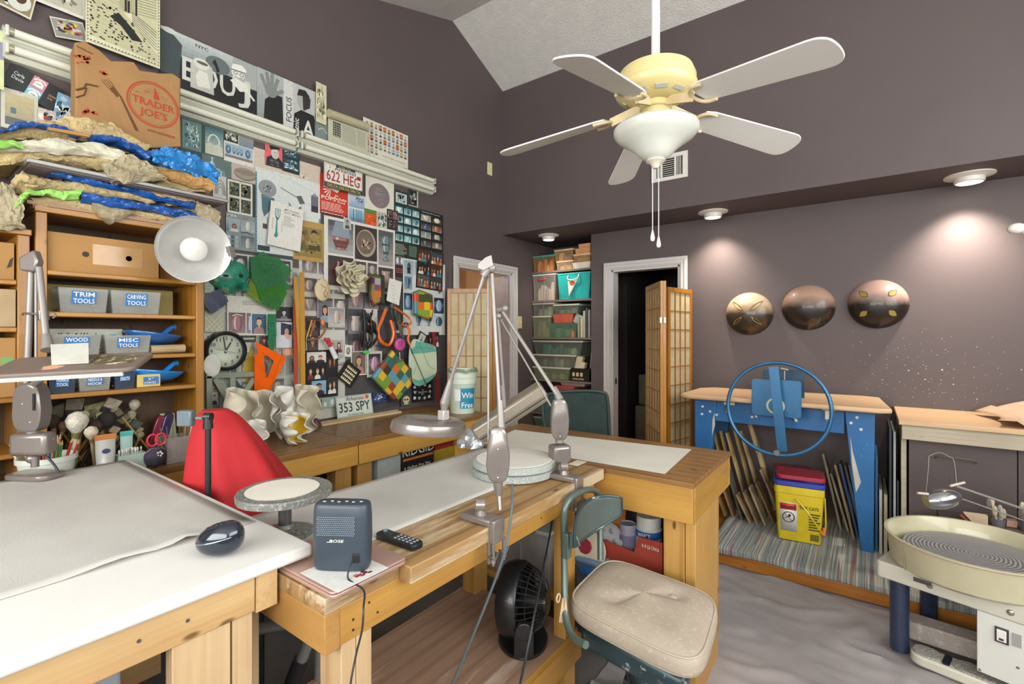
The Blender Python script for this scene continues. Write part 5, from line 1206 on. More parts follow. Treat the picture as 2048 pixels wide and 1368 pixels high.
wad('newspaper_bundle','lowest newspaper wrapped slab resting on the bookcase top','newspaper',sc([(270,720),(520,690),(900,760),(1300,830),(1750,900)]),sc([(280,830),(640,850),(1000,915),(1400,960),(1760,985)]),-2.7,.27,N1,.012,1)
wad('newspaper_scrap','loose newspaper flap drooping over the bookcase front','newspaper',sc([(820,780),(1180,850)],4.452),sc([(900,905),(1010,960),(1180,880)]),-2.665,.06,N2,.006,2,16)
wad('blue_plastic_strip','long blue plastic strip between the two lower newspaper slabs','plastic sheet',sc([(740,700),(1300,790),(1760,880)]),sc([(740,770),(1300,850),(1750,935)]),-2.66,.05,BLUEP,.014,3)
wad('green_plastic_ribbon','pale green plastic ribbon over the lower newspaper slab','plastic sheet',sc([(130,800),(240,690),(400,680),(560,705),(745,680)]),sc([(150,830),(270,715),(420,705),(580,745),(745,755)]),-2.65,.03,GREENP,.014,4)
wad('newspaper_bundle','second newspaper slab above the green plastic ribbon','newspaper',sc([(180,600),(330,560),(700,580),(1100,660),(1400,680),(1720,740)]),sc([(200,690),(500,690),(900,720),(1300,770),(1720,850)]),-2.69,.28,N1,.014,5)
wad('blue_plastic_strip','upper wide blue plastic strip under the metal edged board','plastic sheet',sc([(450,500),(700,520),(1100,620),(1380,710),(1730,770)]),sc([(460,530),(760,590),(1150,690),(1400,770),(1720,840)]),-2.665,.06,BLUEP,.015,6)
wad('newspaper_ball','crumpled newspaper ball with blue edge at the bookcase corner','newspaper',sc([(110,590),(190,520),(300,550),(420,600)]),sc([(140,660),(230,700),(330,620),(420,615)]),-2.66,.1,N1,.02,7,24)
A_,B_,C_ = PX(52,318,-2.62),PX(455,402,-2.62),PX(-10,365,-2.62)
zb = (A_.z+B_.z)/2
m = MB(mat('metal_edge','#8d8c88',.4,.6)); m.box((-2.99,A_.y,zb-.013),(-2.605,B_.y,zb+.005)); T_ = m.build('drawing_board',bevel=.004); tag(T_,'grey metal edged drawing board sticking out between newspaper slabs','board')
m = MB(mat('grey_pink_board','#8d8082',.7)); m.box((-2.985,A_.y+.012,zb-.0155),(-2.62,B_.y-.012,zb-.0132)); m.build('underside',T_)
wad('newspaper_bundle','third newspaper slab lying on the metal edged board','newspaper',sc([(-60,330),(350,320),(800,380),(1250,400),(1600,520),(1870,570)]),sc([(-60,420),(400,400),(900,480),(1300,600),(1700,690),(1850,700)]),-2.66,.3,N1,.016,8)
wad('newspaper_ball','big crumpled grey newspaper wad hanging in front of the metal edged board','newspaper',sc([(930,430),(1130,370),(1330,420),(1450,560)]),sc([(950,530),(1100,610),(1300,590),(1440,590)]),-2.6,.1,N2,.022,9,30)
wad('milky_plastic_sheet','long milky plastic sheet across the newspaper heap','plastic sheet',sc([(-40,240),(250,210),(700,230),(1100,330)]),sc([(-40,330),(400,320),(850,370),(1080,420)]),-2.63,.1,WHITEP,.008,10)
wad('newspaper_bundle','topmost newspaper slab under the paper bag','newspaper',sc([(-60,150),(250,70),(620,20),(1000,60),(1330,270)]),sc([(-60,240),(350,210),(900,250),(1300,400)]),-2.7,.28,N1,.016,11)
wad('kraft_wrapped_slab','tan kraft wrapped slab at the window print end of heap','newspaper',sc([(1380,470),(1600,500),(1890,570)]),sc([(1400,560),(1650,640),(1880,690)]),-2.64,.25,N3,.014,12,24)
wad('blue_plastic_strip','dark blue plastic strip curving along the top newspaper slab','plastic sheet',sc([(10,120),(180,50),(500,80),(720,150)]),sc([(15,150),(200,90),(520,120),(720,190)]),-2.64,.06,BLUEP,.014,13)
wad('blue_plastic_strip','blue plastic strip folded below the paper bag','plastic sheet',sc([(810,170),(1000,180),(1230,260),(1330,350)]),sc([(830,230),(1010,240),(1220,310),(1320,400)]),-2.63,.06,BLUEP,.015,14)
wad('blue_plastic_sheet','bright blue plastic sheet draped at the end of the newspaper heap','plastic sheet',sc([(1340,300),(1480,280),(1760,370),(1960,500)]),sc([(1340,420),(1600,490),(1850,550),(1900,640)]),-2.62,.16,BLUEL,.024,15)
wad('green_plastic_ribbon','pale green plastic scrap at the edge of the newspaper heap','plastic sheet',sc([(-30,220),(120,230),(210,280)]),sc([(-30,300),(120,280),(200,295)]),-2.6,.04,GREENP,.006,16,16)
p0,p1 = PX(95,258,-2.6),PX(178,272,-2.6)
m = MB(CASE_Y); m.bar(p0,p1,.012,.018); tag(m.build('wood_offcut'),'yellow wood offcut poking from the top newspaper slab','wood strip')
wad('newspaper_ball','crumpled grey newspaper on top of the lower bookcase','newspaper',[(-30,375),(20,372),(45,400)],[(-30,452),(20,455),(44,452)],-2.66,.25,N2,.02,17,20)
wad('newspaper_scrap','grey newspaper scrap hanging at the corkboard end of heap','newspaper',sc([(1740,760),(1850,790),(1960,880)]),sc([(1750,900),(1850,970),(1940,990)]),-2.66,.12,N2,.012,18,18)
# paper grocery bag
X = -2.76
out = [PX(x,y,X) for x,y in ((150,236),(151,150),(149,84),(170,82),(200,100),(222,121),(252,122),(268,123),(280,140),(318,146),(345,146),(362,157),(361,220),(363,294),(300,296),(230,262))]
T = thing('paper_bag','brown paper grocery bag with red oval emblem on the newspaper heap','paper bag',(X,.75,2.2))
KR = mat('brown_kraft','#9c764a',.8,var=.12,vs=5,bump=.3,bs=30)
m = MB(KR); m.solid(out,[p+Vector((-.13,.01,0)) for p in out]); m.build('bag',T,bevel=.006)
RED = mat('bag_red_ink','#a8381e',.8); BRN = mat('bag_brown_ink','#5f3c22',.8)
o = PX(306,207,X); ux,uy = Vector((0,1,0)),UP
def P2(x,y): p = PX(x,y,X); p.x += .0012; return p
m = MB(RED); c = P2(307,210)
def ringp(mb,c,a,b,t,n=40): 
    v = []
    for i in range(n):
        q = 2*PI*i/n; v += [c+UY*a*math.cos(q)+UP*b*math.sin(q),c+UY*(a-t)*math.cos(q)+UP*(b-t)*math.sin(q)]
    mb.add(v,[(2*i,2*((i+1) % n),2*((i+1) % n)+1,2*i+1) for i in range(n)])
ry = (PX(307,166,X).z-PX(307,255,X).z)/2; rx = (P2(359,210).y-P2(254,210).y)/2
ringp(m,c,rx,ry,.006); ringp(m,c,rx-.01,ry-.01,.0025)
m.text('TRADER',c+UY*(-rx*.8)+UP*(-.012),UY,UP,.033,rx*1.62); m.text("JOE'S",c+UY*(-rx*.52)+UP*(-.06),UY,UP,.033,rx*1.05)
m.build('red_emblem',T); m = MB(RED); m.text('WWW.TRADERJOES',P2(294,262),UY,(UP-.0*UY),.011,.115); m.build('web_address',T); m = MB(RED)
for i in range(26):
    a = R.uniform(-.8,.8)*rx; b = R.uniform(.03,.06)*(1-abs(a)/rx); m.text('~',c+UY*a+UP*(.02+b),UY,UP,.006,.012)
m.add([c+UY*.0+UP*.03,c+UY*.025+UP*.03,c+UY*.005+UP*.085],[(0,1,2)])
for (x0,y0,n_,s) in ((168,122,14,16),(180,228,9,10),(205,150,6,8)):
    for i in range(n_):
        q = P2(x0+R.uniform(-s,s),y0+R.uniform(-s*.5,s*.5)); a = R.uniform(0,3); m.add([q,q+UY*.016*math.cos(a)+UP*.016*math.sin(a),q+UY*.018*math.cos(a+1)+UP*.01*math.sin(a+1)],[(0,1,2)])
m.build('red_sketch',T)
m = MB(BRN)
fk = [P2(240,191),P2(256,226),P2(274,262)]
m.add([fk[0]-UY*.004,fk[0]+UY*.004,fk[2]+UY*.007,fk[2]-UY*.007],[(0,1,2,3)])
m.add([P2(219,178),P2(227,172),P2(240,190),P2(234,195)],[(0,1,2,3)])
for i in range(4):
    a = P2(202+i*4.5,160-i*1.0); b = P2(219+i*3,178-i*2.0); m.add([a-UY*.0015,a+UY*.0015,b+UY*.002,b-UY*.002],[(0,1,2,3)])
m.tube([P2(153,92),P2(165,98),P2(185,108)],.002); m.tube([P2(152,180),P2(168,176),P2(172,168),P2(195,173)],.004); m.tube([P2(152,195),P2(168,190),P2(173,176)],.003)
m.build('brown_print',T)
# ================================================================ bench foreground in front of the bookcase
PL = lambda n,c,**k: mat(n,c,k.pop('rough',.45),**k)
def lathe_thing(name,lab,cat,p,prof,m,n=28,part='body',group=None):
    T = thing(name,lab,cat,p,0,group); MB(m).lathe(prof,n,cap=False).build(part,T,local=True); return T
tp = Vector((-2.615,.445,.9005))
T = lathe_thing('plastic_tub','round white plastic tub of pencils and brushes beneath bookcase','tub',tp,[(0,0),(.07,0),(.086,.1),(.092,.1),(.092,.12),(.087,.12),(.084,.1),(.068,.004),(0,.004)],PL('white_tub','#c9cdc4'))
r = random.Random(3)
pc = ['#c9942c','#d07a24','#2f5f9a','#b8342c','#c9b04a','#3f7a4c','#d6cfc0','#4a2f26']
wp = None
for i in range(22):
    a = r.uniform(0,6.28); q = r.uniform(.01,.055); b = tp+Vector((q*math.cos(a),q*math.sin(a),.008)); d = Vector((.42*math.cos(a)*r.uniform(.3,1)*.6,.5*math.sin(a)*r.uniform(.4,1)*.7,1)).normalized(); L = r.uniform(.15,.19)
    col = pc[i % 8]; T = thing('pencil','coloured pencil standing in the white plastic tub','pencil',b,0,'pencils in the white tub')
    m = MB(PL('pencil_'+col[1:],col)); m.cyl((0,0,0),d*L*.9,.0042,n=6); m.build('barrel',T,local=True); m = MB(PL('pencil_tip','#c9a878')); m.cyl(d*L*.9,d*L,.0042,.0008,n=6); m.build('tip',T,local=True)
# brushes lying and standing along the bottom shelf
BR = 0
def brush(kind,px,py,X,ang,s,hc,bc,lab):
    """px,py = centre of the bristle head; ang = tilt from upright towards larger Y"""
    P = PX(px,py,X); d = Vector((.15,math.sin(ang),math.cos(ang))).normalized(); zb = .9006
    L = max(.05,min((P.z-zb)/max(.25,d.z),.32)); b = P-d*L
    T = thing('paint_brush' if kind == 'flat' else 'mop_brush',lab,'brush',b,0,'brushes heaped in the bookcase')
    side = d.cross(Vector((1,0,0))).normalized(); M0 = frame((0,0,0),d,side)
    hm = PL('brush_handle_'+hc[1:],hc,coat=.3); bm = mat('bristle_'+bc[1:],bc,.9,var=.25,vs=60,bump=.6,bs=120)
    if kind == 'flat':
        w_ = .03*s
        m = MB(hm); m.prism([(-.3*w_,-.006),(.3*w_,-.006),(.3*w_,.006),(-.3*w_,.006)],max(.02,L-.045*s),M0); m.build('handle',T,local=True,bevel=.003)
        m = MB(PL('ferrule_dark','#3a3a3e',metal=.6)); m.prism([(-w_,-.008),(w_,-.008),(w_,.008),(-w_,.008)],.03*s,M0 @ Matrix.Translation((0,0,L-.045*s))); m.build('ferrule',T,local=True,bevel=.002)
        m = MB(bm); m.T = M0 @ Matrix.Translation((0,0,L-.016*s)); m.solid([Vector((-w_,-.008,0)),Vector((w_,-.008,0)),Vector((w_,.008,0)),Vector((-w_,.008,0))],[Vector((-w_*1.08,-.011,.05*s)),Vector((w_*1.08,-.009,.055*s)),Vector((w_*1.08,.009,.055*s)),Vector((-w_*1.08,.011,.05*s))]); m.build('bristles',T,local=True)
    else:
        m = MB(hm); m.cyl((0,0,0),d*max(.02,L-.03*s),.005*s,.007*s,10); m.build('handle',T,local=True)
        m = MB(PL('ferrule_brass','#a5935a',metal=.6)); m.cyl(d*(L-.03*s),d*(L-.012*s),.009*s,.011*s,12); m.build('ferrule',T,local=True)
        m = MB(bm); m.lathe([(.01*s,0),(.022*s,.018*s),(.026*s,.034*s),(.02*s,.05*s),(.008*s,.058*s),(0,.059*s)],16,M0 @ Matrix.Translation((0,0,L-.014*s)),cap=False); m.build('bristles',T,local=True)
for i,a in enumerate([
 ('flat',148,812,-2.86,.1,1.2,'#6a5a3c','#7a7262','grey bristled flat brush standing tallest at the shelf end'),
 ('flat',222,810,-2.88,.5,1.1,'#a5813f','#b3a892','tilted flat brush with dark ferrule and pale bristles'),
 ('flat',190,825,-2.9,-.1,1.5,'#7a7a55','#8d8a66','wide olive bristled flat brush at centre of heap'),
 ('flat',118,826,-2.88,-.3,1.3,'#4a4636','#5d5c48','dark olive flat brush leaning at the inner shelf end'),
 ('flat',240,838,-2.86,.7,1.0,'#8a7c50','#7f7a5c','small khaki flat brush lying across the heap'),
 ('mop',153,855,-2.74,.05,1.9,'#c9c2b0','#cfc8b8','large white soft mop brush above the tub'),
 ('mop',183,872,-2.72,-.1,1.2,'#b9a27c','#c9bfa8','small cream mop brush beside the tub rim'),
 ('mop',208,850,-2.78,.4,1.7,'#2a2624','#26201e','black round mop brush with wide head'),
 ('mop',196,858,-2.76,-.5,1.3,'#3a2a22','#3c2a22','dark brown mop brush beside the black one'),
 ('mop',230,832,-2.86,.1,1.1,'#8a8468','#a5a084','grey green mop brush behind the black mop brush'),
 ('mop',268,815,-2.88,.1,1.1,'#b0ac94','#b9b59e','pale round mop brush high at the back of shelf'),
 ('mop',264,834,-2.86,-.15,.9,'#8f8a70','#a09b80','small pale mop brush below the high pale one'),
 ('mop',168,835,-2.86,.1,.9,'#b0a574','#b9ae84','slim yellowish mop brush near the olive flat brush'),
 ('mop',105,850,-2.8,-.2,1.3,'#3c3026','#3a2c22','dark mop brush in the shaded shelf end'),
 ('mop',126,858,-2.78,.2,1.0,'#5a4434','#6a4c3c','brown mop brush beside the shaded dark one'),
 ('flat',270,850,-2.82,.6,.8,'#3a4038','#4c5048','dark green flat brush lying near the purple case')]): brush(*a[:5],a[5]*(.82 if a[0] == 'mop' else .8),*a[6:])
rb = random.Random(21)
for i in range(16): brush(rb.choice(['flat','mop','mop']),rb.uniform(102,285),rb.uniform(822,880),rb.uniform(-2.9,-2.78),rb.uniform(-.6,.6),rb.uniform(.4,.75),rb.choice(['#8a6a3a','#2c2a28','#b08a4a','#5a2f24']),rb.choice(['#8d8768','#c2b99c','#3a322a','#6d6a50','#a59a78']),'small brush packed among the larger ones in the bookcase')
m = MB(PL('teal_scrap','#3fa090')); m.cbox(PX(97,845,-2.85)+Vector((0,.02,0)),(.03,.03,.03)); m.T = None
T = thing('purple_case','dark purple and red curved case standing against the bookcase end','case',(-2.86,PX(318,820,-2.86).y,.9006))
for nm,dy,c,hh in (('front_shell',0,'#2b1f4a',.2),('red_shell',-.03,'#7a2038',.19)):
    m = MB(PL('case_'+c[1:],c,coat=.5,rough=.25)); m.prism(smooth_pts([(-.03,0,0),(.02,0,0),(.034,.09,0),(.055,hh*.9,0),(.04,hh,0),(.02,hh*.94,0),(-.005,.1,0)],4,True) and [(p.x+dy,p.y) for p in smooth_pts([(-.03,0,0),(.02,0,0),(.034,.09,0),(.055,hh*.9,0),(.04,hh,0),(.02,hh*.94,0),(-.005,.1,0)],4,True)],.03,frame((dy*.5,0,0),(1,0,0),(0,1,0))); m.build(nm,T,local=True,bevel=.004)
q = PX(338,820,-2.9); m = MB(PL('pale_green_card','#b0b592')); m.solid([Vector((-2.9,q.y-.03,.901)),Vector((-2.9,q.y+.04,.901)),Vector((-2.93,q.y+.035,1.085)),Vector((-2.93,q.y-.03,1.09))],[Vector((-2.905,q.y-.03,.901)),Vector((-2.905,q.y+.04,.901)),Vector((-2.935,q.y+.035,1.085)),Vector((-2.935,q.y-.03,1.09))])
tag(m.build('green_card_sheet'),'pale green card leaning behind the purple case','card')
def tube_of(lab,px0,px1,pt,pb,X,cap,body,mark=None):
    y0,y1 = PX(px0,900,X).y,PX(px1,900,X).y; zt = PX(px0,pt,X).z; w_ = y1-y0; zb = .9006 ; h_ = zt-zb
    T = thing('squeeze_tube',lab,'tube',(X,(y0+y1)/2,zb))
    m = MB(PL('tube_'+body[1:],body,rough=.3,coat=.3)); n = 20; vs = []; 
    for z,wx,dx in ((0,.34,.34),(.012,.36,.36),(.02,.42,.3),(h_*.6,.48,.16),(h_,.5,.02)):
        for i in range(n): a = 2*PI*i/n; vs.append((w_*dx*math.sin(a),w_*wx*math.cos(a),z))
    m.add(vs,[(k*n+i,k*n+(i+1) % n,(k+1)*n+(i+1) % n,(k+1)*n+i) for k in range(4) for i in range(n)]+[tuple(range(n-1,-1,-1)),tuple(4*n+i for i in range(n))]); m.build('body',T,local=True)
    m = MB(PL('tube_'+cap[1:],cap)); m.cbox((0,0,h_*.955),(w_*.12,w_*1.01,h_*.13)); m.build('crimp',T,local=True)
    if mark:
        m = MB(PL('tube_mark','#3a3f6a')); m.prism(ell(0,h_*.62,w_*.2,h_*.06),.001,frame((w_*.16,0,0),(1,0,0),(0,1,0))); m.build('print',T,local=True)
tube_of('silver squeeze tube with orange crimped end beside the white tub',189,232,873,925,-2.585,'#c4793a','#b9b9b4',True)
tube_of('pale aqua squeeze tube behind the cotton swabs',240,266,865,900,-2.66,'#4fb0a4','#a9ccc4')
q = PX(262,915,-2.6); T = thing('swab_box','pale green open box of cotton swabs','box',(-2.61,q.y,.9006))
m = MB(clear('swab_box_plastic','#b5c9bc',.75)); hw,hd,hh = .052,.028,.075
for lo,hi in (((-hd,-hw,0),(hd,hw,.003)),((-hd,-hw,0),(-hd+.002,hw,hh)),((hd-.002,-hw,0),(hd,hw,hh)),((-hd,-hw,0),(hd,-hw+.002,hh)),((-hd,hw-.002,0),(hd,hw,hh))): m.box(lo,hi)
m.build('box',T,local=True)
proto = None
for i in range(20):
    px = Vector((-2.61+R.uniform(-.02,.02),q.y+R.uniform(-.042,.042),.904))
    if proto is None:
        proto = thing('cotton_swab','white cotton swab standing in the pale green box','cotton swab',px,0,'cotton swabs in the green box')
        MB(PL('swab_white','#dcd9d0',rough=.8)).cyl((0,0,0),(.002,.004,.085),.0013,n=6).build('stick',proto,local=True)
        MB(PL('swab_white','#dcd9d0',rough=.8)).sph((.002,.004,.088),(.0035,.0035,.009),8,6).build('cotton_tip',proto,local=True)
    else: dup(proto,px,R.uniform(0,6))
q = PX(310,925,-2.575); T = thing('zip_pouch','small dark purple flowered pouch on the shallow bench edge','pouch',(-2.578,q.y,.9006))
m = MB(mat('purple_fabric','#3a3140',.8,var=.3,vs=40,dirt='#6d5a80',ds=30,dirt_amt=.6)); 
m.sph((0,0,.048),(.028,.042,.048),20,12); m.build('pouch',T,local=True)
m = MB(PL('pale_flower','#c9c5b0')); 
for i in range(5): a = 2*PI*i/5; m.sph((.024,.012+.009*math.cos(a),.062+.009*math.sin(a)),(.004,.005,.005),8,5)
m.build('flower',T,local=True)
m = MB(PL('zip_metal','#8d8a92',metal=.6)); m.tube([(.012,-.04,.07),(.02,-.02,.088),(.02,.02,.088),(.012,.04,.07)],.002,6); m.build('zip',T,local=True)
# clear basket of tools with red scissors
q = PX(355,920,-2.6); T = thing('tool_caddy','clear plastic caddy of knives and tools behind the phone stand','caddy',(-2.63,q.y,.9006))
m = MB(clear('caddy_plastic','#c4b9b4',.3)); hw,hd,hh = .05,.05,.12
for lo,hi in (((-hd,-hw,0),(hd,hw,.003)),((-hd,-hw,0),(-hd+.002,hw,hh)),((hd-.002,-hw,0),(hd,hw,hh)),((-hd,-hw,0),(hd,-hw+.002,hh)),((-hd,hw-.002,0),(hd,hw,hh))): m.box(lo,hi)
m.build('box',T,local=True)
for i,(c,lab) in enumerate((('#c4672c','orange handled knife'),('#26262a','black handled knife'),('#b9b7b0','steel blade tool'),('#3f6a48','green handled tool'),('#5a2f38','maroon handled tool'),('#8a8a8c','grey metal tool'))):
    T = thing('hand_tool',lab+' standing in the clear caddy','tool',(-2.63+.012*(i-2.5),q.y-.035+.014*i,.905)); d = Vector((.1,.12*(i-2.5)/2.5,1)).normalized()
    m = MB(PL('tool_'+c[1:],c)); m.bar((0,0,0),d*.1,.012,.008); m.build('handle',T,local=True,bevel=.003); m = MB(STEEL); m.bar(d*.1,d*.165,.008,.002); m.build('blade',T,local=True)
s0 = PX(316,865,-2.6); T = thing('scissors','red handled scissors leaning on the clear caddy','scissors',(-2.6,s0.y,.98))
RH = PL('red_handle','#c0303a',coat=.3)
for sgn in (-1,1):
    m = MB(RH); m.tube([(0,sgn*.016-.005+.02*math.cos(a),.04+.026*math.sin(a)) for a in [2*PI*i/16 for i in range(16)]],.005,8,True); m.build('handle',T,local=True)
    m = MB(STEEL); m.bar((0,sgn*.004,.015),(.0,.07,-.05+sgn*.006),.003,.012); m.build('blade',T,local=True)
# phone stand with clamp, floor standing
ph = PX(393,985,-1.8); b = Vector((ph.x,ph.y+.035,0)); top = PX(395,830,-1.8).z
T = thing('phone_tripod','black slim tripod stand with phone clamp beside the red cloth','tripod',(b.x,b.y,0))
BP = PL('black_satin','#1f2226',rough=.35)
m = MB(BP); m.cyl(b+UP*.25,b+UP*(top-.05),.0095); m.build('pole',T)
m = MB(BP); m.cyl(b+UP*(top-.05),b+UP*(top-.01),.016,.014); m.cyl(b+UP*(top-.01)-RV*.012,b+UP*(top-.01)+RV*.012,.014); m.build('head',T)
for a in range(3): m = MB(BP); an = a*2*PI/3; m.bar(b+UP*.27,b+Vector((.11*math.cos(an+.5),.11*math.sin(an+.5),.004)),.014,.01); m.build('leg',T)
m = MB(PL('slate_grip','#5f6b70',rough=.3)); c = b+UP*(top-.015); m.cyl(c-RV*.012,c-RV*.045,.006); m.cbox((0,0,0),(.05,.028,.055),Matrix.Translation(c-RV*.075) @ Matrix.Rotation(TH,4,'Z')); m.build('phone_clamp',T,bevel=.006)
# red cloth over a chair
cc = Vector((-2.0,.86,0)); T = thing('draped_chair','chair hidden under bright red cloth between two benches','chair',cc)
for dx,dy in ((-.08,-.08),(.08,-.08),(-.08,.08),(.08,.08)):
    m = MB(BP); m.cyl(cc+Vector((dx,dy,0)),cc+Vector((dx,dy,.45)),.014); m.build('leg',T)
m = MB(BP); m.cbox(cc+Vector((0,0,.46)),(.18,.18,.03)); m.build('seat',T,bevel=.01); m = MB(BP); m.cbox(cc+Vector((0,-.02,.76)),(.14,.025,.5)); m.build('backrest',T,bevel=.02)
def cloth(u,v):
    a = 2*PI*u; z = 1.215-.62*v
    s = .045+.2*v**.62
    fold = 1+.2*v*math.sin(a*6+1)+.06*v*math.sin(a*11+2)
    y = cc.y-.06+.16*v+(s*.95+.05*max(0,math.cos(a))*v)*math.cos(a)*fold; x = cc.x+.02+s*.9*math.sin(a)*fold
    if v < .06: z = 1.215-.62*v
    return Vector((x,y,z))
m = MB(mat('red_cloth','#b01f26',.8,var=.08,vs=4,bump=.15,bs=200)); m.grid(cloth,80,30,True); m.f.append(tuple(range(79,-1,-1))); m.mi.append(0); m.c.append(None)
tag(m.build('red_cloth'),'bright red cloth draped over the chair between the benches','cloth')
# ---------------------------------------------------------------- aluminium dish lamp on the bookcase and long flat lamp
dc = PK(389,499,.00228); ax = (CAM+Vector((.1,.5,-.05))-dc).normalized(); Md = frame(dc,ax,UP)
T = thing('clamp_dish_lamp','silver dish reflector lamp with bulb in front of the bookcase','lamp',(dc.x,dc.y,dc.z-.15))
ALU = mat('brushed_aluminium','#d0d0cd',.3,.6,var=.08)
m = MB(ALU); rd = 66*.00228
m.lathe([(rd*.3,-.08),(rd*.55,-.066),(rd*.85,-.03),(rd*.98,0),(rd,.004),(rd*.96,.002),(rd*.83,-.026),(rd*.53,-.06),(rd*.28,-.075)],48,Md,cap=False); m.build('reflector',T)
m = MB(PL('frosted_bulb','#d4d2cc',rough=.4)); m.lathe([(.014,-.08),(.016,-.055),(.04,-.03),(.055,-.008),(.05,.01),(.028,.022),(0,.025)],28,Md,cap=False); m.build('bulb',T)
m = MB(ALU); m.cyl(dc-ax*.07,dc-ax*.15,.03,.022,20); m.build('socket',T)
m = MB(STEEL); e = dc+RV*rd*.97-UP*.01; m.cbox((0,0,0),(.035,.02,.045),Matrix.Translation(e+RV*.02) @ Matrix.Rotation(.5,4,RV)); m.tube([e,e+RV*.02+UP*.012,e+RV*.035],.005); m.build('clip',T)
m = MB(STEEL); m.tube(smooth_pts([dc-ax*.15,dc-ax*.2-UP*.02,Vector((-2.72,1.055,1.86)),Vector((-2.71,1.05,1.85))],5),.006); m.cbox((-2.71,1.045,1.85),(.05,.03,.04)); m.build('clamp_arm',T)
# long flat lamp on the white table
kL = .00184
B = Vector((-2.44,.388,.97)); dep = FV.dot(B-CAM)/FX
T = thing('flat_task_lamp','paint spotted flat task lamp standing at the rear of white table','lamp',(B.x,B.y,.9715))
P_ = lambda x,y,s=1.: PK(x,y,dep*s)
zt = .9755
bm = MB(LAMP); bm.prism(rrect(-.085,-.048,.085,.048,.03),.02,Matrix.Translation((P_(71,940).x,P_(71,940).y,zt)) @ Matrix.Rotation(TH-.1,4,'Z')); bm.build('base',T,bevel=.006,seg=3)
m = MB(LAMP); m.cyl(P_(70,934),P_(70,912),.012); m.sph(P_(64,917),.018); m.build('pivot',T)
m = MB(LAMP); m.cbox((0,0,0),(.128,.06,.083),Matrix.Translation(P_(67,887)) @ Matrix.Rotation(TH+.1,4,'Z')); m.build('switch_box',T,bevel=.016,seg=3)
m = MB(LAMP); shield(m,P_(64,814),.106,.178,.042,.9); m.build('spring_housing',T); rivets(T,[P_(60,806)-FV*.027,P_(75,842)-FV*.027],.004)
m = MB(DKGAP); m.cbox((0,0,0),(.008,.012,.06),Matrix.Translation(P_(83,802)-FV*.024) @ Matrix.Rotation(TH,4,'Z')); m.build('spring_slot',T)
m = MB(ROD); m.cyl(P_(66,866),P_(66,856),.02); m.build('stem',T)
m = MB(ROD); m.cyl(P_(53,770),P_(63,528),.0105); m.build('lower_arm',T)
m = MB(ROD); m.cyl(P_(72,780),P_(72,535),.0045); m.build('tension_rod',T)
m = MB(ROD); m.cyl(P_(78,535,.98),P_(92,675,.96),.0105); m.cyl(P_(92,670,.96),P_(96,700,.95),.013,.02); m.build('upper_arm',T)
m = MB(LAMP); m.prism([(-.03,-.035),(.024,-.04),(.034,.0),(.02,.04),(-.012,.024),(-.034,.01)],.03,Matrix.Translation(P_(71,524)) @ frame((0,0,0),-FV,RV)); m.build('elbow_joint',T,bevel=.006)
m = MB(STEEL); m.tube(smooth_pts([P_(52,630)-FV*.012,P_(60,627)-FV*.02,P_(85,628)-FV*.02,P_(105,626),P_(111,632),P_(106,636)],5),.0035); m.cyl(P_(86,622,.97),P_(88,640,.97),.0155); m.build('hook_band',T)
# hood: long shallow board, seen from slightly above its front edge
q0,q1 = PK(-40,762,.00150),PK(268,745,.00160); d = (q1-q0); L = d.length; dn = d.normalized(); back = Vector((-dn.y,dn.x,0)).normalized(); 
if back.dot(FV) < 0: back = -back
back = (back*.95+UP*.3).normalized(); nz = dn.cross(back); Mh = Matrix(((dn.x,back.x,nz.x,q0.x),(dn.y,back.y,nz.y,q0.y),(dn.z,back.z,nz.z,q0.z),(0,0,0,1)))
HM = mat('brown_lamp_hood','#6f6159',.5,var=.1,dirt='#a9a09a',ds=10,dirt_amt=.66)
m = MB(HM); m.prism(rrect(0,0,L,.16,.03),.016,Mh); hd = m.build('hood',T,bevel=.005)
m = MB(mat('pale_edge','#b5b2ae',.4)); m.T = Mh; m.box((.005,-.004,-.008),(L-.03,.004,.004)); m.T = None; m.build('hood_edge',T)
for (x,y,rx,ry,c) in ((.16,.045,.026,.018,'#c99a78'),(.24,.09,.012,.012,'#8d9092'),(.28,.06,.014,.01,'#9a8f8c'),(.31,.075,.012,.009,'#7a2f30'),(.29,.12,.008,.006,'#c9c5bc')):
    m = MB(mat('daub_'+c[1:],c,.6)); m.prism([(x+rx*(1+.25*math.sin(5*t))*math.cos(t),y+ry*(1+.2*math.cos(3*t))*math.sin(t)) for t in [2*PI*i/16 for i in range(16)]],.0012,Mh @ Matrix.Translation((0,0,.0158))); m.build('paint_daub',hd)
m = MB(mat('collage_scrap','#5d5640',.6,var=.4,vs=40,dirt='#c4b490',ds=40,dirt_amt=.55)); m.prism([(L-.15,.05),(L-.03,.045),(L-.02,.12),(L-.16,.14)],.0015,Mh @ Matrix.Translation((0,0,.0158))); m.build('pasted_scrap',hd)
cp = Mh @ Vector((.15,.06,.018))
m = MB(PL('white_folded_card','#a3a298',rough=.7)); a0 = [cp+dn*x+back*y+UP*z for x,y,z in ((0,0,.0),(.1,0,.0),(.075,.05,.05),(-.03,.05,.05))]; m.solid(a0,[p+UP*.0015 for p in a0])
tag(m.build('folded_card'),'white folded card standing on the flat lamp hood','card')
m = MB(ROD); m.cyl(P_(66,770),Mh @ Vector((L*.36,.08,.0)),.012); m.build('hood_mount',T)
m = MB(mat('black_cord','#23272b',.5)); m.tube(smooth_pts([P_(80,905),P_(95,915),P_(110,932),P_(118,946)],5),.004); m.build('cord',T)
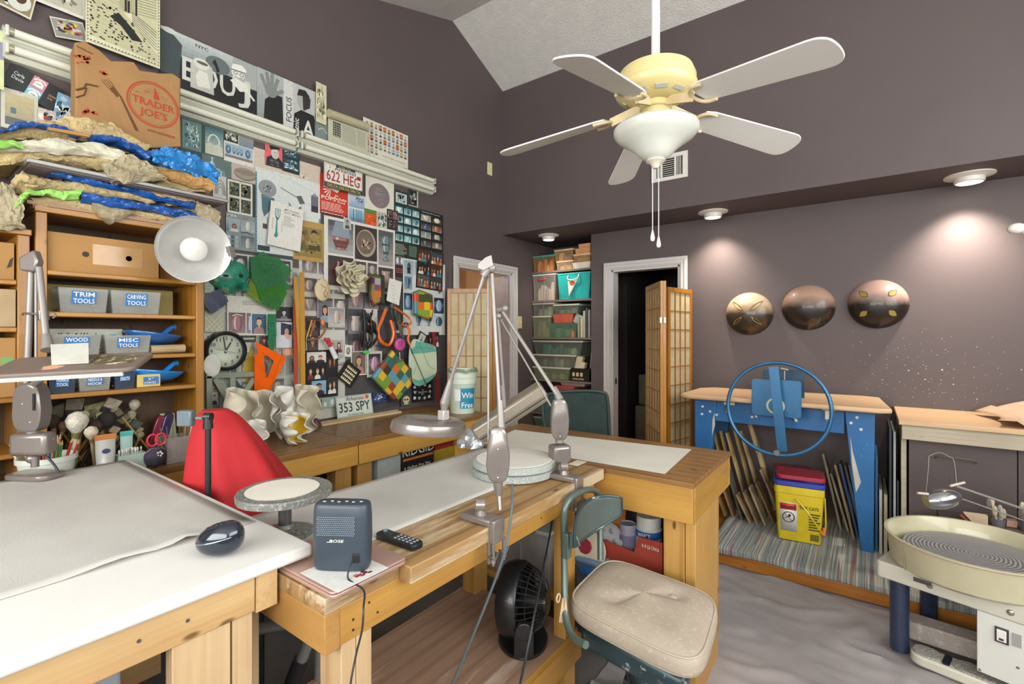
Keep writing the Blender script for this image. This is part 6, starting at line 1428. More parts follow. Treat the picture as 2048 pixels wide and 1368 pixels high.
# ================================================================ things hung on the picture wall
def onwall(px,py,x=-2.95): return PX(px,py,x)
def hang(name,lab,cat,px,py,x=-2.95,group=None): return thing(name,lab,cat,PX(px,py,x),0,group)
def stem_(T,p):
    """small nail holding the thing to the wall"""
    m = MB(PINM); m.cyl((-3.003,p.y,p.z),(p.x,p.y,p.z),.0012,n=6); m.build('nail',T)
def pxpoly(pts,x): return [PX(a,b,x) for a,b in pts]
def plate_of(T,part,pts,x,th,m,bevel=0.,hole=None,**kw):
    f = pxpoly(pts,x); b = MB(m); b.solid(f,[p-Vector((th,0,0)) for p in f]); return b.build(part,T,bevel=bevel,**kw)
def ringplate(T,part,outer,inner,x,th,m):
    """frame with a hole; outer and inner have the same number of corners"""
    o = pxpoly(outer,x); i = pxpoly(inner,x); n = len(o); D = Vector((th,0,0))
    b = MB(m); vs = o+i+[p-D for p in o]+[p-D for p in i]; fs = []
    for k in range(n):
        j = (k+1) % n; fs += [(k,j,n+j,n+k),(2*n+k,3*n+k,3*n+j,2*n+j),(k,2*n+k,2*n+j,j),(n+k,n+j,3*n+j,3*n+k)]
    b.add(vs,fs); return b.build(part,T,flat=True)
# clock
c = onwall(452,702,-2.955); T = thing('wall_clock','round black rimmed wall clock showing nearly one','clock',c)
Mc = frame(c,(1,0,0),(0,1,0)); rr = .112
m = MB(mat('clock_black','#17181a',.3,coat=.4)); m.lathe([(rr*.82,-.012),(rr*.83,.012),(rr*.9,.02),(rr*1.0,.012),(rr*1.03,-.01),(rr*1.0,-.045),(rr*.82,-.045)],56,Mc,cap=False); m.build('rim',T)
m = MB(mat('clock_face','#c4cbb8',.5,var=.02)); m.lathe([(0,-.006),(rr*.85,-.006)],48,Mc,cap=False); m.build('face',T)
for h in range(1,13):
    m = MB(mat('clock_ink','#2e322c',.6)); a = PI/2-h*PI/6; p = Mc @ Vector((rr*.66*math.cos(a),rr*.66*math.sin(a),-.0052)); hh = rr*.17; w_ = hh*(.62 if h < 10 else 1.15); m.text(str(h),p-UY*w_/2-UP*hh/2,UY,UP,hh,w_ if h not in (1,) else hh*.3); m.build('numeral',T)
for nm,a,L,w_ in (('hour_hand',PI/2-.985*PI/6,.5,.009),('minute_hand',PI/2+.15,.72,.007)):
    m = MB(mat('clock_hand','#3d463c',.5)); d = Vector((math.cos(a),math.sin(a),0)); m.bar(Mc @ (Vector((0,0,-.002))-d*.012),Mc @ (Vector((0,0,-.002))+d*rr*L),w_,.0012,(0,1,.3)); m.build(nm,T)
m = MB(PINM); m.cyl(Mc @ Vector((0,0,-.004)),Mc @ Vector((0,0,.001)),.005); m.build('hub',T)
stem_(T,c+Vector((-.03,0,.05)))
T = hang('paper_fan','white round pleated paper fan tucked between the clock and bookcase','paper fan',425,731,-2.925)
c = T.location; m = MB(mat('white_pleat','#cfcfc8',.7)); m.lathe([(.055+.004*(i % 2),-.008+.003*i) for i in range(3)]+[(.03,.004),(0,.006)],40,frame(c,(1,-.1,0),(0,1,0)) @ Matrix.Diagonal((.72,1.05,.8,1)),cap=False); m.build('pleats',T); stem_(T,c+UP*.06+Vector((-.01,0,0)))
# grey-green metal bracket leaning under the clock
T = thing('shelf_bracket','grey green metal bracket frame standing on the bench under clock','bracket',PX(465,800,-2.93)); GG = mat('sage_metal','#7f8878',.5,var=.12)
for a,b in (((412,752),(512,748)),((465,750),(466,835)),((430,757),(462,812)),((508,757),(470,812)),((418,752),(419,840))):
    p,q = PX(a[0],a[1],-2.935),PX(b[0],b[1],-2.935); m = MB(GG); m.bar(p,q,.012,.03,(1,0,0)); m.build('bar',T,bevel=.002)
stem_(T,PX(450,750,-2.935))
# orange set squares and rulers
ORC = clear('orange_acrylic','#f0640c',.82,.2)
T = hang('set_square','upper orange plastic set square pointing downwards','set square',540,700,-2.925); ringplate(T,'plate',[(511,683),(573,716),(534,792)],[(525,705),(556,720),(534,765)],-2.925,.003,ORC); stem_(T,PX(516,690,-2.926))
T = hang('set_square','lower orange plastic set square with slotted hole','set square',520,740,-2.918); ringplate(T,'plate',[(509,708),(532,707),(562,712),(536,790),(509,792)],[(528,712),(534,711),(548,722),(535,755),(528,757)],-2.918,.003,ORC); stem_(T,PX(514,713,-2.919))
def ruler(lab,a,b,w_,c,x,marks=True):
    p,q = PX(*a,x),PX(*b,x); T = thing('ruler',lab,'ruler',q); m = MB(c); m.bar(q,p,w_,.005,(0,1,0)); m.build('stick',T)
    if marks:
        m = MB(mat('ruler_ink','#3a2d1a',.7)); d = (p-q).normalized(); s = Vector((1,0,0)).cross(d).normalized()
        for i in range(46):
            z = q+d*((p-q).length*(i+.5)/46)+Vector((.0029,0,0))+s*w_*.38; m.bar(z,z+d*.0012,w_*(.18+.14*(i % 4 == 0)),.0004,(0,1,0))
        m.build('graduation',T)
    stem_(T,p-(p-q)*.02); return T
YW = wood('yellow_stick','#b98a2c','#8a6318','z',.5,knots=False); RW = mat('red_stick','#a03a26',.5,dirt='#c9a080',ds=20,dirt_amt=.62)
ruler('straight yellow wooden yardstick with brass hole',(604,545),(606,800),.03,YW,-2.915); ruler('tilted yellow wooden yardstick touching the straight one',(590,553),(606,800),.026,YW,-2.925)
ruler('red painted measuring stick left of',(590,600),(592,845),.024,RW,-2.935)['label'] = 'red painted measuring stick behind the yellow yardsticks'
ruler('red',(867,664),(877,805),.03,mat('crimson_rod','#7d1a22',.35,coat=.4,dirt='#b0606a',ds=60,dirt_amt=.64),-2.93,False)['label'] = 'dark red speckled stick at the doorway end of the picture wall'
p = PX(593,780,-2.91)
# green pig mask and stencils
T = hang('animal_mask','teal green pig shaped clay mask','mask',460,588,-2.965); c = PX(460,553,-2.94)
GM = mat('verdigris_glaze','#1f7f66',.4,var=.45,vs=20,coat=.4,dirt='#8aa07c',ds=14,dirt_amt=.56)
def msk(u,v):
    a = 2*PI*u; r_ = math.sin(v*PI/2); y = .098*r_*math.cos(a)*(1+.08*math.cos(2*a)); z = .088*r_*math.sin(a)*(1+.1*math.sin(3*a)); x = .055*math.cos(v*PI/2)
    if abs(a-.5) < .35 or abs(a-1.2) < .3: y *= 1+.18*r_; z *= 1+.2*r_
    return c+Vector((x-.03,y,z))
m = MB(GM); m.grid(msk,40,12,True); m.build('face',T,solid=.004)
m = MB(mat('mask_dark','#20261c',.8))
for dy,dz,rx,rz in ((-.03,.0,.02,.009),(.05,.008,.014,.012)): m.sph(c+Vector((.018,dy,dz)),(.012,rx,rz),14,8)
m.build('eye_hole',T)
m = MB(GM); m.cyl(c+Vector((.012,.055,-.055)),c+Vector((.05,.065,-.06)),.026,.022,18); m.build('snout',T); stem_(T,c+UP*.05)
m = MB(mat('cork_scrap','#a88a5a',.8)); pp = PX(434,536,-2.9); m.cbox((0,0,0),(.01,.05,.04),Matrix.Translation(pp) @ Matrix.Rotation(.5,4,'X')); m.build('tag',T)
for i,(lab,pts,c_,x,a) in enumerate((
 ('square green translucent drawing stencil',[(500,517),(527,503),(535,512),(556,514),(584,541),(570,560),(581,574),(556,596),(545,590),(520,600),(512,570),(503,560)],'#4a9460',-2.93,.42),
 ('pale green translucent curve template beside the pig mask',[(492,584),(508,540),(530,530),(572,560),(560,600),(545,620),(510,600)],'#9ab84a',-2.936,.35),
 ('long hanging green template strip below the stencils',[(535,628),(552,628),(553,668),(546,706),(538,700),(535,660)],'#2f8a5a',-2.93,.5),
 ('lowest deep green template corner among stencils',[(515,580),(560,570),(575,585),(556,622),(540,615),(524,605)],'#4f9a3a',-2.924,.4))):
    T = hang('drawing_template',lab,'template',pts[0][0],pts[0][1],x); plate_of(T,'sheet',pts,x,.0015,clear('green_film_%d' % i,c_,a,.25),flat=True)
    r = random.Random(i+3); cx = sum(p[0] for p in pts)/len(pts); cy = sum(p[1] for p in pts)/len(pts)
    for k in range(10):
        m = MB(mat('stencil_mark_%d' % (i % 2),['#2f6a50','#2f5a5c'][i % 2],.5)); q = PX(cx+r.uniform(-16,16)*(1 if i != 2 else .3),cy+r.uniform(-22,22),x+.0008); ringp(m,q,r.uniform(.008,.022),r.uniform(.008,.024),.003,16); m.build('cut_out',T)
    stem_(T,PX(pts[1][0],pts[1][1]+3,x))
T = hang('navy_card','curved dark navy card hanging below the pig mask','card',432,602,-2.93); o = pxpoly([(407,592),(440,577),(457,602),(446,614),(424,628),(410,612)],-2.93)
m = MB(mat('navy_gloss','#1b2748',.3,var=.4,vs=20,coat=.3,dirt='#7f93b4',ds=14,dirt_amt=.62)); m.solid(o,[p-Vector((.002,0,0)) for p in o]); m.build('sheet',T); stem_(T,PX(436,582,-2.931))
# cream carved disc
T = hang('carved_disc','round cream carved plaque beside the coral sculpture','plaque',645,602,-2.93); c = PX(645,580,-2.93)
m = MB(mat('ivory_clay','#c6b490',.6,var=.1)); Mq = frame(c,(1,0,0),(0,1,0)); m.lathe([(0,.014),(.03,.013),(.05,.009),(.056,.002),(.054,-.01),(0,-.01)],36,Mq @ Matrix.Scale(1.32,4,(0,1,0)),cap=False); m.build('disc',T)
m = MB(mat('carved_line','#7d6a48',.7)); m.tube(smooth_pts([c+Vector((.0145,y,z)) for y,z in ((-.02,.04),(-.005,.02),(.012,.02),(.016,0),(.006,-.02),(.012,-.045),(.02,-.05))],4),.0018,6); m.tube([c+Vector((.013,.012+.014*math.cos(t),-.025+.02*math.sin(t))) for t in [2*PI*i/14 for i in range(14)]],.0018,6,True); m.tube(smooth_pts([c+Vector((.012,y,z)) for y,z in ((.03,.04),(.035,0),(.028,-.03))],4),.0016,6); m.build('carving',T); stem_(T,c+UP*.03)
# ruffled coral sculpture
T = hang('coral_sculpture','big cream ruffled coral like ceramic on the picture wall','sculpture',698,592,-2.9); c = PX(699,556,-2.93)
CC = mat('bisque_cream','#c4bda2',.6,var=.06)
for k,(r0,r1,n,amp,dx,ph) in enumerate(((.05,.118,9,.018,.02,0),(.035,.092,8,.02,.05,.6),(.02,.07,7,.02,.075,1.1),(.008,.05,5,.018,.095,.3),(.004,.03,4,.012,.105,1.5))):
    def ruf(u,v,r0=r0,r1=r1,n=n,amp=amp,dx=dx,ph=ph):
        a = 2*PI*u; r_ = r0+(r1-r0)*v; w_ = amp*v*v*math.sin(n*a+ph+.6*math.sin(2*a)); r_ *= 1+.1*v*math.cos(n*a+ph)+.05*math.sin(3*a)
        return c+Vector((dx-.04*(1-v)+w_+.012*v,r_*math.cos(a)*1.0,r_*math.sin(a)*1.02))
    m = MB(CC); m.grid(ruf,90,9,True); m.build('ruffle',T,solid=.005)
m = MB(CC); m.lathe([(0,-.02),(.06,-.02),(.05,.02),(.02,.07),(0,.075)],24,frame(c,(1,0,0),(0,1,0)),cap=False); m.build('core',T); stem_(T,c+UP*.05)
# cloth pouches
def checkmat(name,cols,sc=14.,rot=0.):
    if name in MC: return MC[name]
    nt = NT(name); v = nt.coord(); mp = nt.n('ShaderNodeMapping'); mp.inputs['Rotation'].default_value = (rot,0,0); mp.inputs['Scale'].default_value = (1,sc,sc); nt.l(v,mp.inputs[0])
    vo = nt.n('ShaderNodeTexVoronoi',distance='CHEBYCHEV',feature='F1'); vo.inputs['Scale'].default_value = 1; vo.inputs['Randomness'].default_value = .25; nt.l(mp.outputs[0],vo.inputs['Vector'])
    sp = nt.n('ShaderNodeSeparateXYZ'); nt.l(vo.outputs['Color'],sp.inputs[0])
    rr_ = nt.ramp(sp.outputs[0],[(i/len(cols),lin(c)) for i,c in enumerate(cols)]); nt.t.nodes[-1].color_ramp.interpolation = 'CONSTANT'
    nt.l(rr_,nt.b.inputs['Base Color']); nt.b.inputs['Roughness'].default_value = .6; nt.bump(nt.noise(nt.coord(),60,3),.4,.004); MC[name] = nt.m; return nt.m
PLAID = ['#c4621c','#c9a52a','#6a8a34','#2f5a50','#5a8a96','#3a2a24','#8a3a24']
def pouch(lab,pts,x,m_,x2=.0):
    T = hang('cloth_pouch',lab,'pouch',pts[-1][0],pts[-1][1],x); o = pxpoly(pts,x); c = sum(o,Vector())/len(o)
    m = MB(m_); f = [p+(c-p)*.12+Vector((.012,0,0)) for p in o]; m.solid(f,[p-Vector((.012,0,0)) for p in o]); n = len(o)
    m.add(f+o,[(i,n+i,n+(i+1) % n,(i+1) % n) for i in range(n)]); m.build('pouch',T)
    m = MB(mat('pouch_edge','#26302c',.7)); m.tube([p+Vector((.002,0,0)) for p in o],.0028,6,True); m.build('binding',T); stem_(T,o[0]+(c-o[0])*.1); return T
pouch('dark plaid cloth pouch hanging beside the coral sculpture',[(737,548),(768,551),(769,610),(738,604)],-2.935,checkmat('plaid_dark',['#2a3a34','#3a3f2c','#54602c','#26302e','#4a3a24'],16))
pouch('narrow multicoloured cloth pouch over the dark plaid one',[(743,552),(760,555),(762,605),(748,610),(741,588)],-2.91,checkmat('plaid_warm',['#6d4a6a','#a8442a','#c46a2a','#8a7a3c','#9aa4a0','#5a3050'],22))
pouch('bright orange yellow cloth pouch near the doorway end of wall',[(827,585),(838,580),(864,590),(866,622),(862,642),(828,628)],-2.93,checkmat('plaid_bright',['#d0661c','#d8b42a','#7f9a30','#4f8a8c','#3a4a24','#c94a24'],16))
pouch('large checked cloth bag hanging tilted beside the turquoise plaque',[(785,700),(822,738),(823,770),(793,806),(743,754)],-2.9,checkmat('plaid_big',PLAID,17,.78))
# note, straps, pliers, knives, lid
o = pxpoly([(779,556),(804,564),(798,611),(773,601)],-2.9); m = MB(mat('note_white','#d3d3cb',.7,var=.04)); m.solid(o,[p-Vector((.001,0,0)) for p in o]); N_ = tag(m.build('paper_note'),'white handwritten note overlapping the pottery poster corner','note')
m = MB(mat('pencil_grey','#8a8a84',.7)); r = random.Random(5)
for i in range(6): a = PX(783,570+i*6.2,-2.8995)+Vector((.0006,0,0)); m.tube([a+UY*(.008*j)+UP*(r.uniform(-.003,.003)-.0035*j) for j in range(int(5+i % 3))],.0008,5)
m.build('handwriting',N_); m = MB(PINM); q = (o[0]+o[1])/2-UP*.01; m.cyl((-3.003,q.y,q.z),(q.x+.003,q.y,q.z),.001,n=6); m.build('push_pin',N_)
T = hang('strap_bundle','bundle of black straps and cords with bright green clip','strap bundle',735,700,-2.93); BK = mat('black_leather','#151416',.45,var=.3)
r = random.Random(8)
for i in range(12):
    x0,x1 = r.uniform(724,748),r.uniform(720,756); m = MB(BK); X_ = -2.94+.04*r.random(); m.tube(smooth_pts([PX(x0,622+r.uniform(-4,6),X_),PX((x0+x1)/2+r.uniform(-6,6),650,X_+.015),PX(x1,672,X_+.01),PX((x0+x1)/2,698+r.uniform(-8,2),X_)],5),r.uniform(.004,.009),7); m.build('strap',T)
m = MB(mat('bright_green_clip','#3fc43a',.4)); m.cbox(PX(733,704,-2.925),(.02,.05,.018)); m.build('clip',T,bevel=.005); m = MB(mat('red_knot','#a8322c',.5)); m.sph(PX(737,648,-2.89),.009,10,6); m.build('knot',T); stem_(T,PX(736,626,-2.94))
for lab,pts,rad in (('orange handled spring clamp hanging beside straps',[(772,618),(764,640),(756,662),(762,682),(778,690),(787,668),(781,640)],.012),('orange looped cable of the hanging clamp',[(784,612),(800,622),(816,634),(822,645),(810,652),(798,640)],.008),('second orange handled clamp beneath the bright pouch',[(812,650),(819,662),(816,678),(820,690)],.01)):
    T = hang('spring_clamp',lab,'clamp',pts[0][0],pts[0][1],-2.92); m = MB(mat('orange_plastic','#d4611a',.35,coat=.3)); m.tube(smooth_pts([PX(a,b,-2.915+.01*(i % 2)) for i,(a,b) in enumerate(pts)],5),rad,8); m.build('handle',T); m = MB(mat('clamp_grey','#57595a',.4,.4)); m.cbox(PX(pts[0][0],pts[0][1],-2.92),(.03,.03,.04)); m.build('jaw',T,bevel=.004); stem_(T,PX(pts[0][0],pts[0][1],-2.92))
for i,(lab,a,b,c_) in enumerate((('broad chrome bladed knife above the magenta lid',(783,618),(792,678),'#b9b9b4'),('second chrome tool beside the broad knife',(798,628),(806,676),'#a5a5a2'),('dark green handled tool between chrome tools',(790,620),(803,672),'#3a4a3c'))):
    T = hang('hanging_tool',lab,'tool',*b,-2.9); p,q = PX(*a,-2.905),PX(*b,-2.905); m = MB(mat('tool_grip_%d' % i,['#26302c','#3c3a38',c_][i],.4)); m.bar(p,p+(q-p)*.42,.014,.02,(1,0,0)); m.build('handle',T,bevel=.004); m = MB(STEEL); m.bar(p+(q-p)*.42,q,.004,.018,(1,0,0)); m.build('blade',T); stem_(T,p+Vector((.002,0,-.005)))
T = hang('plastic_disc','round magenta plastic lid hanging over the knives','lid',801,704,-2.87); c = PX(801,689,-2.87); m = MB(mat('magenta_plastic','#b84a8c',.4)); m.lathe([(0,.004),(.042,.004),(.046,.001),(.047,-.016),(.044,-.018),(0,-.012)],36,frame(c,(1,0,0),(0,1,0)),cap=False); m.build('disc',T); m = MB(mat('purple_ink','#6a2a5a',.6))
for i in range(3): m.tube([c+Vector((.0045,-.022+.006*j,.016-.013*i+.004*((j*7+i) % 3-1)+.002*j)) for j in range(8)],.0012,5)
m.build('handwriting',T); stem_(T,c)
T = hang('hook_tool','steel hook tool with crossbar beneath the magenta lid','tool',800,722,-2.88); m = MB(STEEL); m.cyl(PX(799,704,-2.88),PX(800,722,-2.88),.005); m.cyl(PX(791,723,-2.88),PX(806,720,-2.88),.007); m.build('shaft',T); stem_(T,PX(799,706,-2.88))
# turquoise and cream plaque
o = [(822,690),(828,679),(836,679),(846,684),(868,691),(873,702),(874,735),(873,746),(866,757),(852,768),(836,772),(826,764),(824,752),(819,735),(820,705)]
T = hang('ceramic_plaque','turquoise and cream cracked ceramic plaque near the tan doorway','plaque',845,772,-2.92); so = [(p.x,p.y) for p in smooth_pts([(a,b,0) for a,b in o],3,True)]
plate_of(T,'body',so,-2.915,.016,mat('pale_celadon','#b9c4a9',.5,var=.06),.004)
TQ = mat('turquoise_glaze','#5fa594',.4,var=.1)
plate_of(T,'upper_band',[(832,682),(846,684),(868,691),(873,703),(850,706),(822,708),(822,697),(830,696)],-2.9135,.002,TQ); plate_of(T,'lower_band',[(872,746),(866,757),(852,768),(836,772),(827,765),(825,757),(838,761),(856,755)],-2.9135,.002,TQ)
m = MB(mat('crack_dark','#4a4c40',.8)); m.tube([PX(a,b,-2.913) for a,b in ((838,683),(842,695),(848,708),(853,722),(857,730),(864,736),(871,738))],.0011,5); m.tube([PX(a,b,-2.913) for a,b in ((832,733),(830,743),(826,750))],.001,5); m.tube([PX(a,b,-2.9125) for a,b in ((826,694),(845,696),(866,697))],.001,5); m.build('crack',T); stem_(T,PX(845,700,-2.918))
m = MB(mat('black_string','#15161a',.6)); m.tube([PX(820,694,-2.905),PX(868,805,-2.9)],.0025,6); S_ = tag(m.build('cord_line'),'taut black cord slanting across the turquoise plaque','cord'); stem_(S_,PX(820,694,-2.905))
# pencils, orange tape, red clip and spray tube on the white newsletter
for i,(lab,a,b,c_) in enumerate((('ochre wooden pencil pinned to the newsletter',(624,640),(613,676),'#b5782a'),('brown wooden pencil beside ochre pencil',(630,641),(620,674),'#7d4a26'))):
    p,q = PX(*a,-2.93),PX(*b,-2.93); T = thing('wooden_pencil',lab,'pencil',q); m = MB(PL('pencil_'+c_[1:],c_)); m.cyl(p,p+(q-p)*.88,.006,n=6); m.build('barrel',T); m = MB(PL('pencil_tip','#c9a878')); m.cyl(p+(q-p)*.88,q,.006,.001,n=6); m.build('tip',T); stem_(T,p)
T = hang('measuring_tape','brown leather strap with orange tag hung on the newsletter','strap',630,680,-2.93); m = MB(mat('brown_leather','#7a5030',.6)); m.tube(smooth_pts([PX(a,b,-2.93) for a,b in ((640,640),(650,655),(646,668),(634,678),(615,680))],5),.007,8); m.build('strap',T); m = MB(mat('orange_tag','#d8722a',.5)); m.sph(PX(646,645,-2.92),(.008,.014,.022),12,8); m.build('tag',T); stem_(T,PX(641,641,-2.93))
T = hang('spray_bottle','small white spray tube with red trigger on the wall','spray bottle',670,717,-2.92); p,q = PX(661,693,-2.92),PX(672,716,-2.92); m = MB(PL('white_tube','#c9ccd0')); m.cyl(p,q,.016,.018,18); m.build('bottle',T); m = MB(PL('red_trigger','#b8323c')); m.cyl(p,PX(655,680,-2.92),.014,.016); m.cbox(PX(654,679,-2.91),(.03,.03,.022)); m.build('trigger',T,bevel=.004); stem_(T,p)
# ---------------------------------------------------------------- ruffled vessels on the bench
WC = mat('matte_bisque','#b9b19c',.65,var=.05); WW = mat('white_bisque','#c6c4ba',.6,var=.04); YG = mat('yellow_glaze','#cda82a',.35,coat=.4); CRK = mat('seam_dark','#4a463a',.8)
def vessel(name,lab,px,py,X,h,w_,yaw,open_,m_,seed,lean=0.,seam=True,inner=None):
    """upright curled clay sheet with a ruffled edge; the opening faces yaw"""
    p = PX(px,py,X); p.z = .9006; T = thing(name,lab,'sculpture',p,0,'ruffled ceramics on the wall bench')
    def f(u,v):
        a = yaw+PI+(u-.5)*2*(PI-open_); e = abs(u-.5)*2
        prof_ = .34+.62*math.sin(min(1,v*1.15)*PI*.62)-.18*max(0,v-.7)/.3
        r_ = w_/2*prof_; ruff = .013*math.sin(v*19+seed)*max(0,e-.55)/.45+.012*math.sin(u*23+seed)*max(0,v-.82)/.18
        r_ += ruff+.005*mnoise.noise(Vector((u*3+seed,v*4,seed)))
        z = h*v*(1-.12*e*e)+.02*math.sin(u*15+seed)*max(0,v-.75)
        x,y = r_*math.cos(a),r_*math.sin(a)
        if e > .7: s_ = (e-.7)/.3; x += .02*s_*math.sin(v*15+seed*2); y += .02*s_*math.cos(v*13+seed)
        return p+Vector((x+lean*z*math.cos(yaw),y+lean*z*math.sin(yaw),max(0.003,z)))
    m = MB(m_); m.grid(f,46,26); m.build('shell',T,solid=.005)
    if inner:
        m = MB(inner); m.grid(lambda u,v: p+(f(.08+.84*u,.02+.9*v)-p)*.93+UP*.004,30,16); m.build('glazed_lining',T,solid=.002)
    if seam:
        m = MB(CRK); m.tube([p+(f(.2+.03*math.sin(i*2.1),i/14)-p)*1.03 for i in range(2,13)],.0016,5); m.build('seam',T)
    return T
ya = math.atan2(-.7,.9)
vessel('ruffled_vessel','tall grey curled ceramic vessel behind the red cloth',482,842,-2.7,.31,.17,.5,.8,WC,1)
vessel('ruffled_vessel','tall open ceramic shell facing the window between two others',524,850,-2.76,.28,.15,.1,.9,WC,2.2,.1)
vessel('ruffled_vessel','small white folded ceramic in front of the grey one',505,893,-2.5,.16,.14,-.2,.8,WW,3.1)
vessel('ruffled_vessel','twisted white ceramic vessel with dark seams',567,850,-2.68,.3,.13,-.9,.5,WW,4.2)
vessel('ruffled_vessel','broad open ceramic shell at the bare bench end',610,856,-2.68,.3,.16,.2,1.0,WC,5.3,.08)
vessel('ruffled_vessel','low white ceramic with bright yellow glazed lining',588,880,-2.52,.17,.15,.15,.75,WW,6.4,0,True,YG)
# colourful scraps at the end of the wood strip
m = MB(mat('foil_scraps','#5a3038',.5,var=.5,vs=60,dirt='#3f8aa0',ds=24,dirt_amt=.55)); q = PX(632,838,-2.9); q.z = .901; m.sph(q,(.03,.035,.05),12,8,None,0.,1.); tag(m.build('tinsel_knot'),'small knot of blue and maroon tinsel on the bench','tinsel')
# white pail
q = PX(925,808,-2.5); q.z = .9006; q.x = -2.5; T = thing('plastic_pail','white ribbed plastic pail with blue label on the wall bench','pail',q)
WP = mat('pail_white','#bcc7b6',.45,var=.05); hh = PX(925,738,-2.5).z-.9; r0 = .104
m = MB(WP); m.lathe([(0,.0),(r0*.86,0),(r0*.88,.006),(r0*.98,hh*.66),(r0*1.02,hh*.68),(r0*1.0,hh*.7),(r0*1.04,hh*.76),(r0*1.01,hh*.78),(r0*1.06,hh*.84),(r0*1.03,hh*.87),(r0*1.08,hh*.97),(r0*1.08,hh),(r0*1.02,hh),(r0*1.0,hh*.9),(r0*.85,.01),(0,.01)],44,cap=False); m.build('body',T,local=True)
m = MB(clear('loose_bag','#8f9a84',.5)); m.grid(lambda u,v: Vector((r0*(1.0+.16*v)*math.cos(2*PI*u),r0*(1.0+.16*v)*math.sin(2*PI*u),hh*(.93+.08*math.sin(v*PI)+.02*math.sin(u*40)))),50,6,True); m.build('liner_bag',T,local=True)
LB = mat('pail_label_blue','#1f7fa0',.5); yw = math.atan2(-q.y,-q.x)+.35
def arc(mb,a0,a1,z0,z1,rad=1.004,n=10):
    def R_(z): return r0*(.88+.10*(z/(hh*.66)))*rad
    mb.add([Vector((R_(z)*math.cos(a),R_(z)*math.sin(a),z)) for z in (z0,z1) for a in [a0+(a1-a0)*i/n for i in range(n+1)]],[(i,i+1,n+2+i,n+1+i) for i in range(n)])
m = MB(LB); arc(m,yw-.55,yw+.75,hh*.12,hh*.58); lb = m.build('label',T,local=True)
m = MB(mat('label_white','#d8dcd8',.6)); arc(m,yw-1.0,yw-.5,hh*.3,hh*.56,1.006); m.build('paper_patch',T,local=True)
m = MB(mat('label_white','#d8dcd8',.6))
for tx,z,hh_ in (('Win',hh*.36,.042),('Free',hh*.14,.042)):
    vs,fs,w_ = text_polys(tx); k = hh_/.7
    def W_(x,y):
        a = yw-.42+x*k/r0; zz = z+y*k; rad = r0*(.88+.10*(zz/(hh*.66)))*1.012; return Vector((rad*math.cos(a),rad*math.sin(a),zz))
    m.add([W_(x,y) for x,y in vs],fs)
m.build('lettering',lb,local=True)
# ---------------------------------------------------------------- folding screens
SH = wood('honey_screen_wood','#a8701c','#7a4c10','z',.4,knots=False); RICE = clear('rice_paper','#c2b28e',.8,.8); LAT = wood('lattice_wood','#98651f','#6d4512','z',.5,knots=False)
def panel(T,a,b,z0,z1,nx,ny,fw=.032,plain=0.):
    a,b = Vector((a[0],a[1],0)),Vector((b[0],b[1],0)); d = (b-a).normalized(); nrm = Vector((-d.y,d.x,0)); L = (b-a).length; M0 = Matrix(((d.x,nrm.x,0,a.x),(d.y,nrm.y,0,a.y),(0,0,1,0),(0,0,0,1)))
    m = MB(SH); t = .011
    for lo,hi in (((0,-t,z0),(fw,t,z1)),((L-fw,-t,z0),(L,t,z1)),((fw,-t,z1-fw*1.2),(L-fw,t,z1)),((fw,-t,z0),(L-fw,t,z0+fw*1.6))): m.box(lo,hi,M0)
    P_ = m.build('panel',T,bevel=.002)
    m = MB(LAT)
    for i in range(1,nx): x = fw+(L-2*fw)*i/nx; m.box((x-.0035,-.008,z0),(x+.0035,.008,z1-.01),M0)
    for j in range(1,ny): z = z0+.05+(z1-z0-.09)*j/ny; m.box((fw-.002,-.006,z-.0035),(L-fw+.002,.006,z+.0035),M0)
    m.build('lattice',P_); m = MB(RICE); m.box((fw-.002,-.001,z0+.02),(L-fw+.002,.001,z1-.02),M0); m.build('paper',P_)
T = thing('folding_screen','honey wood and paper folding screen standing before the tan doorway','folding screen',(-2.7,3.15,0))
panel(T,(-2.91,3.01),(-2.593,3.235),.004,1.89,5,10); panel(T,(-2.585,3.245),(-2.7,3.35),.004,1.89,3,10)
T = thing('folding_screen','honey wood and paper folding screen standing before the dark doorway','folding screen',(-1.25,3.8,.1))
panel(T,(-1.458,3.84),(-1.196,3.445),.099,1.885,5,11); panel(T,(-1.178,3.452),(-1.333,3.9),.099,1.885,5,11); panel(T,(-1.318,3.93),(-1.24,4.32),.099,1.885,4,11)
m = MB(mat('hinge_cream','#c9bfa0',.4,.3)); 
for dx in (-.014,.014): q = Vector((-1.187,3.437,1.6))+RV*dx; m.cbox((0,0,0),(.016,.004,.04),Matrix.Translation(q-FV*.003) @ Matrix.Rotation(TH,4,'Z'))
m.build('hinge',T)
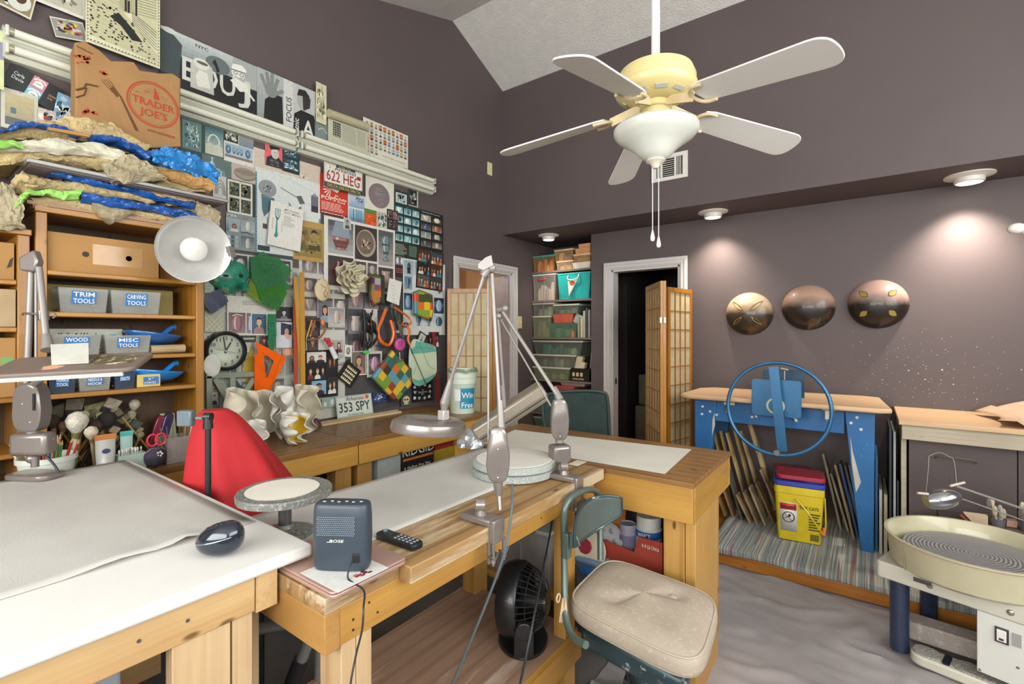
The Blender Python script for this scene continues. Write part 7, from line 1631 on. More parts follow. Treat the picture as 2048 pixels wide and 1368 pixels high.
# ================================================================ bin shelves in the niche
SHF = mat('niche_shelf_paint','#6d6256',.6); YS = 4.43
NI = thing('niche_shelving','built in painted shelves crowded with plastic bins','shelving',(-2.63,4.65,.1))
zs = {1: PY(1110,541,YS).z,2: PY(1110,600,YS).z,3: PY(1110,675,YS).z,4: PY(1110,760,YS).z,5: PY(1110,828,YS).z,6: .33}
for k,z in zs.items(): m = MB(SHF); m.box((-2.998,YS,z-.02),(-2.262,4.898,z)); m.build('shelf',NI)
def bin_(lab,px0,px1,pt,pb,tint,a=.4,lid='#c9c6bc',fill=None,z=None,y=None,depth=.3,lidh=.018,cat='storage bin',name='plastic_bin',items=5,opaque=False):
    Y_ = y or YS+.01; x0,x1 = PY(px0,pb,Y_).x,PY(px1,pb,Y_).x; zb = (z if z is not None else PY((px0+px1)/2,pb,Y_).z)+.001; zt = PY((px0+px1)/2,pt,Y_).z
    x0,x1 = (x0,x1) if y and y < 4 else (max(x0,-2.994),min(x1,-2.266)); depth = min(depth,4.875-Y_); zt = zt if y and y < 4 else min([zt]+[q-.024 for q in zs.values() if q > zb+.05]); w_ = x1-x0; h_ = zt-zb; T = thing(name,lab,cat,((x0+x1)/2,Y_+depth/2,zb))
    m = MB(mat('bin_'+tint[1:],tint,.35,coat=.2) if opaque else clear('bin_'+tint[1:],tint,a*.7)); k = .88; hw,hd = w_/2,depth/2; hb = h_-lidh if lid else h_
    o = [(hw,hd),(-hw,hd),(-hw,-hd),(hw,-hd)]
    bot = [Vector((x*k,y_*k,0)) for x,y_ in o]; top = [Vector((x*.975,y_*.975,hb)) for x,y_ in o]; m.add(bot+top,[(i,(i+1) % 4,4+(i+1) % 4,4+i) for i in range(4)]+[(3,2,1,0)])
    for q in (-.5,0,.5): m.box((q*w_*.85-.004,-hd*.94-.003,0),(q*w_*.85+.004,-hd*.93+.002,hb))
    m.build('tub',T,local=True)
    if lid:
        m = MB(mat('lid_'+lid[1:],lid,.4)); m.box((-hw,-hd,hb),(hw,hd,h_)); m.build('lid',T,local=True,bevel=.004)
    r = random.Random(px0*3+pt)
    if fill:
        for i in range(items):
            c = r.choice(fill); m = MB(mat('content_'+c[1:],c,.5)); x = (-.72+1.44*(i+.5)/items)*hw*.9; rr_ = min(hw*.8/items*1.2,hd*.5,.045); H = hb*r.uniform(.45,.85)
            m.cyl((x,-hd*.88+rr_+.006,.004),(x,-hd*.88+rr_+.006,H*.8),rr_,n=12); m.cyl((x,-hd*.88+rr_+.006,H*.8),(x,-hd*.88+rr_+.006,H),rr_*.7,n=12); m.build('jar',T,local=True)
    return T,w_,h_,hd
AMB = ['#c98a3a','#d6b27a','#a85f28','#dcc8a0','#8a4a24']; PALE = ['#d0c8b8','#b9b2a8','#c9b490','#8a8d96','#dcd6cc']; GRN = ['#5a7a6a','#8aa08a','#4f8a80','#a9ad94']
bin_('amber filled clear bin with teal lid on the top niche shelf',1057,1109,511,541,'#d8b080',.3,'#3f9a86',AMB,zs[1])
T,w_,h_,hd = bin_('flat clear box beneath the small amber tub',1112,1146,521,540,'#d6bc9a',.45,'#d0b08a',['#b9946a','#d0b896'],zs[1],items=3); z2 = zs[1]+h_+.002
bin_('small amber tub of jars stacked on the flat clear box',1108,1146,498,520,'#d8b98c',.4,'#c9a878',['#e0d0a8','#d6c090','#8a7aa0'],z2,items=3)
T,w_,h_,hd = bin_('white flat package lying at the niche end of top shelf',1144,1181,524,536,'#d6d0c4',.9,None,None,zs[1],opaque=True,name='flat_package',cat='package'); z2 = zs[1]+h_+.002
T,w_,h_,hd = bin_('clear peach tub resting on the white flat package',1146,1181,507,524,'#d8b48a',.5,'#d6b48c',['#a9b04a','#d69a5a','#d0b080'],z2,items=3); z3 = z2+h_+.002
T,w_,h_,hd = bin_('peach coloured box second from top of its stack',1149,1181,496,507,'#c98f62',.9,None,None,z3,opaque=True,name='small_box',cat='box'); z4 = z3+h_+.002
bin_('peach coloured box topmost of its stack',1156,1181,487,496,'#d09a6e',.9,None,None,z4,opaque=True,name='small_box',cat='box')
T,w_,h_,hd = bin_('large clear bin of white bottles with red handle',1060,1112,547,600,'#d8d0c8',.28,'#d2cdc4',PALE,zs[2],items=6); m = MB(mat('red_plastic','#b8302c',.4)); m.tube(smooth_pts([(-.1,-hd*.9,h_*.82),(-.06,-hd*.97,h_*.77),(0,-hd*.97,h_*.78),(.02,-hd*.9,h_*.83)],4),.009,8); m.build('red_handle',T,local=True)
T,w_,h_,hd = bin_('opaque teal tote with white handle and triangular tag',1114,1181,545,600,'#1f9a96',.9,'#2aa8a4',None,zs[2],opaque=True,name='teal_tote',cat='storage bin')
m = MB(mat('white_handle','#d0d4d0',.4)); m.tube(smooth_pts([(-.06,-hd-.004,h_*.9),(-.055,-hd-.02,h_*.76),(0,-hd-.024,h_*.72),(.06,-hd-.02,h_*.78),(.065,-hd-.004,h_*.92)],5),.007,8); m.build('handle',T,local=True)
m = MB(mat('cream_tag','#d4cfc0',.6)); a = [Vector(v) for v in ((-.06,-hd-.012,h_*.68),(.06,-hd-.012,h_*.74),(-.05,-hd-.004,h_*.12))]; m.solid([v+Vector((0,-.002,0)) for v in a],a); tg = m.build('tag',T,local=True); m = MB(mat('tag_red','#b0482e',.6)); m.prism(ell(-.005,h_*.6,.032,.022,14),.001,Matrix(((1,0,0,0),(0,0,-1,-hd-.0142),(0,1,0,0),(0,0,0,1)))); m.build('tag_print',tg,local=True)
T,w_,h_,hd = bin_('big translucent olive bin on the third niche shelf',1056,1101,632,675,'#a9ad8a',.5,'#b5b4a4',['#7d8060','#93906c'],zs[3],items=3); z2 = zs[3]+h_+.002
bin_('clear bin with white blue banded jar stacked on the big olive bin',1057,1108,605,631,'#b9bcae',.3,'#c4bfb2',['#d0d2cc','#a9b08a','#8d9088'],z2,items=3)
T,w_,h_,hd = bin_('open translucent green bin in front of red packets',1097,1155,646,675,'#7fa088',.5,None,['#8aa37a','#a99a5a'],zs[3],items=4); z2 = zs[3]+h_
T,w_,h_,hd = bin_('red flat box with white packets above the open green bin',1105,1146,628,645,'#b85a48',.9,None,None,z2+.002,YS+.02,opaque=True,name='red_box',cat='box',depth=.26); z3 = z2+h_+.004
bin_('low clear box with purple labelled lid on the red flat box',1106,1158,608,628,'#8a9a88',.5,'#a9b0a0',['#5a4a7a','#d6c8b0'],z3,items=3)
T = thing('grey_carton','small grey carton tilted against the upright books','box',(PY(1153,640,YS).x,YS+.1,zs[3]+.19)); m = MB(mat('grey_carton','#9a9d94',.6)); m.cbox((0,0,0),(.1,.12,.1),Matrix.Rotation(.45,4,'Y')); m.build('body',T,local=True,bevel=.003)
for i,(x,hgt,c,lab) in enumerate(((1157,634,'#8a9a84','pale green book first in the niche row'),(1163,638,'#c9bfa8','cream book second in the niche row'),(1168,622,'#b5aaa0','tall beige book third in the niche row'),(1173,617,'#3a4640','dark green tall book near the niche end'),(1178,620,'#8d8a88','grey book against the niche end'))):
    p = PY(x,675,YS+.02); T = thing('book',lab,'book',(p.x,YS+.12,zs[3]+.001),0,'books in the niche'); h_ = PY(x,hgt,YS+.02).z-zs[3]; m = MB(mat('book_'+c[1:],c,.6)); m.box((-.011,-.1,0),(.011,.1,h_)); m.build('cover',T,local=True,bevel=.002); m = MB(mat('book_pages','#cfc8b4',.8)); m.box((-.008,-.097,h_),(.008,.1,h_+.001)); m.build('pages',T,local=True)
T = thing('squeeze_bottle','brown squeeze bottle with dark nozzle on third niche shelf','bottle',(PY(1142,690,YS-.01).x,YS+.0,zs[3]+.001)); m = MB(mat('brown_bottle','#9a6448',.5)); hb = PY(1142,662,YS).z-zs[3]; m.lathe([(0,0),(.022,0),(.022,hb*.7),(.012,hb*.9),(.01,hb),(0,hb)],18,cap=False); m.build('bottle',T,local=True); m = MB(BP); m.cyl((0,0,hb),(0,0,hb+.04),.007,.002); m.build('nozzle',T,local=True); T.location.y = YS+.03; T.location.x += .005
T,w_,h_,hd = bin_('long bottom clear bin of green cloth on fourth niche shelf',1059,1140,734,760,'#a9b08c',.45,'#b5b4a4',['#8a945c','#9aa070'],zs[4],items=3); z2 = zs[4]+h_+.002
T,w_,h_,hd = bin_('long middle clear bin stacked on fourth niche shelf',1056,1152,709,733,'#a5aa98',.4,'#b5b0a4',['#8d8f80','#bcb9a8','#6d7468'],z2,items=5); z3 = z2+h_+.002
bin_('long top clear bin of teal spools on fourth niche shelf',1057,1166,681,708,'#a9b2a4',.3,'#bab5aa',['#2f8a7c','#3a9a8a','#c9cf9a','#277264'],z3,items=8)
T,w_,h_,hd = bin_('black printed carton on the fourth niche shelf',1141,1180,738,760,'#1c1815',.9,None,None,zs[4],YS+.003,opaque=True,name='black_carton',cat='box',depth=.1); z4 = zs[4]+h_+.002
m = MB(mat('carton_print','#c9b48a',.6)); m.text('GUARANTEED',(-w_*.4,-hd*.99-.001,h_*.12),(1,0,0),UP,h_*.14,w_*.6)
for i in range(3): m.box((-w_*.4+i*w_*.2,-hd-.001,h_*.4),(-w_*.4+i*w_*.2+w_*.13,-hd,h_*.7))
m.build('print',T,local=True)
T = thing('soap_dispenser','cream moulded plastic piece on the black carton','plastic piece',(PY(1155,735,YS).x,YS+.06,z4)); m = MB(mat('cream_plastic','#c9bb9a',.45)); m.prism([(-.06,0),(.06,0),(.07,.06),(.03,.07),(.045,.12),(0,.13),(-.03,.12)],.06,frame((0,.03,0),(0,-1,0),(1,0,0)) @ Matrix.Scale(-1,4,(0,1,0)) if False else Matrix(((1,0,0,0),(0,0,-1,.03),(0,1,0,0),(0,0,0,1)))); m.build('body',T,local=True,bevel=.006)
for i in range(4):
    x = PY(1171+i*3,730,YS).x; T = thing('bound_booklet',['cream','second cream','third pale','last pale'][i]+' booklet fanned against the niche end','booklet',(x,YS+.16,z4)); m = MB(mat('booklet_pale','#b9aea4',.7)); m.solid([Vector((-.006,-.05,0)),Vector((.0,-.05,0)),Vector((.012+.006*i,-.05,.17+.012*i)),Vector((.006+.006*i,-.05,.17+.012*i))],[Vector((-.006,.05,0)),Vector((.0,.05,0)),Vector((.012+.006*i,.05,.17+.012*i)),Vector((.006+.006*i,.05,.17+.012*i))]); m.build('leaves',T,local=True)
T2,w2,h2,hd2 = bin_('dark storage case below the red tray',1106,1178,786,828,'#3a3a38',.9,'#4a4a46',None,zs[5],opaque=True,name='dark_case',cat='case'); z5 = zs[5]+h2+.003
T,w_,h_,hd = bin_('red flat tray under a grey lid on fifth niche shelf',1108,1148,772,785,'#a8403c',.9,'#b04a44',None,z5,opaque=True,name='red_tray',cat='tray'); z6 = z5+h_+.003
T,w_,h_,hd = bin_('grey flat lid lying on the red tray',1120,1170,766,770,'#8a8078',.9,None,None,z6,opaque=True,name='grey_sheet',cat='sheet')
bin_('clear bin with teal lid and paper label on fifth niche shelf',1064,1100,788,828,'#9aa892',.4,'#2f7a66',['#8a8d7a','#c9c4b0'],zs[5],items=2)
bin_('green clear bin seen through the mesh chair',1066,1160,838,872,'#7a9a86',.5,'#8aa090',GRN,zs[6]+.1,items=4)
# mesh backed chair behind the cross table
T = thing('mesh_chair','dark green mesh backed chair behind the crossways table','chair',(-1.35,3.0,0))
kk = .0034; q = [PK(x,y,kk) for x,y in ((1086,800),(1112,786),(1160,782),(1205,785),(1215,800),(1219,868),(1221,930),(1095,930),(1090,870))]
m = MB(clear('mesh_green','#16302b',.72,.6)); m.solid(q,[p+FV*.006 for p in q]); m.build('mesh_back',T)
m = MB(mat('dark_green_frame','#22332e',.5)); m.tube(smooth_pts(q,4,True),.012,8,True); m.build('back_frame',T)
c = sum(q,Vector())/len(q); s = Vector((c.x,c.y,0))+FV*.25
m = MB(BP); m.cbox((0,0,0),(.46,.46,.07),Matrix.Translation(s+UP*.47) @ Matrix.Rotation(TH,4,'Z')); m.build('seat',T,bevel=.03); m = MB(BP); m.cyl(s+UP*.06,s+UP*.45,.03); m.bar(s+UP*.45,c-UP*.25+FV*.02,.06,.02); m.build('stem',T)
for i in range(5): a = i*2*PI/5; m = MB(BP); m.bar(s+UP*.09,s+Vector((.27*math.cos(a),.27*math.sin(a),.06)),.04,.03); m.sph(s+Vector((.27*math.cos(a),.27*math.sin(a),.03)),.028,12,8); m.build('leg',T)
# chest in the dark room
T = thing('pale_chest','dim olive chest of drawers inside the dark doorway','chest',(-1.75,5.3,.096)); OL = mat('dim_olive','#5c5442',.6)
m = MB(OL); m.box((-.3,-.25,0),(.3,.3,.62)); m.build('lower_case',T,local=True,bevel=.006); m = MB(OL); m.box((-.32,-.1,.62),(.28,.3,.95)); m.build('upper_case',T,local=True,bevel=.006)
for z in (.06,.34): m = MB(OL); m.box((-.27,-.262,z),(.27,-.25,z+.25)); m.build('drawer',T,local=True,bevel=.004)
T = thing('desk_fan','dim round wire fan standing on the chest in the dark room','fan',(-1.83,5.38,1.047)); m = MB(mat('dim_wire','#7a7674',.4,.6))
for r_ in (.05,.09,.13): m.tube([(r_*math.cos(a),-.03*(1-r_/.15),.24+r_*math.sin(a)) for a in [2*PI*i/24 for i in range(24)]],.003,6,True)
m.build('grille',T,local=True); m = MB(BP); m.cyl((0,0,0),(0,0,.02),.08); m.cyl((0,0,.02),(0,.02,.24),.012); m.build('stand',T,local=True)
# ================================================================ strip light and ceiling fan
WT = mat('tube_white','#d6d6c6',.25,var=.02,coat=.3); WF = mat('fixture_white','#c4c6b6',.35,var=.03); BRS = mat('socket_brass','#a09a84',.4,.3)
ya,yj,ye = PX(8,80,-2.92).y,PX(599,266,-2.92).y,PX(871,372,-2.92).y; zf = PX(872,372,-2.92).z
for y0,y1,lab in ((ya,yj-.006,'white twin tube strip light nearer the bookcases'),(yj+.006,ye,'white twin tube strip light above the number plate')):
    T = thing('strip_light',lab,'strip light',(-2.95,(y0+y1)/2,zf-.07),0,'strip lights on the picture wall')
    m = MB(WF); m.solid([Vector((x,y0,zf+z)) for x,z in ((-3.0005,-.07),(-2.955,-.07),(-2.94,-.055),(-2.94,-.012),(-2.928,0),(-2.94,.012),(-2.94,.055),(-2.955,.07),(-3.0005,.07))],[Vector((x,y1,zf+z)) for x,z in ((-3.0005,-.07),(-2.955,-.07),(-2.94,-.055),(-2.94,-.012),(-2.928,0),(-2.94,.012),(-2.94,.055),(-2.955,.07),(-3.0005,.07))]); m.build('housing',T)
    for dz in (-.036,.036):
        m = MB(WT); m.cyl((-2.918,y0+.03,zf+dz),(-2.918,y1-.03,zf+dz),.0165,n=20); tb = m.build('tube',T)
        for y in (y0+.014,y1-.03): m = MB(BRS); m.cyl((-2.918,y,zf+dz),(-2.918,y+.016,zf+dz),.0145,n=16); m.build('end_cap',tb)
        for y in (y0+.004,y1-.014): m = MB(WF); m.cbox((-2.925,y+.005,zf+dz),(.034,.012,.045)); m.build('lampholder',T,bevel=.003)
# ceiling fan
FC = Vector((-.675,1.872,0)); FI = mat('yellowed_ivory','#cdbd84',.4,var=.04,coat=.2); FW = mat('fan_white','#dedcd6',.45,var=.02); ft = thing('ceiling_fan','five bladed white ceiling fan with frosted bowl light','ceiling fan',(FC.x,FC.y,1.9))
def fl(part,prof,m_,n=40): m = MB(m_); m.lathe(prof,n,Matrix.Translation(FC),cap=False); return m.build(part,ft)
m = MB(FW); m.cyl(FC+UP*2.5,FC+UP*(zc(FC.y)+.01),.0165,n=18); m.build('downrod',ft); fl('canopy',[(0,zc(FC.y)-.07),(.03,zc(FC.y)-.07),(.07,zc(FC.y)-.02),(.075,zc(FC.y)+.01)],FW)
mz = 2.42
fl('motor_housing',[(.02,mz+.135),(.1,mz+.13),(.14,mz+.11),(.152,mz+.08),(.152,mz+.055),(.156,mz+.05),(.156,mz+.035),(.145,mz+.02),(.1,mz-.005),(.07,mz-.012),(.0,mz-.012)],FI,56)
for i in range(10):
    a = 2*PI*i/10+.2; d = Vector((math.cos(a),math.sin(a),0)); p = FC+d*.118+UP*(mz+.0035); m = MB(mat('vent_slot_grey','#a7a8a2',.5)); m.cbox((0,0,0),(.016,.042,.004),Matrix.Translation(p) @ Matrix.Rotation(a,4,'Z') @ Matrix.Rotation(-.55,4,'Y')); m.build('vent_slot',ft)
fl('switch_housing',[(0,mz-.01),(.06,mz-.012),(.062,mz-.035),(.055,mz-.04),(.055,mz-.06),(.07,mz-.066),(.07,mz-.075),(.05,mz-.075),(.05,mz-.1),(0,mz-.1)],FI)
bowlm = mat('frosted_glass','#cfd2c8',.25,var=.05,vs=5,coat=.5)
zb = mz-.1; fl('light_bowl',[(.15,zb),(.163,zb-.012),(.162,zb-.028),(.145,zb-.048),(.11,zb-.07),(.085,zb-.09),(.066,zb-.11),(.05,zb-.125),(.03,zb-.134),(0,zb-.136)],bowlm,56)
fl('finial',[(0,zb-.134),(.036,zb-.132),(.038,zb-.139),(.022,zb-.147),(.014,zb-.159),(.01,zb-.165),(0,zb-.167)],mat('finial_cream','#cfc8b4',.35,coat=.3))
for i,(dx,L) in enumerate(((-.012,.29),(.012,.315))):
    p = FC+RV*dx+UP*(zb-.165); m = MB(mat('bead_chain','#c9c6be',.3,.5)); m.cyl(p,p-UP*(L-.04),.0016,n=6); m.build('pull_chain',ft); m = MB(FW); m.lathe([(0,0),(.007,.004),(.009,.014),(.006,.03),(.0025,.045),(0,.046)],14,Matrix.Translation(p-UP*L),cap=False); m.build('pull_knob',ft)
tips = [(-.050,2.119),(-.371,3.074),(-1.42,3.187),(-1.722,2.234),(-.916,1.617)]
rk = .765
angs = [math.atan2(y*rk-FC.y,x*rk-FC.x) for x,y in tips]; base = sum((a % (2*PI))-i*2*PI/5 for i,a in enumerate([angs[0]+2*PI]+[angs[1]+2*PI,angs[2]+2*PI,angs[3] % (2*PI)+2*PI,angs[4] % (2*PI)+2*PI]))/5 if False else angs[0]
for i in range(5):
    a = angs[i]; Q = Matrix.Translation(FC+UP*(mz-.02)) @ Matrix.Rotation(a,4,'Z') @ Matrix.Rotation(math.radians(8.5),4,'Y') @ Matrix.Rotation(math.radians(-13),4,'X')
    o = [(.2,-.048),(.235,-.058)]+[(p.x,p.y) for p in smooth_pts([(.6,-.071,0),(.635,-.067,0),(.66,-.045,0),(.668,0,0),(.66,.045,0),(.635,.067,0),(.6,.071,0)],4)]+[(.235,.058),(.2,.048),(.19,0)]
    m = MB(FW); m.prism(o,.0065,Q @ Matrix.Translation((0,0,-.003))); bl = m.build('blade',ft,bevel=.0015)
    m = MB(mat('bracket_cream','#d2bd96',.4)); B_ = Q
    m.tube([B_ @ Vector(v) for v in smooth_pts([(.245,.05,-.009),(.21,.05,-.01),(.185,.03,-.01),(.178,0,-.01),(.185,-.03,-.01),(.21,-.05,-.01),(.245,-.05,-.009)],4)],.0065,8)
    m.bar(FC+UP*(mz-.02)+Vector((math.cos(a),math.sin(a),0))*.06,B_ @ Vector((.18,0,-.01)),.034,.01); m.build('blade_bracket',ft)
# ================================================================ far side of the room
BL = mat('cobalt_paint','#1c5f96',.45,var=.14,vs=5,coat=.15,dirt='#b9c4c8',ds=60,dirt_amt=.655)
BLS = mat('steel_blue_metal','#2f6288',.35,.35,var=.12,dirt='#8fa5b4',ds=50,dirt_amt=.7)
MPL = wood('maple_board','#d0ae88','#bf9c76','x',.5,knots=False,coat=0)
T = thing('slab_roller','cobalt blue slab roller table with big ring handwheel','slab roller',(-.5,3.95,.1))
o = [(-1.15,3.72),(-1.07,3.67),(.06,3.655),(.12,3.7),(.07,4.33),(-.02,4.37),(-1.05,4.32),(-1.14,4.2)]
m = MB(MPL); m.prism(o,.03,Matrix.Translation((0,0,1.018))); m.build('board_top',T,bevel=.01,seg=3)
XZ = lambda pts,y,th,mm,part,bev=.003: (lambda b: b.build(part,T,bevel=bev))((lambda b: b.solid([Vector((x,y,z)) for x,z in pts],[Vector((x,y+th,z)) for x,z in pts]))(MB(mm)))
XZ([(-1.063,.85),(-.122,.85),(-.122,1.012),(-1.063,1.012)],3.81,.04,BL,'front_rail'); XZ([(-1.06,.85),(.03,.85),(.03,1.012),(-1.06,1.012)],4.25,.04,BL,'rear_rail')
for y in (3.795,4.27):
    XZ([(-.121,1.014),(.037,1.014),(.03,.101),(-.032,.101),(-.075,.5)],y,.055,BL,'leg'); XZ([(-1.063,1.014),(-.905,1.014),(-.95,.5),(-1.0,.101),(-1.06,.101)],y,.055,BL,'leg')
for pts in ([(1700,870),(1706,905),(1722,965),(1712,985),(1704,930)],[(1425,838),(1429,825),(1430,850),(1424,872)]):
    f = [PY(a,b,3.7935) for a,b in pts]; m = MB(mat('chipped_wood','#b5b0a4',.8)); m.solid([p for p in f],[p+Vector((0,.003,0)) for p in f]); m.build('chip',T)
for px,py in ((1405,813),(1420,823),(1404,828),(1504,834),(1512,853-20),(1592,841),(1590,836),(1714,835),(1702,846),(1722,859),(1433,830)): q = PY(px,py,3.792); m = MB(mat('bolt_white','#c9ccd0',.4)); m.cyl(q,q+Vector((0,.02,0)),.009,n=12); m.build('bolt',T)
for px in (1459,1658): q = PY(px,807 if px < 1500 else 818,3.79); m = MB(mat('latch_pale','#c0bda9',.4,.3)); m.cbox(q,(.075,.014,.022)); m.cbox(q+Vector((-.01,0,-.04)),(.025,.012,.06)); m.build('latch',T,bevel=.002)
C0 = PY(1554,817,3.58); Rr = .3
m = MB(BLS); m.tube([C0+Vector((Rr*math.cos(a),.02*math.sin(a),Rr*math.sin(a))) for a in [2*PI*i/64 for i in range(64)]],.0125,10,True); m.build('ring_wheel',T)
p,q = PY(1547,733,3.57),PY(1565,903,3.57); m = MB(BLS); m.bar(p,q,.058,.006,(1,0,0)); m.build('spoke_bar',T)
m = MB(BP); m.cyl(PY(1553,906,3.54),PY(1553,906,3.6),.018,n=14); m.build('knob',T)
def yplate(pxs,y,th,part,mm,r_=.02):
    a,b = PY(pxs[0],pxs[3],y),PY(pxs[2],pxs[1],y); M0 = Matrix(((1,0,0,a.x),(0,0,-1,y+th),(0,1,0,a.z),(0,0,0,1))); w_,h_ = b.x-a.x,b.z-a.z; m = MB(mm); m.prism(rrect(0,0,w_,h_,r_),th,M0); return m.build(part,T,bevel=.002)
yplate((1503,762,1603,829),3.63,.006,'side_plate',BLS); yplate((1526,741,1609,800),3.95,.006,'far_plate',mat('dark_blue_metal','#27455c',.4,.3))
m = MB(BLS); m.cyl((C0.x+.0,3.58,C0.z+.0),(C0.x,3.95,C0.z),.03,n=20); m.build('axle',T)
m = MB(mat('cream_ring','#b9b8a2',.5)); m.lathe([(.042,0),(.055,0),(.055,.004),(.042,.004)],32,frame(PY(1551,812,3.628),(0,-1,0)),cap=False); m.build('bearing_ring',T)
m = MB(STEEL); m.cyl(PY(1569,762,3.85),PY(1569,742,3.85),.006); m.cyl(PY(1562,737,3.85),PY(1577,740,3.85),.012); m.build('adjusting_screw',T)
# raku domes
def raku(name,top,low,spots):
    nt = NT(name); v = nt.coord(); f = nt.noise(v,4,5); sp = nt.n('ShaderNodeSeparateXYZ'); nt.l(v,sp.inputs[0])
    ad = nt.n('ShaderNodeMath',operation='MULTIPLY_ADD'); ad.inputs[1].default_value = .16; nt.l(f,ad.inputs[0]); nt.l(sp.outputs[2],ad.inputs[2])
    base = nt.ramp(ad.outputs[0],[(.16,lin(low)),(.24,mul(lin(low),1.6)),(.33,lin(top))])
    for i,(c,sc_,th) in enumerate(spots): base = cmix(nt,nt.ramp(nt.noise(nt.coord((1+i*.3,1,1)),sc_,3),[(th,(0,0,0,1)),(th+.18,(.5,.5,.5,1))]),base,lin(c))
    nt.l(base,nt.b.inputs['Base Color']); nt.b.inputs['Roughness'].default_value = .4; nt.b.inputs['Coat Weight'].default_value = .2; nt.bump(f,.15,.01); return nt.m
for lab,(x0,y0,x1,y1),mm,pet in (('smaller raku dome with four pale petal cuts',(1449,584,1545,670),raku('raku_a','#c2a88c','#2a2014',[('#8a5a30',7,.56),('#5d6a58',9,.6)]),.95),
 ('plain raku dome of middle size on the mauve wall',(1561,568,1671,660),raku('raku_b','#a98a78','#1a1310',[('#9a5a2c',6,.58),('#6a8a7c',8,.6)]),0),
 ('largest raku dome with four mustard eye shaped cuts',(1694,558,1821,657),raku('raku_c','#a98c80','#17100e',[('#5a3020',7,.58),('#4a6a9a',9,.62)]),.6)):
    a,b = PY(x0,(y0+y1)/2,4.36),PY(x1,(y0+y1)/2,4.36); zc_ = PY((x0+x1)/2,(y0+y1)/2,4.36).z; rx = (b.x-a.x)/2; rz = (PY((x0+x1)/2,y0,4.36).z-PY((x0+x1)/2,y1,4.36).z)/2; c = Vector(((a.x+b.x)/2,4.421,zc_)); dp = .13
    T2 = thing('raku_dome',lab,'sculpture',c-UP*rz,0,'raku domes on the mauve wall')
    def dome(r_,a_): return c+Vector((rx*r_*math.cos(a_),-dp*math.sqrt(max(0,1-r_*r_)),rz*r_*math.sin(a_)))
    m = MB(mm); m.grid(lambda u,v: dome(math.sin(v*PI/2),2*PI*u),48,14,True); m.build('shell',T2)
    if pet:
        for k in range(4):
            aa = [.72,2.42,3.86,5.56][k]; r0,r1 = (.16,.86) if pet > .9 else (.42,.78); s = .17 if pet > .9 else .24
            for nm,sc_,off,mt in (('cut_rim',1.0,1.006,mat('cut_dark','#1f1812',.7)),('cut_lining',.86,1.012,mat('mustard_lining','#8f7a35',.6))):
                pts = []
                for sg in (1,-1):
                    for i in range(9):
                        t = i/8 if sg > 0 else 1-i/8; r_ = r0+(r1-r0)*(.5+(t-.5)*sc_); w_ = s*sc_*math.sin(PI*t)/max(.3,r_)*.5; pts.append(c+(dome(min(.97,r_),aa+sg*w_)-c)*off)
                m = MB(mt); m.add(pts,[tuple(range(18))]); m.build(nm,T2,solid=.002,flat=True)
# long cabinet with drawers
WL = wood('pale_weathered','#b5ab95','#8a8070','x',.7,coat=0); DW = mat('dark_wood_front','#4c4140',.6,var=.12,vs=3,dirt='#a9a6a4',ds=30,dirt_amt=.68)
T = thing('storage_cabinet','long wooden cabinet with pale top and dark splattered front','cabinet',(.9,4.07,.1))
m = MB(MPL); m.box((.15,3.715,.955),(1.9,4.418,.982)); m.build('top',T,bevel=.003); m = MB(WL); m.box((.165,3.73,.868),(1.88,3.78,.954)); m.build('rail',T,bevel=.003); m = MB(WL); m.box((.165,3.79,.1),(.19,4.41,.954)); m.build('side_panel',T); m = MB(WL); m.box((1.85,3.79,.1),(1.88,4.41,.954)); m.build('side_panel',T)
for x0,x1 in ((.2,.66),(.664,1.25),(1.254,1.84)):
    m = MB(DW); m.box((x0,3.775,.13),(x1,3.795,.866)); d = m.build('door',T,bevel=.002); m = MB(mat('tarnished_pull','#7d7866',.4,.6)); xx = (x0+x1)/2-.02; m.tube(smooth_pts([(xx-.09,3.773,.77),(xx-.07,3.755,.785),(xx,3.75,.787),(xx+.07,3.755,.782),(xx+.09,3.773,.766)],4),.005,6); m.build('handle',d)
m = MB(WL); m.box((.19,3.8,.1),(1.85,4.4,.13)); m.build('base',T)
wire = lambda pts: smooth_pts([PY(a,b,3.735) for a,b in pts],4)
m = MB(mat('pale_wire','#b5b0a8',.4,.5)); m.tube(wire([(1858,912),(1856,945),(1852,985)]),.0018,5); m.tube(wire([(1907,918),(1911,940),(1913,968)]),.0018,5); m.tube(wire([(1858,912),(1880,905),(1907,918)]),.0018,5); tag(m.build('wire_loop'),'bent pale wire hanging from the dark cabinet handle','wire')
p = [PY(x,y,4.05) for x,y in ((1935,818),(2100,835))]
m = MB(mat('brown_wrapping','#b89a80',.8,var=.06))
def wrap(u,v):
    x = .58+u*.75; t = v; y = 3.76+.52*t; z = .984+.004+.03*math.sin(u*5+1)*(1-t)*.5+.17*max(0,t-.45)**.7*min(1,u*2.5)+.02*math.sin(u*7)*t
    if u < .12: z += .02
    return Vector((x+.04*math.sin(t*4),y-.1*max(0,t-.7),max(.986,z)))
m.grid(wrap,30,24); tag(m.build('wrapping_paper',solid=.0015),'curling brown wrapping paper sheet on the long cabinet','paper')
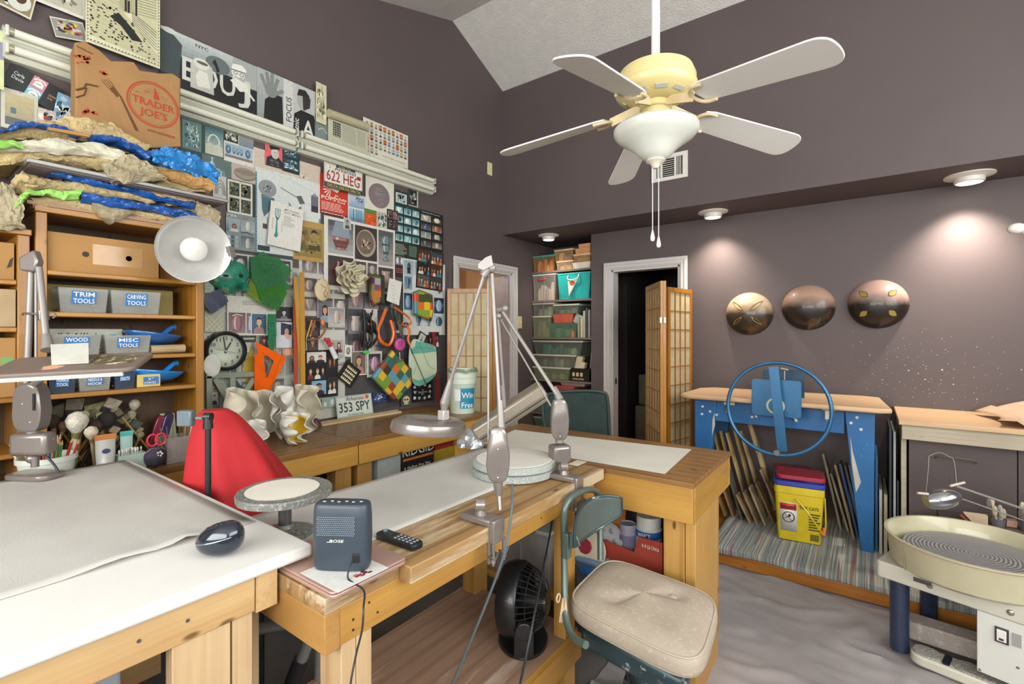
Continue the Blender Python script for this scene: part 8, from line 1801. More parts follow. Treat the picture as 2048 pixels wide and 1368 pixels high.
# standing panels beside the cabinet
for i,(lab,x,w_,h_,c,y0) in enumerate((('blue panel standing right against the slab roller leg',.045,.014,.62,'#2a5a86',3.84),('pale grey panel second from the blue leg',.066,.016,.42,'#b5b4b0',3.82),('cream panel between pale grey and dark ones',.09,.018,.4,'#b9a98a',3.8),('tall dark framed panel leaning by the cabinet top',.112,.012,.82,'#23282c',3.76),('grey edged panel touching the cabinet side',.132,.012,.8,'#8f9494',3.77),('short black panel near the cabinet foot',.148,.01,.5,'#1f2529',3.78))):
    m = MB(mat('panel_'+c[1:],c,.5,dirt='#c4c6c4',ds=50,dirt_amt=.68)); m.box((x-w_/2,y0,.1005),(x+w_/2,4.25,.1+h_)); tag(m.build('standing_panel',bevel=.002),lab,'panel')
# throwing boards leaning under the slab roller
def lean(lab,b,t,th,dep,c,g='leaning boards under the slab roller'):
    P = PZ(*b,.118); Q = PY(*t,P.y); mm = wood('bat_'+c[1:],c,'#6f5a38','z',.7,knots=False,coat=0); d = (Q-P).normalized(); P = Vector((P.x,P.y,.118+abs(d.x)*th*.5)); m = MB(mm); n = d.cross(Vector((0,1,0))).normalized()*th/2
    f = [P-n,P+n,Q+n,Q-n]; m.solid(f,[p+Vector((0,dep,0)) for p in f]); tag(m.build('throwing_board',bevel=.0015),lab,'board',g)
LB_ = ['#c2a86c','#b59c64','#cfb47a','#a68e58','#bda476','#d0ba88']
for i,(b,t,th,dep,w_) in enumerate(((( 1462,1016),(1428,868),.016,.2,'first leaning board beside the blue leg'),((1476,1020),(1440,862),.014,.06,'second leaning board with notched top'),((1496,1022),(1452,866),.016,.06,'third leaning board half behind others'),((1512,1022),(1468,860),.018,.06,'fourth leaning board of yellowish wood'),((1527,1022),(1480,862),.018,.06,'fifth leaning board with square top'),((1552,1022),(1498,845),.03,.06,'tallest broad board leaning behind the ring wheel'))): lean(w_,b,t,th,dep,LB_[i % 6])
for i,(b,t,c,w_) in enumerate((((1450,1034),(1428,975),'#957650','small brown board at the table corner'),((1466,1036),(1442,968),'#a5825c','next small brown board'),((1484,1042),(1455,945),'#5a6058','board with grey green face and cream edge'),((1500,1048),(1472,990),'#b59c78','tan offcut leaning in front of grey green board'),((1514,1050),(1486,985),'#ab936e','tan offcut second in front row'),((1530,1052),(1498,975),'#c9b898','pale offcut with white edge'),((1548,1050),(1512,968),'#987b56','brown offcut beside pale one'),((1566,1046),(1520,940),'#c0a27a','long tan offcut leaning towards the white bucket'),((1588,1040),(1540,965),'#a68a66','last tan offcut nearest yellow pail'))): lean(w_,b,t,.013,.1,c)
for i,(b,t,c,w_) in enumerate((((1682,1062),(1646,908),'#a8a08a','grey board leaning highest beside yellow pail'),((1696,1064),(1662,948),'#bdb19a','pale short board beside the grey one'),((1708,1080),(1670,930),'#a69272','brown board in the middle of far leaning group'),((1716,1076),(1680,928),'#2a5c94','blue painted board of far leaning group'),((1722,1070),(1690,932),'#6d7a84','grey blue thin board of far leaning group'),((1727,1066),(1698,930),'#9aa0a0','pale thin board against the blue leg'))): lean(w_,b,t,.014,.14,c)
# rag rug over the step
def rugmat():
    nt = NT('rag_rug'); v = nt.coord(); w = nt.noise(nt.coord((15,.12,.4)),1.5,2,.8); w2 = nt.noise(nt.coord((60,4,4)),1.0,2)
    base = nt.ramp(w,[(.28,lin('#4d5f62')),(.38,lin('#9aa09c')),(.44,lin('#6f7f82')),(.5,lin('#c4bfb0')),(.54,lin('#7f7a86')),(.6,lin('#7d9088')),(.66,lin('#b9aa96')),(.74,lin('#5a6a7a'))])
    base = cmix(nt,nt.ramp(nt.noise(nt.coord((9,.4,.4)),2.3,1),[(.68,(0,0,0,1)),(.7,(.7,.7,.7,1))]),base,lin('#8d5a58')); nt.l(base,nt.b.inputs['Base Color']); nt.b.inputs['Roughness'].default_value = .95; nt.bump(w2,.8,.01); return nt.m
def rug(u,v):
    x = -.85+u*1.42; w_ = .012*mnoise.noise(Vector((x*7,v*6,0)))+.012*mnoise.noise(Vector((x*2.5,v*3,4))); edge = .035*mnoise.noise(Vector((x*3.1,2,0)))
    if v < .12: t = v/.12; return Vector((x,3.352-.012-.01*t,.078+edge*.6+.034*t))
    y = 3.33+(v-.12)/.88*1.0
    if y > 3.66: x = min(x,.14)
    return Vector((x,y,.112+abs(w_)*(.5 if v > .3 else 1)))
m = MB(rugmat()); m.grid(rug,90,36); tag(m.build('rag_rug',solid=.006,off=1.),'striped grey green rag rug hanging over the wooden step','rug')
# pails
def pail(lab,p,w_,d_,h_,c,lid,lid2,band=None,name='square_pail'):
    T = thing(name,lab,'pail',p,0.12); k = .84
    m = MB(mat('pail_'+c[1:],c,.35,coat=.3)); lo = rrect(-w_/2*k,-d_/2*k,w_/2*k,d_/2*k,.02); mi = rrect(-w_/2*.97,-d_/2*.97,w_/2*.97,d_/2*.97,.025); hi = rrect(-w_/2,-d_/2,w_/2,d_/2,.025); n = len(lo); vs = [Vector((x,y,0)) for x,y in lo]+[Vector((x,y,h_*.86)) for x,y in mi]+[Vector((x,y,h_*.87)) for x,y in hi]+[Vector((x,y,h_)) for x,y in hi]
    m.add(vs,[(q*n+i,q*n+(i+1) % n,(q+1)*n+(i+1) % n,(q+1)*n+i) for q in range(3) for i in range(n)]+[tuple(range(n-1,-1,-1)),tuple(3*n+i for i in range(n))]); m.build('body',T,local=True)
    m = MB(mat('lid_'+lid[1:],lid,.35,coat=.3)); m.prism(rrect(-w_/2*1.03,-d_/2*1.03,w_/2*1.03,d_/2*1.03,.03),.03,Matrix.Translation((0,0,h_+.001))); m.prism(rrect(-w_/2*.4+w_*.3,-d_/2*.7,w_*.46,d_/2*.7,.02),.012,Matrix.Translation((0,0,h_+.03))); m.build('lid',T,local=True,bevel=.006)
    if lid2: m = MB(mat('lid_'+lid2[1:],lid2,.35,coat=.3)); m.prism(rrect(-w_/2*.98,-d_/2*.98,w_/2*.98,d_/2*.98,.03),.03,Matrix.Translation((.01,.03,h_+.036))); tag(m.build('spare_lid',T,local=True,bevel=.006),'','') if False else m.build('upper_lid',T,local=True,bevel=.006)
    return T
P = PZ(1600,1088,.12); H = .36
T = pail('yellow square pail with blue lid standing on the rag rug',(P.x-.02,P.y+.12,.128),.29,.24,H,'#d0b81e','#2b3f9c','#a02a3c')
fy = -.24/2*.97
def onp(x,z): return Vector((x,-.1-.017*(z/H)-.003,z))
m = MB(mat('pail_label_white','#cfcfc8',.5)); m.add([onp(-.105,.06),onp(-.01,.06),onp(-.012,.25),onp(-.112,.25)],[(0,1,2,3)]); m.build('warning_label',T,local=True,solid=.001)
m = MB(mat('label_red','#b8342c',.5)); m.add([onp(-.108,.205)+Vector((0,-.002,0)),onp(-.014,.205)+Vector((0,-.002,0)),onp(-.014,.246)+Vector((0,-.002,0)),onp(-.11,.246)+Vector((0,-.002,0))],[(0,1,2,3)]); m.build('warning_band',T,local=True,solid=.001)
m = MB(mat('label_black','#1c1c1a',.6)); c = onp(-.06,.155)+Vector((0,-.003,0)); m.add([c+Vector((r_*math.cos(a),0,r_*math.sin(a))) for r_ in (.036,.031) for a in [2*PI*i/24 for i in range(24)]],[(i,(i+1) % 24,24+(i+1) % 24,24+i) for i in range(24)]); m.bar(c+Vector((-.024,0,.024)),c+Vector((.024,0,-.024)),.004,.001,(0,1,0)); m.sph(c+Vector((.006,0,.012)),(.008,.001,.008),8,5); m.bar(c+Vector((-.02,0,-.005)),c+Vector((.01,0,.005)),.014,.001,(0,1,0)); m.text('TIDY CATS',onp(.0,.222)+Vector((0,-.003,0)),(1,0,0),UP,.02,.11); m.text('WARNING',onp(-.1,.22)+Vector((0,-.004,0)),(1,0,0),UP,.012,.08)
for i in range(7): z = .19-.017*i; m.box((.055,onp(0,z).y-.0015,z),(.118-.008*(i % 3),onp(0,z).y,z+.006))
for i in range(8): m.box((.065+.006*i,onp(0,.03).y-.0015,.02),(.068+.006*i,onp(0,.03).y,.062))
m.build('lettering',T,local=True,solid=.0006)
m = MB(mat('pail_d0b81e','#d0b81e')); m.tube(smooth_pts([(-.02,-.125,H*.8),(.04,-.145,H*.62),(.1,-.15,H*.38),(.135,-.13,H*.24),(.152,-.05,H*.34),(.15,0,H*.78)],5),.005,7); m.build('handle',T,local=True); m = MB(mat('orange_grip','#d06a3a',.5)); m.cyl((.135,-.125,H*.2),(.142,-.1,H*.32),.011); m.build('grip',T,local=True)
P2_ = PZ(1580,1040,.12); T = pail('white and red pail with dark red lid behind the yellow pail',(P.x-.1,P.y+.52,.125),.24,.22,.33,'#c4bfb8','#8a2a34',None); m = MB(mat('red_wrap','#a0303a',.4)); m.prism(rrect(-.108,-.1,.108,.1,.02),.16,Matrix.Translation((0,0,.06))); m.build('red_band',T,local=True)
# drop cloth on the floor
DC = mat('drop_cloth_grey','#938d8d',.6,var=.2,vs=2.2,bump=.25,bs=9,coat=.1)
def dcl(u,v):
    x = -.95+u*3.2; y = -.3+v*3.62; n1 = mnoise.noise(Vector((x*1.7+y*1.1,y*3.2-x,0))); n2 = mnoise.noise(Vector((x*4,y*9,3)))
    return Vector((x,y,.004+.013*max(0,1-abs(n1)*7)+.006*max(0,1-abs(n2)*5)))
m = MB(DC); m.grid(dcl,130,150); tag(m.build('drop_cloth'),'wrinkled grey drop cloth covering the floor','drop cloth')
# ================================================================ potter's wheel
W0 = Vector((.03,2.865,0)); wz = -math.atan2(.31,.95); T = thing('potters_wheel','cream electric potters wheel with splash pan and dark blue leg','potters wheel',W0,wz)
CRM = mat('wheel_cream','#c4c1b2',.4,var=.04,dirt='#d8d6cc',ds=30,dirt_amt=.68); PAN = mat('pan_olive_cream','#b2ab8e',.35,var=.06,coat=.25,dirt='#d4cfb8',ds=22,dirt_amt=.68)
m = MB(CRM); m.prism(rrect(0,0,.95,.56,.02),.075,Matrix.Translation((0,0,.355))); m.build('table_frame',T,local=True,bevel=.006)
for x,y in ((.075,.06),(.075,.5),(.88,.06),(.88,.5)): m = MB(mat('navy_leg','#232f48',.35,coat=.3,dirt='#a9b4c0',ds=70,dirt_amt=.68)); m.cyl((x,y,.024),(x,y,.356),.037,n=22); m.build('leg',T,local=True)
pc_ = Vector((.3,.2,0))
def pan_(prof,part,mm): m = MB(mm); m.lathe(prof,64,Matrix.Translation(pc_),cap=False); return m.build(part,T,local=True)
pan_([(0,.431),(.275,.431),(.292,.445),(.305,.56),(.314,.566),(.314,.572),(.302,.572),(.297,.566),(.285,.45),(.27,.44),(0,.44)],'splash_pan',PAN)
m = MB(mat('pan_seam','#8a8468',.5)); 
for a in (-2.2,1.0): m.box((-.002,-.002,.44),(.002,.002,.56),Matrix.Translation(pc_+Vector((.3*math.cos(a),.3*math.sin(a),0))))
m.build('seam',T,local=True)
nt = NT('turned_metal'); v = nt.coord(kind='Object'); mp = nt.n('ShaderNodeMapping'); mp.inputs['Location'].default_value = (-pc_.x,-pc_.y,0); nt.l(v,mp.inputs[0]); w = nt.n('ShaderNodeTexWave',wave_type='RINGS',rings_direction='Z'); w.inputs['Scale'].default_value = 22; w.inputs['Distortion'].default_value = 2.5; w.inputs['Detail'].default_value = 3; nt.l(mp.outputs[0],w.inputs['Vector'])
base = nt.ramp(w.outputs['Fac'],[(.2,lin('#6d6c70')),(.6,lin('#8f8e90')),(.95,lin('#aeadac'))]); nt.l(base,nt.b.inputs['Base Color']); nt.b.inputs['Metallic'].default_value = .4; nt.b.inputs['Roughness'].default_value = .45
pan_([(0,.5),(.2,.5),(.243,.503),(.246,.507),(.246,.516),(.243,.519),(0,.519)],'wheel_head',nt.m); pan_([(.03,.43),(.03,.5)],'shaft',STEEL)
m = MB(CRM); m.box((.17,-.02,.3),(.32,-.004,.302)); m.build('latch',T,local=True) if False else None
m = MB(mat('pan_notch','#3a3a30',.6)); m.box((-.03,-.006,0),(.03,.0,.016),Matrix.Translation((.2,-.101,.432))); m.build('drain_notch',T,local=True)
for x in (.2,.45,.6): m = MB(STEEL); m.sph((x,-.001,.39),(.012,.006,.012),12,7); m.build('bolt',T,local=True)
m = MB(mat('control_white','#d0cfc8',.45,var=.02)); m.box((.35,.005,.1),(.93,.3,.354)); cb = m.build('control_box',T,local=True,bevel=.004)
m = MB(mat('switch_frame','#35323c',.4)); m.box((.405,-.002,.255),(.445,.006,.315)); m.build('switch_frame',cb,local=True); m = MB(mat('switch_white','#d8d6d0',.3)); m.box((.411,-.008,.263),(.439,0,.309)); m.build('rocker',cb,local=True,bevel=.002); m = MB(mat('switch_red','#5a2030',.4)); m.box((.418,-.0085,.268),(.432,-.007,.277)); m.build('off_mark',cb,local=True)
m = MB(mat('dial_grey','#a5a5a0',.4,.4)); m.box((.455,-.0,.262),(.48,.006,.312)); m.build('toggle_plate',cb,local=True)
for x,z in ((.36,.11),(.47,.18),(.57,.13),(.66,.2),(.62,.11),(.75,.14)): m = MB(SCREW); m.sph((x,.004,z),(.005,.003,.005),8,5); m.build('screw',cb,local=True)
# pedal, brick, lamp, cups
P = PZ(1935,1340,.06); P.z = 0; T = thing('foot_pedal','cream textured foot pedal on the drop cloth beneath the wheel','foot pedal',(P.x,P.y,.02),wz+.08)
m = MB(CRM); m.prism(rrect(-.19,-.055,.19,.055,.05),.045,Matrix.Translation((0,0,.0))); m.build('housing',T,local=True,bevel=.008)
nt = NT('pedal_tread'); vo = nt.n('ShaderNodeTexVoronoi'); vo.inputs['Scale'].default_value = 150; nt.l(nt.coord(),vo.inputs['Vector']); nt.l(nt.ramp(vo.outputs['Distance'],[(.1,lin('#c9c5ba')),(.5,lin('#8d8a84'))]),nt.b.inputs['Base Color']); nt.bump(vo.outputs['Distance'],.6,.004); TR = nt.m
m = MB(TR); m.prism(rrect(-.182,-.047,-.085,.047,.04),.008,Matrix.Translation((0,0,.045))); m.build('heel_tread',T,local=True,bevel=.002); m = MB(TR); m.prism(rrect(-.045,-.047,.182,.047,.04),.008,Matrix.Translation((0,0,.045))); m.build('toe_tread',T,local=True,bevel=.002); m = MB(mat('badge_navy','#262c40',.3,.4)); m.prism(rrect(-.078,-.042,-.052,.042,.01),.006,Matrix.Translation((0,0,.045))); m.build('badge',T,local=True)
P = PZ(1878,1300,.02); m = MB(mat('pale_brick','#a99f98',.85,var=.1,vs=14,bump=.3,bs=80,dirt='#c4bcb4',ds=40,dirt_amt=.56)); m.T = Matrix.Translation((P.x,P.y+.05,.026)) @ Matrix.Rotation(-.1,4,'Z'); m.box((-.11,-.05,0),(.2,.06,.085)); m.T = None; tag(m.build('paving_block',bevel=.006),'long pale paving block lying under the potters wheel','block')
ST = thing('side_stand','low dark stand behind the potters wheel carrying tool cups','stand',(.75,3.5,.0)); m = MB(DW); m.box((.32,3.47,.46),(1.3,3.7,.49)); m.build('top',ST)
for x,y in ((.34,3.49),(1.26,3.49),(.34,3.66),(1.26,3.66)): m = MB(DW); m.box((x,y,.098),(x+.03,y+.03,.46)); m.build('leg',ST)
def cup(lab,px,x1,pt,Y_,n):
    p = PY((px+x1)/2,1080,Y_); r_ = (PY(x1,1080,Y_).x-PY(px,1080,Y_).x)/2; zt = PY((px+x1)/2,pt,Y_).z; T = thing('tool_cup',lab,'cup',(p.x,Y_,.491)); h_ = zt-.491; m = MB(mat('grey_tin','#7a7880',.35,.5,var=.15,dirt='#c4c2c0',ds=30,dirt_amt=.64)); m.lathe([(0,0),(r_*.86,0),(r_,h_),(r_*.95,h_),(r_*.82,.006),(0,.006)],28,cap=False); m.build('body',T,local=True); r = random.Random(px)
    for i in range(n):
        a = 2*PI*i/n; b = Vector((p.x+.25*r_*math.cos(a),Y_+.25*r_*math.sin(a),.499)); d = Vector((.25*math.cos(a),.25*math.sin(a),1)).normalized(); L = h_+r.uniform(.03,.09); c_ = ['#b5a184','#9a968c','#c4b498','#6a6560'][i % 4]; t = thing('pottery_tool','clay crusted pottery tool standing in a tin cup','tool',b,0,'pottery tools in tin cups'); m = MB(mat('ptool_'+c_[1:],c_,.6)); m.cyl((0,0,0),d*L*.7,.006,.005,8); m.build('handle',t,local=True); m = MB(mat('ptool_'+c_[1:],c_,.6)); m.sph(d*L*.82,(.011,.005,.028),10,6); m.build('head',t,local=True)
cup('grey tin cup of wooden tools behind the splash pan',1978,2012,1036,3.56,6); cup('second tin cup of tools at the edge of view',2037,2078,1044,3.56,6)
for lab,pts,c,Y_ in (('pale tilted wood block behind splash pan',[(1928,1027),(1976,1033),(1976,1075),(1946,1068)],'#b9a388',3.53),('red brown strip tilted beside pale block',[(1920,1032),(1927,1030),(1943,1062),(1934,1058)],'#8a4a40',3.54),('pinkish wood block between the tin cups',[(2014,1041),(2036,1043),(2034,1080),(2013,1078)],'#b08a74',3.58)):
    f = [PY(a,b,Y_) for a,b in pts]; m = MB(mat('block_'+c[1:],c,.7)); f = [Vector((p.x,p.y,max(.491,p.z))) for p in f]; m.solid(f,[p+Vector((0,.04,0)) for p in f]); tag(m.build('wood_block'),lab,'block')
kL_ = .0024; T = thing('chrome_lamp','chrome headed desk lamp on thin double arms over the wheel','lamp',PK(2090,1044,kL_))
CHR = mat('chrome','#a9acb2',.16,.9,var=.1,dirt='#d0cdc8',ds=34,dirt_amt=.57)
m = MB(CHR); hp = PK(1882,998,kL_); M0 = frame(hp,RV*.93+FV*-.2+UP*.25,UP); m.sph((0,0,0),(.045,.05,.085),24,14,M0,-.75,1.); m.T = None; m.build('head',T)
m = MB(ROD); m.cyl(PK(1912,972,kL_),PK(2090,1033,kL_),.006); m.build('upper_arm',T); m = MB(ROD); m.cyl(PK(1916,995,kL_),PK(2090,1056,kL_),.0035); m.build('lower_arm',T)
m = MB(mat('bone_knob','#b9a8a0',.5)); m.cyl(PK(1900,972,kL_),PK(1929,965,kL_),.006); m.build('knob',T); m = MB(mat('bone_knob','#b9a8a0',.5)); m.cyl(PK(1835,986,kL_),PK(1856,988,kL_),.006); m.build('knob',T)
m = MB(ROD); b = PK(2090,1044,kL_); m.cyl(b+UP*.03,(b.x,b.y,.11),.01); m.cyl((b.x,b.y,.0975),(b.x,b.y,.115),.05); m.build('post',T)
# adjustable white lamp tip at the frame edge
q = PK(2040,457,.0022); T = thing('swing_arm_lamp','pale rounded tip of a swing arm lamp at the edge of view','lamp',(q.x+.35,q.y+.1,0)); SW = mat('pale_grey_enamel','#c4bcb4',.35)
m = MB(SW); m.sph((0,0,0),(.024,.024,.038),18,10,frame(PK(2033,457,.0022),RV+UP*.1)); m.build('joint_cap',T); q2 = q+RV*.36-UP*.1; m = MB(SW); m.cyl(PK(2044,462,.0022),q2,.012); m.build('arm',T); m = MB(SW); m.cyl(q2,(q2.x,q2.y,.03),.014); m.cyl((q2.x,q2.y,.0),(q2.x,q2.y,.03),.09,n=30); m.build('floor_post',T)
# ================================================================ posture chair, fan, boxes below
GRN_ = mat('sage_green_steel','#5b6b64',.35,.3,var=.15,dirt='#a9b0a8',ds=36,dirt_amt=.66); DGR = mat('dark_green_steel','#33454a',.35,.3,var=.2,dirt='#b5b9b8',ds=22,dirt_amt=.6)
A,B2,Cc,D = Vector((-.885,1.49,.545)),Vector((-.9,1.915,.55)),Vector((-.425,1.865,.545)),Vector((-.385,1.44,.525))
cen = (A+B2+Cc+D)/4; T = thing('posture_chair','sage green steel posture chair with tan cushion tied on','chair',(cen.x,cen.y,.0))
TAN = mat('tan_brocade','#a39787',.85,var=.08,vs=7,bump=.14,bs=110,dirt='#b0a492',ds=60,dirt_amt=.56)
def cush(u,v):
    a = 2*PI*u; b = (v-.5)*PI; ca,sa = math.cos(a),math.sin(a); sx = math.copysign(abs(ca)**.42,ca); sy = math.copysign(abs(sa)**.42,sa); r_ = math.cos(b)**.35 if abs(math.cos(b)) > 1e-6 else 0
    s,t = .5+.5*sx*r_,.5+.5*sy*r_; s0,t0 = max(0,min(1,s)),max(0,min(1,t)); P = A*(1-s0)*(1-t0)+D*s0*(1-t0)+B2*(1-s0)*t0+Cc*s0*t0
    z = .043*math.copysign(abs(math.sin(b))**.55,math.sin(b)); dimp = 0
    if z > 0:
        for bx,by in ((.35,.62),(.68,.68),(.66,.34),(.34,.3)): dimp += .02*math.exp(-((s-bx)**2+(t-by)**2)/.006)
        z += .018*math.sin(PI*s0)*math.sin(PI*t0)-dimp
    return P+UP*(z-.03)
m = MB(TAN); m.grid(cush,80,28,True); cu = m.build('cushion',T)
for bx,by in ((.35,.62),(.68,.68),(.66,.34)): P = A*(1-bx)*(1-by)+D*bx*(1-by)+B2*(1-bx)*by+Cc*bx*by; m = MB(TAN); m.sph(P+UP*(-.003+.018*math.sin(PI*bx)*math.sin(PI*by)),(.017,.017,.006),14,7); m.build('button',cu)
for vv in (.64,.36): m = MB(mat('piping_tan','#ada08e',.8)); m.tube([cush(i/80,vv)+UP*.002 for i in range(80)],.0035,6,True); m.build('piping',cu)
m = MB(DGR); lo = [cen+(p-cen)*.78-UP*.085 for p in (A,D,Cc,B2)]; m.solid([p-UP*.0 for p in lo],[p-UP*.1+(cen-p)*.06 for p in lo]); m.build('seat_pan',T,bevel=.03,seg=3)
n1 = lambda x,y,k: PK(x,y,k*.965)
path = [n1(1172,1290,.00165),n1(1145,1272,.00172),n1(1131,1230,.0018),n1(1129,1150,.00186),n1(1128,1060,.0019),n1(1129,1020,.0019),n1(1141,996,.00193),n1(1165,982,.002),n1(1186,980,.0021),n1(1197,992,.00215),n1(1200,1040,.00215),n1(1201,1120,.0021)]
m = MB(GRN_); m.tube(smooth_pts(path,5),.0125,10); m.build('back_tube',T)
N0,N1 = n1(1149,1078,.00182),n1(1243,1012,.00206); ah = Vector((N1.x-N0.x,N1.y-N0.y,0)).normalized(); bk_ = Vector((-ah.y,ah.x,0))
if bk_.x > 0: bk_ = -bk_
def brest(u,v):
    P = N0+(N1-N0)*u; bow = 4*u*(1-u); hh_ = .062*(.12+.95*max(0,math.sin(PI*(.04+.9*u)))**.55); return P+bk_*(.05*bow)+UP*((v-.5)*2*hh_)
m = MB(mat('backrest_grey_green','#4a5552',.5,var=.12,dirt='#8a948e',ds=50,dirt_amt=.66)); m.grid(brest,26,10); m.build('backrest',T,solid=.008)
m = MB(DGR); m.tube([brest(u,0) for u in [i/20 for i in range(21)]]+[brest(1,v) for v in (.25,.5,.75)]+[brest(1-i/20,1) for i in range(21)]+[brest(0,v) for v in (.75,.5,.25)],.006,8,True); m.build('backrest_rim',T)
m = MB(GRN_); m.cbox(n1(1134,1090,.00187),(.025,.03,.09)); m.bar(n1(1134,1085,.00187),n1(1156,1078,.00185),.05,.006); m.build('back_bracket',T,bevel=.003)
m = MB(DGR); m.cyl((cen.x,cen.y,.1),(cen.x,cen.y,.42),.03); m.build('stem',T)
for i in range(4): a = .6+i*PI/2; e = Vector((cen.x+.26*math.cos(a),cen.y+.26*math.sin(a),.1)); m = MB(DGR); m.bar((cen.x,cen.y,.13),e+UP*.02,.04,.03); lg = m.build('leg',T,bevel=.006); m = MB(BP); m.cyl(e+Vector((-.012,0,-.04)),e+Vector((.012,0,-.04)),.032,n=18); m.build('caster',lg)
m = MB(mat('tie_tan','#c4a888',.8)); q = n1(1128,1196,.0018); m.tube([q+Vector((0,.012*math.cos(a),.014*math.sin(a)))-RV*.02 for a in [2*PI*i/10 for i in range(10)]],.003,6,True); m.bar(q,q-UP*.085-RV*.012,.012,.002,RV); m.bar(q,q-UP*.09+RV*.012,.012,.002,RV); m.build('tie',cu)
# black floor fan
kf = .00203; c = PK(1046,1198,kf); axf = (RV*.93-FV*.33+UP*.06).normalized(); Mf = frame(c,axf,UP); T = thing('table_fan','black round turbo fan on the lower plywood shelf','fan',(c.x,c.y,.262)); FB = mat('fan_black','#17181a',.38,var=.1,coat=.2)
m = MB(FB); m.lathe([(.118,-.075),(.135,-.07),(.146,-.04),(.145,.0),(.138,.012),(.128,.012),(.13,-.03),(.118,-.07)],48,Mf,cap=False); m.build('shroud',T)
m = MB(FB)
for i in range(34): a = 2*PI*i/34; m.tube([Mf @ Vector((r_*math.cos(a),r_*math.sin(a),z)) for r_,z in ((.134,.01),(.118,.045),(.085,.085),(.04,.1))],.0022,5)
for r_,z in ((.118,.045),(.085,.085)): m.tube([Mf @ Vector((r_*math.cos(a),r_*math.sin(a),z)) for a in [2*PI*i/36 for i in range(36)]],.0025,5,True)
m.build('rear_grille',T); m = MB(FB); m.lathe([(0,.0),(.045,.0),(.05,.06),(.045,.105),(0,.11)],24,Mf,cap=False); m.build('motor',T)
m = MB(FB)
for i in range(3): a = 2*PI*i/3; m.grid(lambda u,v,a=a: Mf @ Vector(((.03+.09*v)*math.cos(a+u*1.2),(.03+.09*v)*math.sin(a+u*1.2),-.01-.03*u)),8,5)
m.build('rotor',T,solid=.002)
pv = c-FV*.135-UP*.05; ft_ = Vector((c.x,c.y,.2625))
for s in (-1,1): pq = c+(-FV*.13 if s < 0 else FV*.13)-UP*.05; m = MB(FB); m.bar(pq,Vector((pq.x,pq.y,.272)),.075,.014,RV); m.cyl(pq-FV*.012,pq+FV*.012,.034,n=24); m.build('side_arm',T,bevel=.004)
m = MB(FB); m.prism(ell(0,0,.1,.135,36),.012,Matrix.Translation(ft_) @ Matrix.Rotation(TH,4,'Z')); m.build('base',T,bevel=.004)
# boxes and jars under the crossways table
T = thing('red_carton','red printed carton with step cut front under the crossways table','box',(PY(1270,1100,2.1).x,2.15,.233)); Yf = 2.08
xs = [PY(px,1100,Yf).x for px in (1203,1268,1328)]; za,zb_ = PY(1230,1094,Yf).z,PY(1300,1080,Yf).z
m = MB(mat('carton_red','#9c3a28',.7,var=.1,dirt='#c4a494',ds=12,dirt_amt=.7)); f = [(xs[0],.233),(xs[2],.233),(xs[2],zb_),(xs[1]+.02,zb_),(xs[1],za),(xs[0],za+.02)]; m.solid([Vector((x,Yf,z)) for x,z in f],[Vector((x,Yf+.006,z)) for x,z in f]); m.box((xs[2]-.006,Yf,.233),(xs[2],2.4,zb_)); m.box((xs[0],Yf,.233),(xs[0]+.006,2.4,za)); m.box((xs[0],2.394,.233),(xs[2],2.4,zb_)); m.box((xs[0],Yf,.233),(xs[2],2.4,.24)); m.build('body',T)
m = MB(mat('carton_white','#d8d0c8',.6)); q = PY(1283,1091,Yf-.001); m.text('4-4 Lb Units',q-UP*.008,(1,0,0),UP,.018,PY(1318,1090,Yf).x-q.x); m.build('lettering',T,solid=.0006)
def jar(lab,px0,px1,pt,Y_,c,lidc,base=.2405,band=None):
    p = PY((px0+px1)/2,1090,Y_); r_ = (PY(px1,1090,Y_).x-PY(px0,1090,Y_).x)/2; zt = PY((px0+px1)/2,pt,Y_).z; T = thing('jar',lab,'jar',(p.x,Y_,base)); h_ = zt-base; m = MB(mat('jar_'+c[1:],c,.4)); m.lathe([(0,0),(r_*.9,0),(r_,.02),(r_,h_*.86),(r_*.84,h_*.88),(0,h_*.88)],28,cap=False); m.build('body',T,local=True); m = MB(mat('jarlid_'+lidc[1:],lidc,.4)); m.lathe([(0,h_*.85),(r_*.94,h_*.85),(r_*.96,h_*.97),(r_*.9,h_),(r_*.84,h_*.985),(0,h_*.985)],28,cap=False); m.build('lid',T,local=True)
    if band: m = MB(mat('jar_label_blue','#2a5c9c',.5)); m.lathe([(r_*1.005,h_*.77),(r_*1.01,h_*.85)],28,cap=False); lb = m.build('label',T,local=True); m = MB(mat('label_white','#d8dcd8')); m.text('WHITE',(-r_*.5,-r_*1.02,h_*.785),(1,0,0),UP,h_*.05,r_); m.build('lettering',lb,local=True,solid=.001)
jar('white jar with blue band under the crossways table',1273,1322,1030,2.2,'#c9cac4','#cfcfc8',band=1); jar('lavender grey jar beside the white jar',1239,1272,1046,2.17,'#77748c','#9a98a8')
jar('dark jar with purple black lid behind the lavender jar',1252,1290,1010,2.32,'#3a333c','#2a2428'); jar('dark green jar near the pine leg',1294,1326,1008,2.34,'#2c4644','#23302e')
m = MB(mat('palette_white','#bcbcc0',.35)); q = PY(1214,1078,2.14); Mq = frame(q,(0,-1,.3)); m.lathe([(0,0),(.07,0),(.082,.01),(.08,.014),(.068,.006),(0,.006)],32,Mq,cap=False); T = thing('paint_palette','round white paint palette standing in the red carton','palette',q-UP*.08); m.build('dish',T)
for i in range(6): a = i*PI/3; m = MB(mat('palette_well','#9a9aa2',.35)); m.sph(Mq @ Vector((.045*math.cos(a),.045*math.sin(a),.007)),(.014,.004,.014),12,6); m.build('well',T)
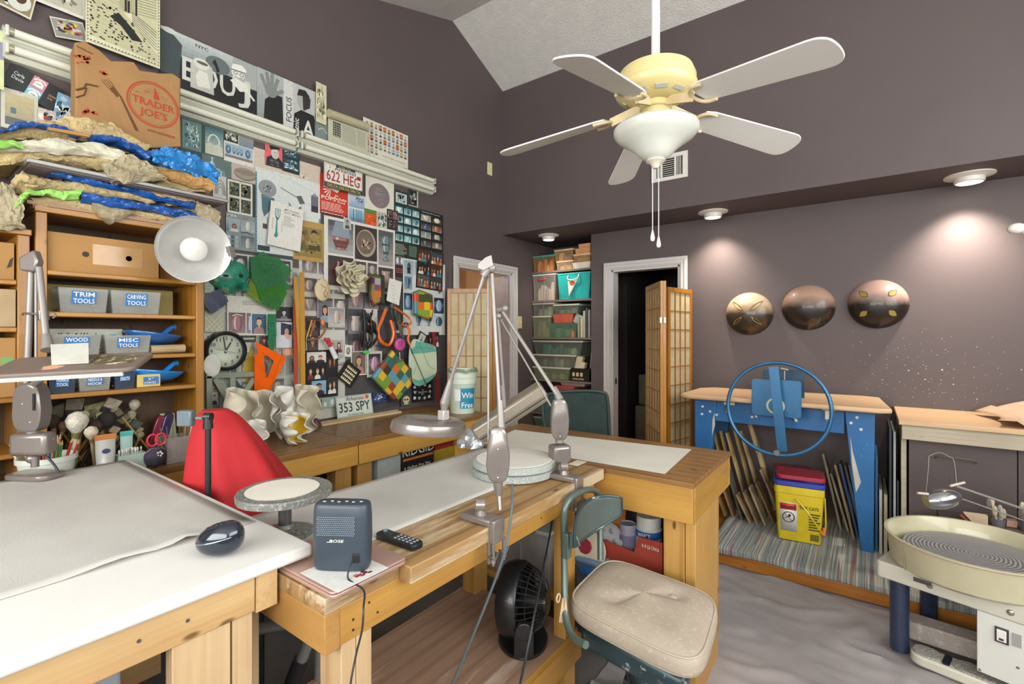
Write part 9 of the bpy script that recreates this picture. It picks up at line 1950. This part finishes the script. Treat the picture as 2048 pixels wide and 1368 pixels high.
q = PY(1177,1100,2.045); T = thing('flower_plate','cream plate with red flower standing under the crossways table','plate',q-UP*.09); Mq = frame(q,(.1,-1,.25)); m = MB(mat('cream_plate','#c9bda0',.4)); m.lathe([(0,0),(.075,.004),(.09,.012),(.088,.016),(0,.006)],32,Mq,cap=False); m.build('dish',T); m = MB(mat('flower_red','#8a2a34',.5)); m.lathe([(0,.013),(.032,.014),(.036,.01)],9,Mq @ Matrix.Translation((-.015,.015,0)),cap=False); m.build('flower',T)
b,w_,h_,d = bin_('translucent blue labelled bin under the flower plate',1150,1203,1122,1200,'#8fa0b4',.6,'#6f8aa8',None,.233,2.0,.3)
m = MB(TAPE); m.box((-w_*.3,-d-.004,h_*.72),(w_*.3,-d*.93,h_*.86)); m.build('tape_label',b,local=True)
b,w_,h_,d = bin_('grey storage tote behind the black fan',985,1098,1052,1180,'#8a8784',.9,'#a9ada4',None,.233,2.0,.3,opaque=True,name='storage_tote'); m = MB(mat('marker_black','#15171a',.6)); m.text('YOUNG',(w_*.05,-d-.0012,h_*.955),(1,0,0),UP,.014,.08); m.build('handwriting',b,local=True,solid=.0005)
# carton and odds under the wall bench
xf = -2.36; y0,y1,y2 = PX(756,920,xf).y,PX(801,920,xf).y,PX(866,920,xf).y; zt = PX(801,889,xf).z; T = thing('printed_carton','grey and black printed carton under the wall bench','box',(-2.55,(y0+y2)/2,.3205))
m = MB(mat('carton_grey','#a9b2ae',.7)); m.box((-2.8,y0,.3205),(xf,y2,zt)); m.build('body',T,bevel=.003); m = MB(mat('carton_black','#1a1a1a',.6)); m.box((xf-.001,y1,.33),(xf+.001,y2,zt-.005)); pn = m.build('black_panel',T)
m = MB(INKW); m.text('RIDGID',Vector((xf+.0012,y1+.015,zt-.085)),UY,UP,.055,(y2-y1)*.98); m.build('brand_lettering',pn); m = MB(INKW)
for i in range(4): m.text(['6 Gallon Pro Vac','Motor de aspiradora','6 galones','gallons (22.7 L)'][i],Vector((xf+.0012,y1+.03,zt-.17-.034*i)),UY,UP,.018,(y2-y1)*.8)
m.build('lettering',pn); m = MB(mat('carton_orange','#c4742a',.6)); m.box((xf+.001,y1+.02,zt-.115),(xf+.0018,y2,zt-.1)); m.build('orange_band',pn)
m = MB(mat('orange_ink','#8a5a34',.6)); m.text('wet/dry vacuum 22.7 L / 5 P',Vector((xf+.0012,y0+.01,zt-.06)),UY,UP,.016,(y1-y0)*.85); m.build('small_print',T)
q = Vector((-2.5,y2-.08,zt+.001)); m = MB(clear('bag_clear','#c9cfcc',.45)); m.grid(lambda u,v: q+Vector((.09*math.cos(2*PI*u)*(1.1-.8*v),.16*math.sin(2*PI*u)*(1.1-.9*v),.075*v))+Vector((1,1,0))*.015*mnoise.noise(Vector((u*9,v*5,0))),26,8,True); tag(m.build('plastic_bag'),'crumpled clear plastic bag on the printed carton','bag')
p = PX(890,885,-2.4); m = MB(mat('folder_red','#a82c28',.5)); m.T = Matrix.Translation((-2.55,p.y,.3205)); m.box((-.15,-.1,.38),(.15,.1,.43)); m.T = None; T = thing('yellow_crate','yellow crate under a red folder below the wall bench','crate',(-2.55,p.y,.3205)); m2 = MB(mat('crate_yellow','#b59a2c',.5)); m2.T = Matrix.Translation((-2.55,p.y,.3205)); m2.box((-.16,-.11,0),(.16,.11,.378)); m2.T = None; m2.build('body',T,bevel=.006); tag(m.build('red_folder'),'red folder lying on the yellow crate','folder')
# stool legs glimpsed below the tables
T = thing('folding_stool','grey steel folding stool with black foot grip under the tables','stool',(-1.3,.8,.0)); GT = mat('grey_tube','#8f9090',.3,.5)
a,b = PK(495,1262,.00175),PK(640,1235,.00175); m = MB(GT); m.cyl(a,b,.02); m.build('crossbar',T); a,b = PK(628,1255,.00175),PK(578,1385,.00175); m = MB(GT); m.cyl(a,b,.02); m.build('leg',T); b2 = PK(602,1318,.00175); e = b+(b-a).normalized()*(b.z/max(.1,-(b-a).normalized().z)*.97); m = MB(BP); m.cyl(b2,e,.026); m.build('grip',T); m = MB(GT); a = PK(640,1237,.00175); m.cyl(a,(a.x-.1,a.y+.05,.01),.016); m.build('leg',T)
q = PZ(800,1395,.01); m = MB(BP); m.sph((q.x-.15,q.y+.1,.005),(.17,.17,.12),24,8,None,0.,1.); tag(m.build('black_dome'),'black domed lid on the floor beside the bench leg','lid')
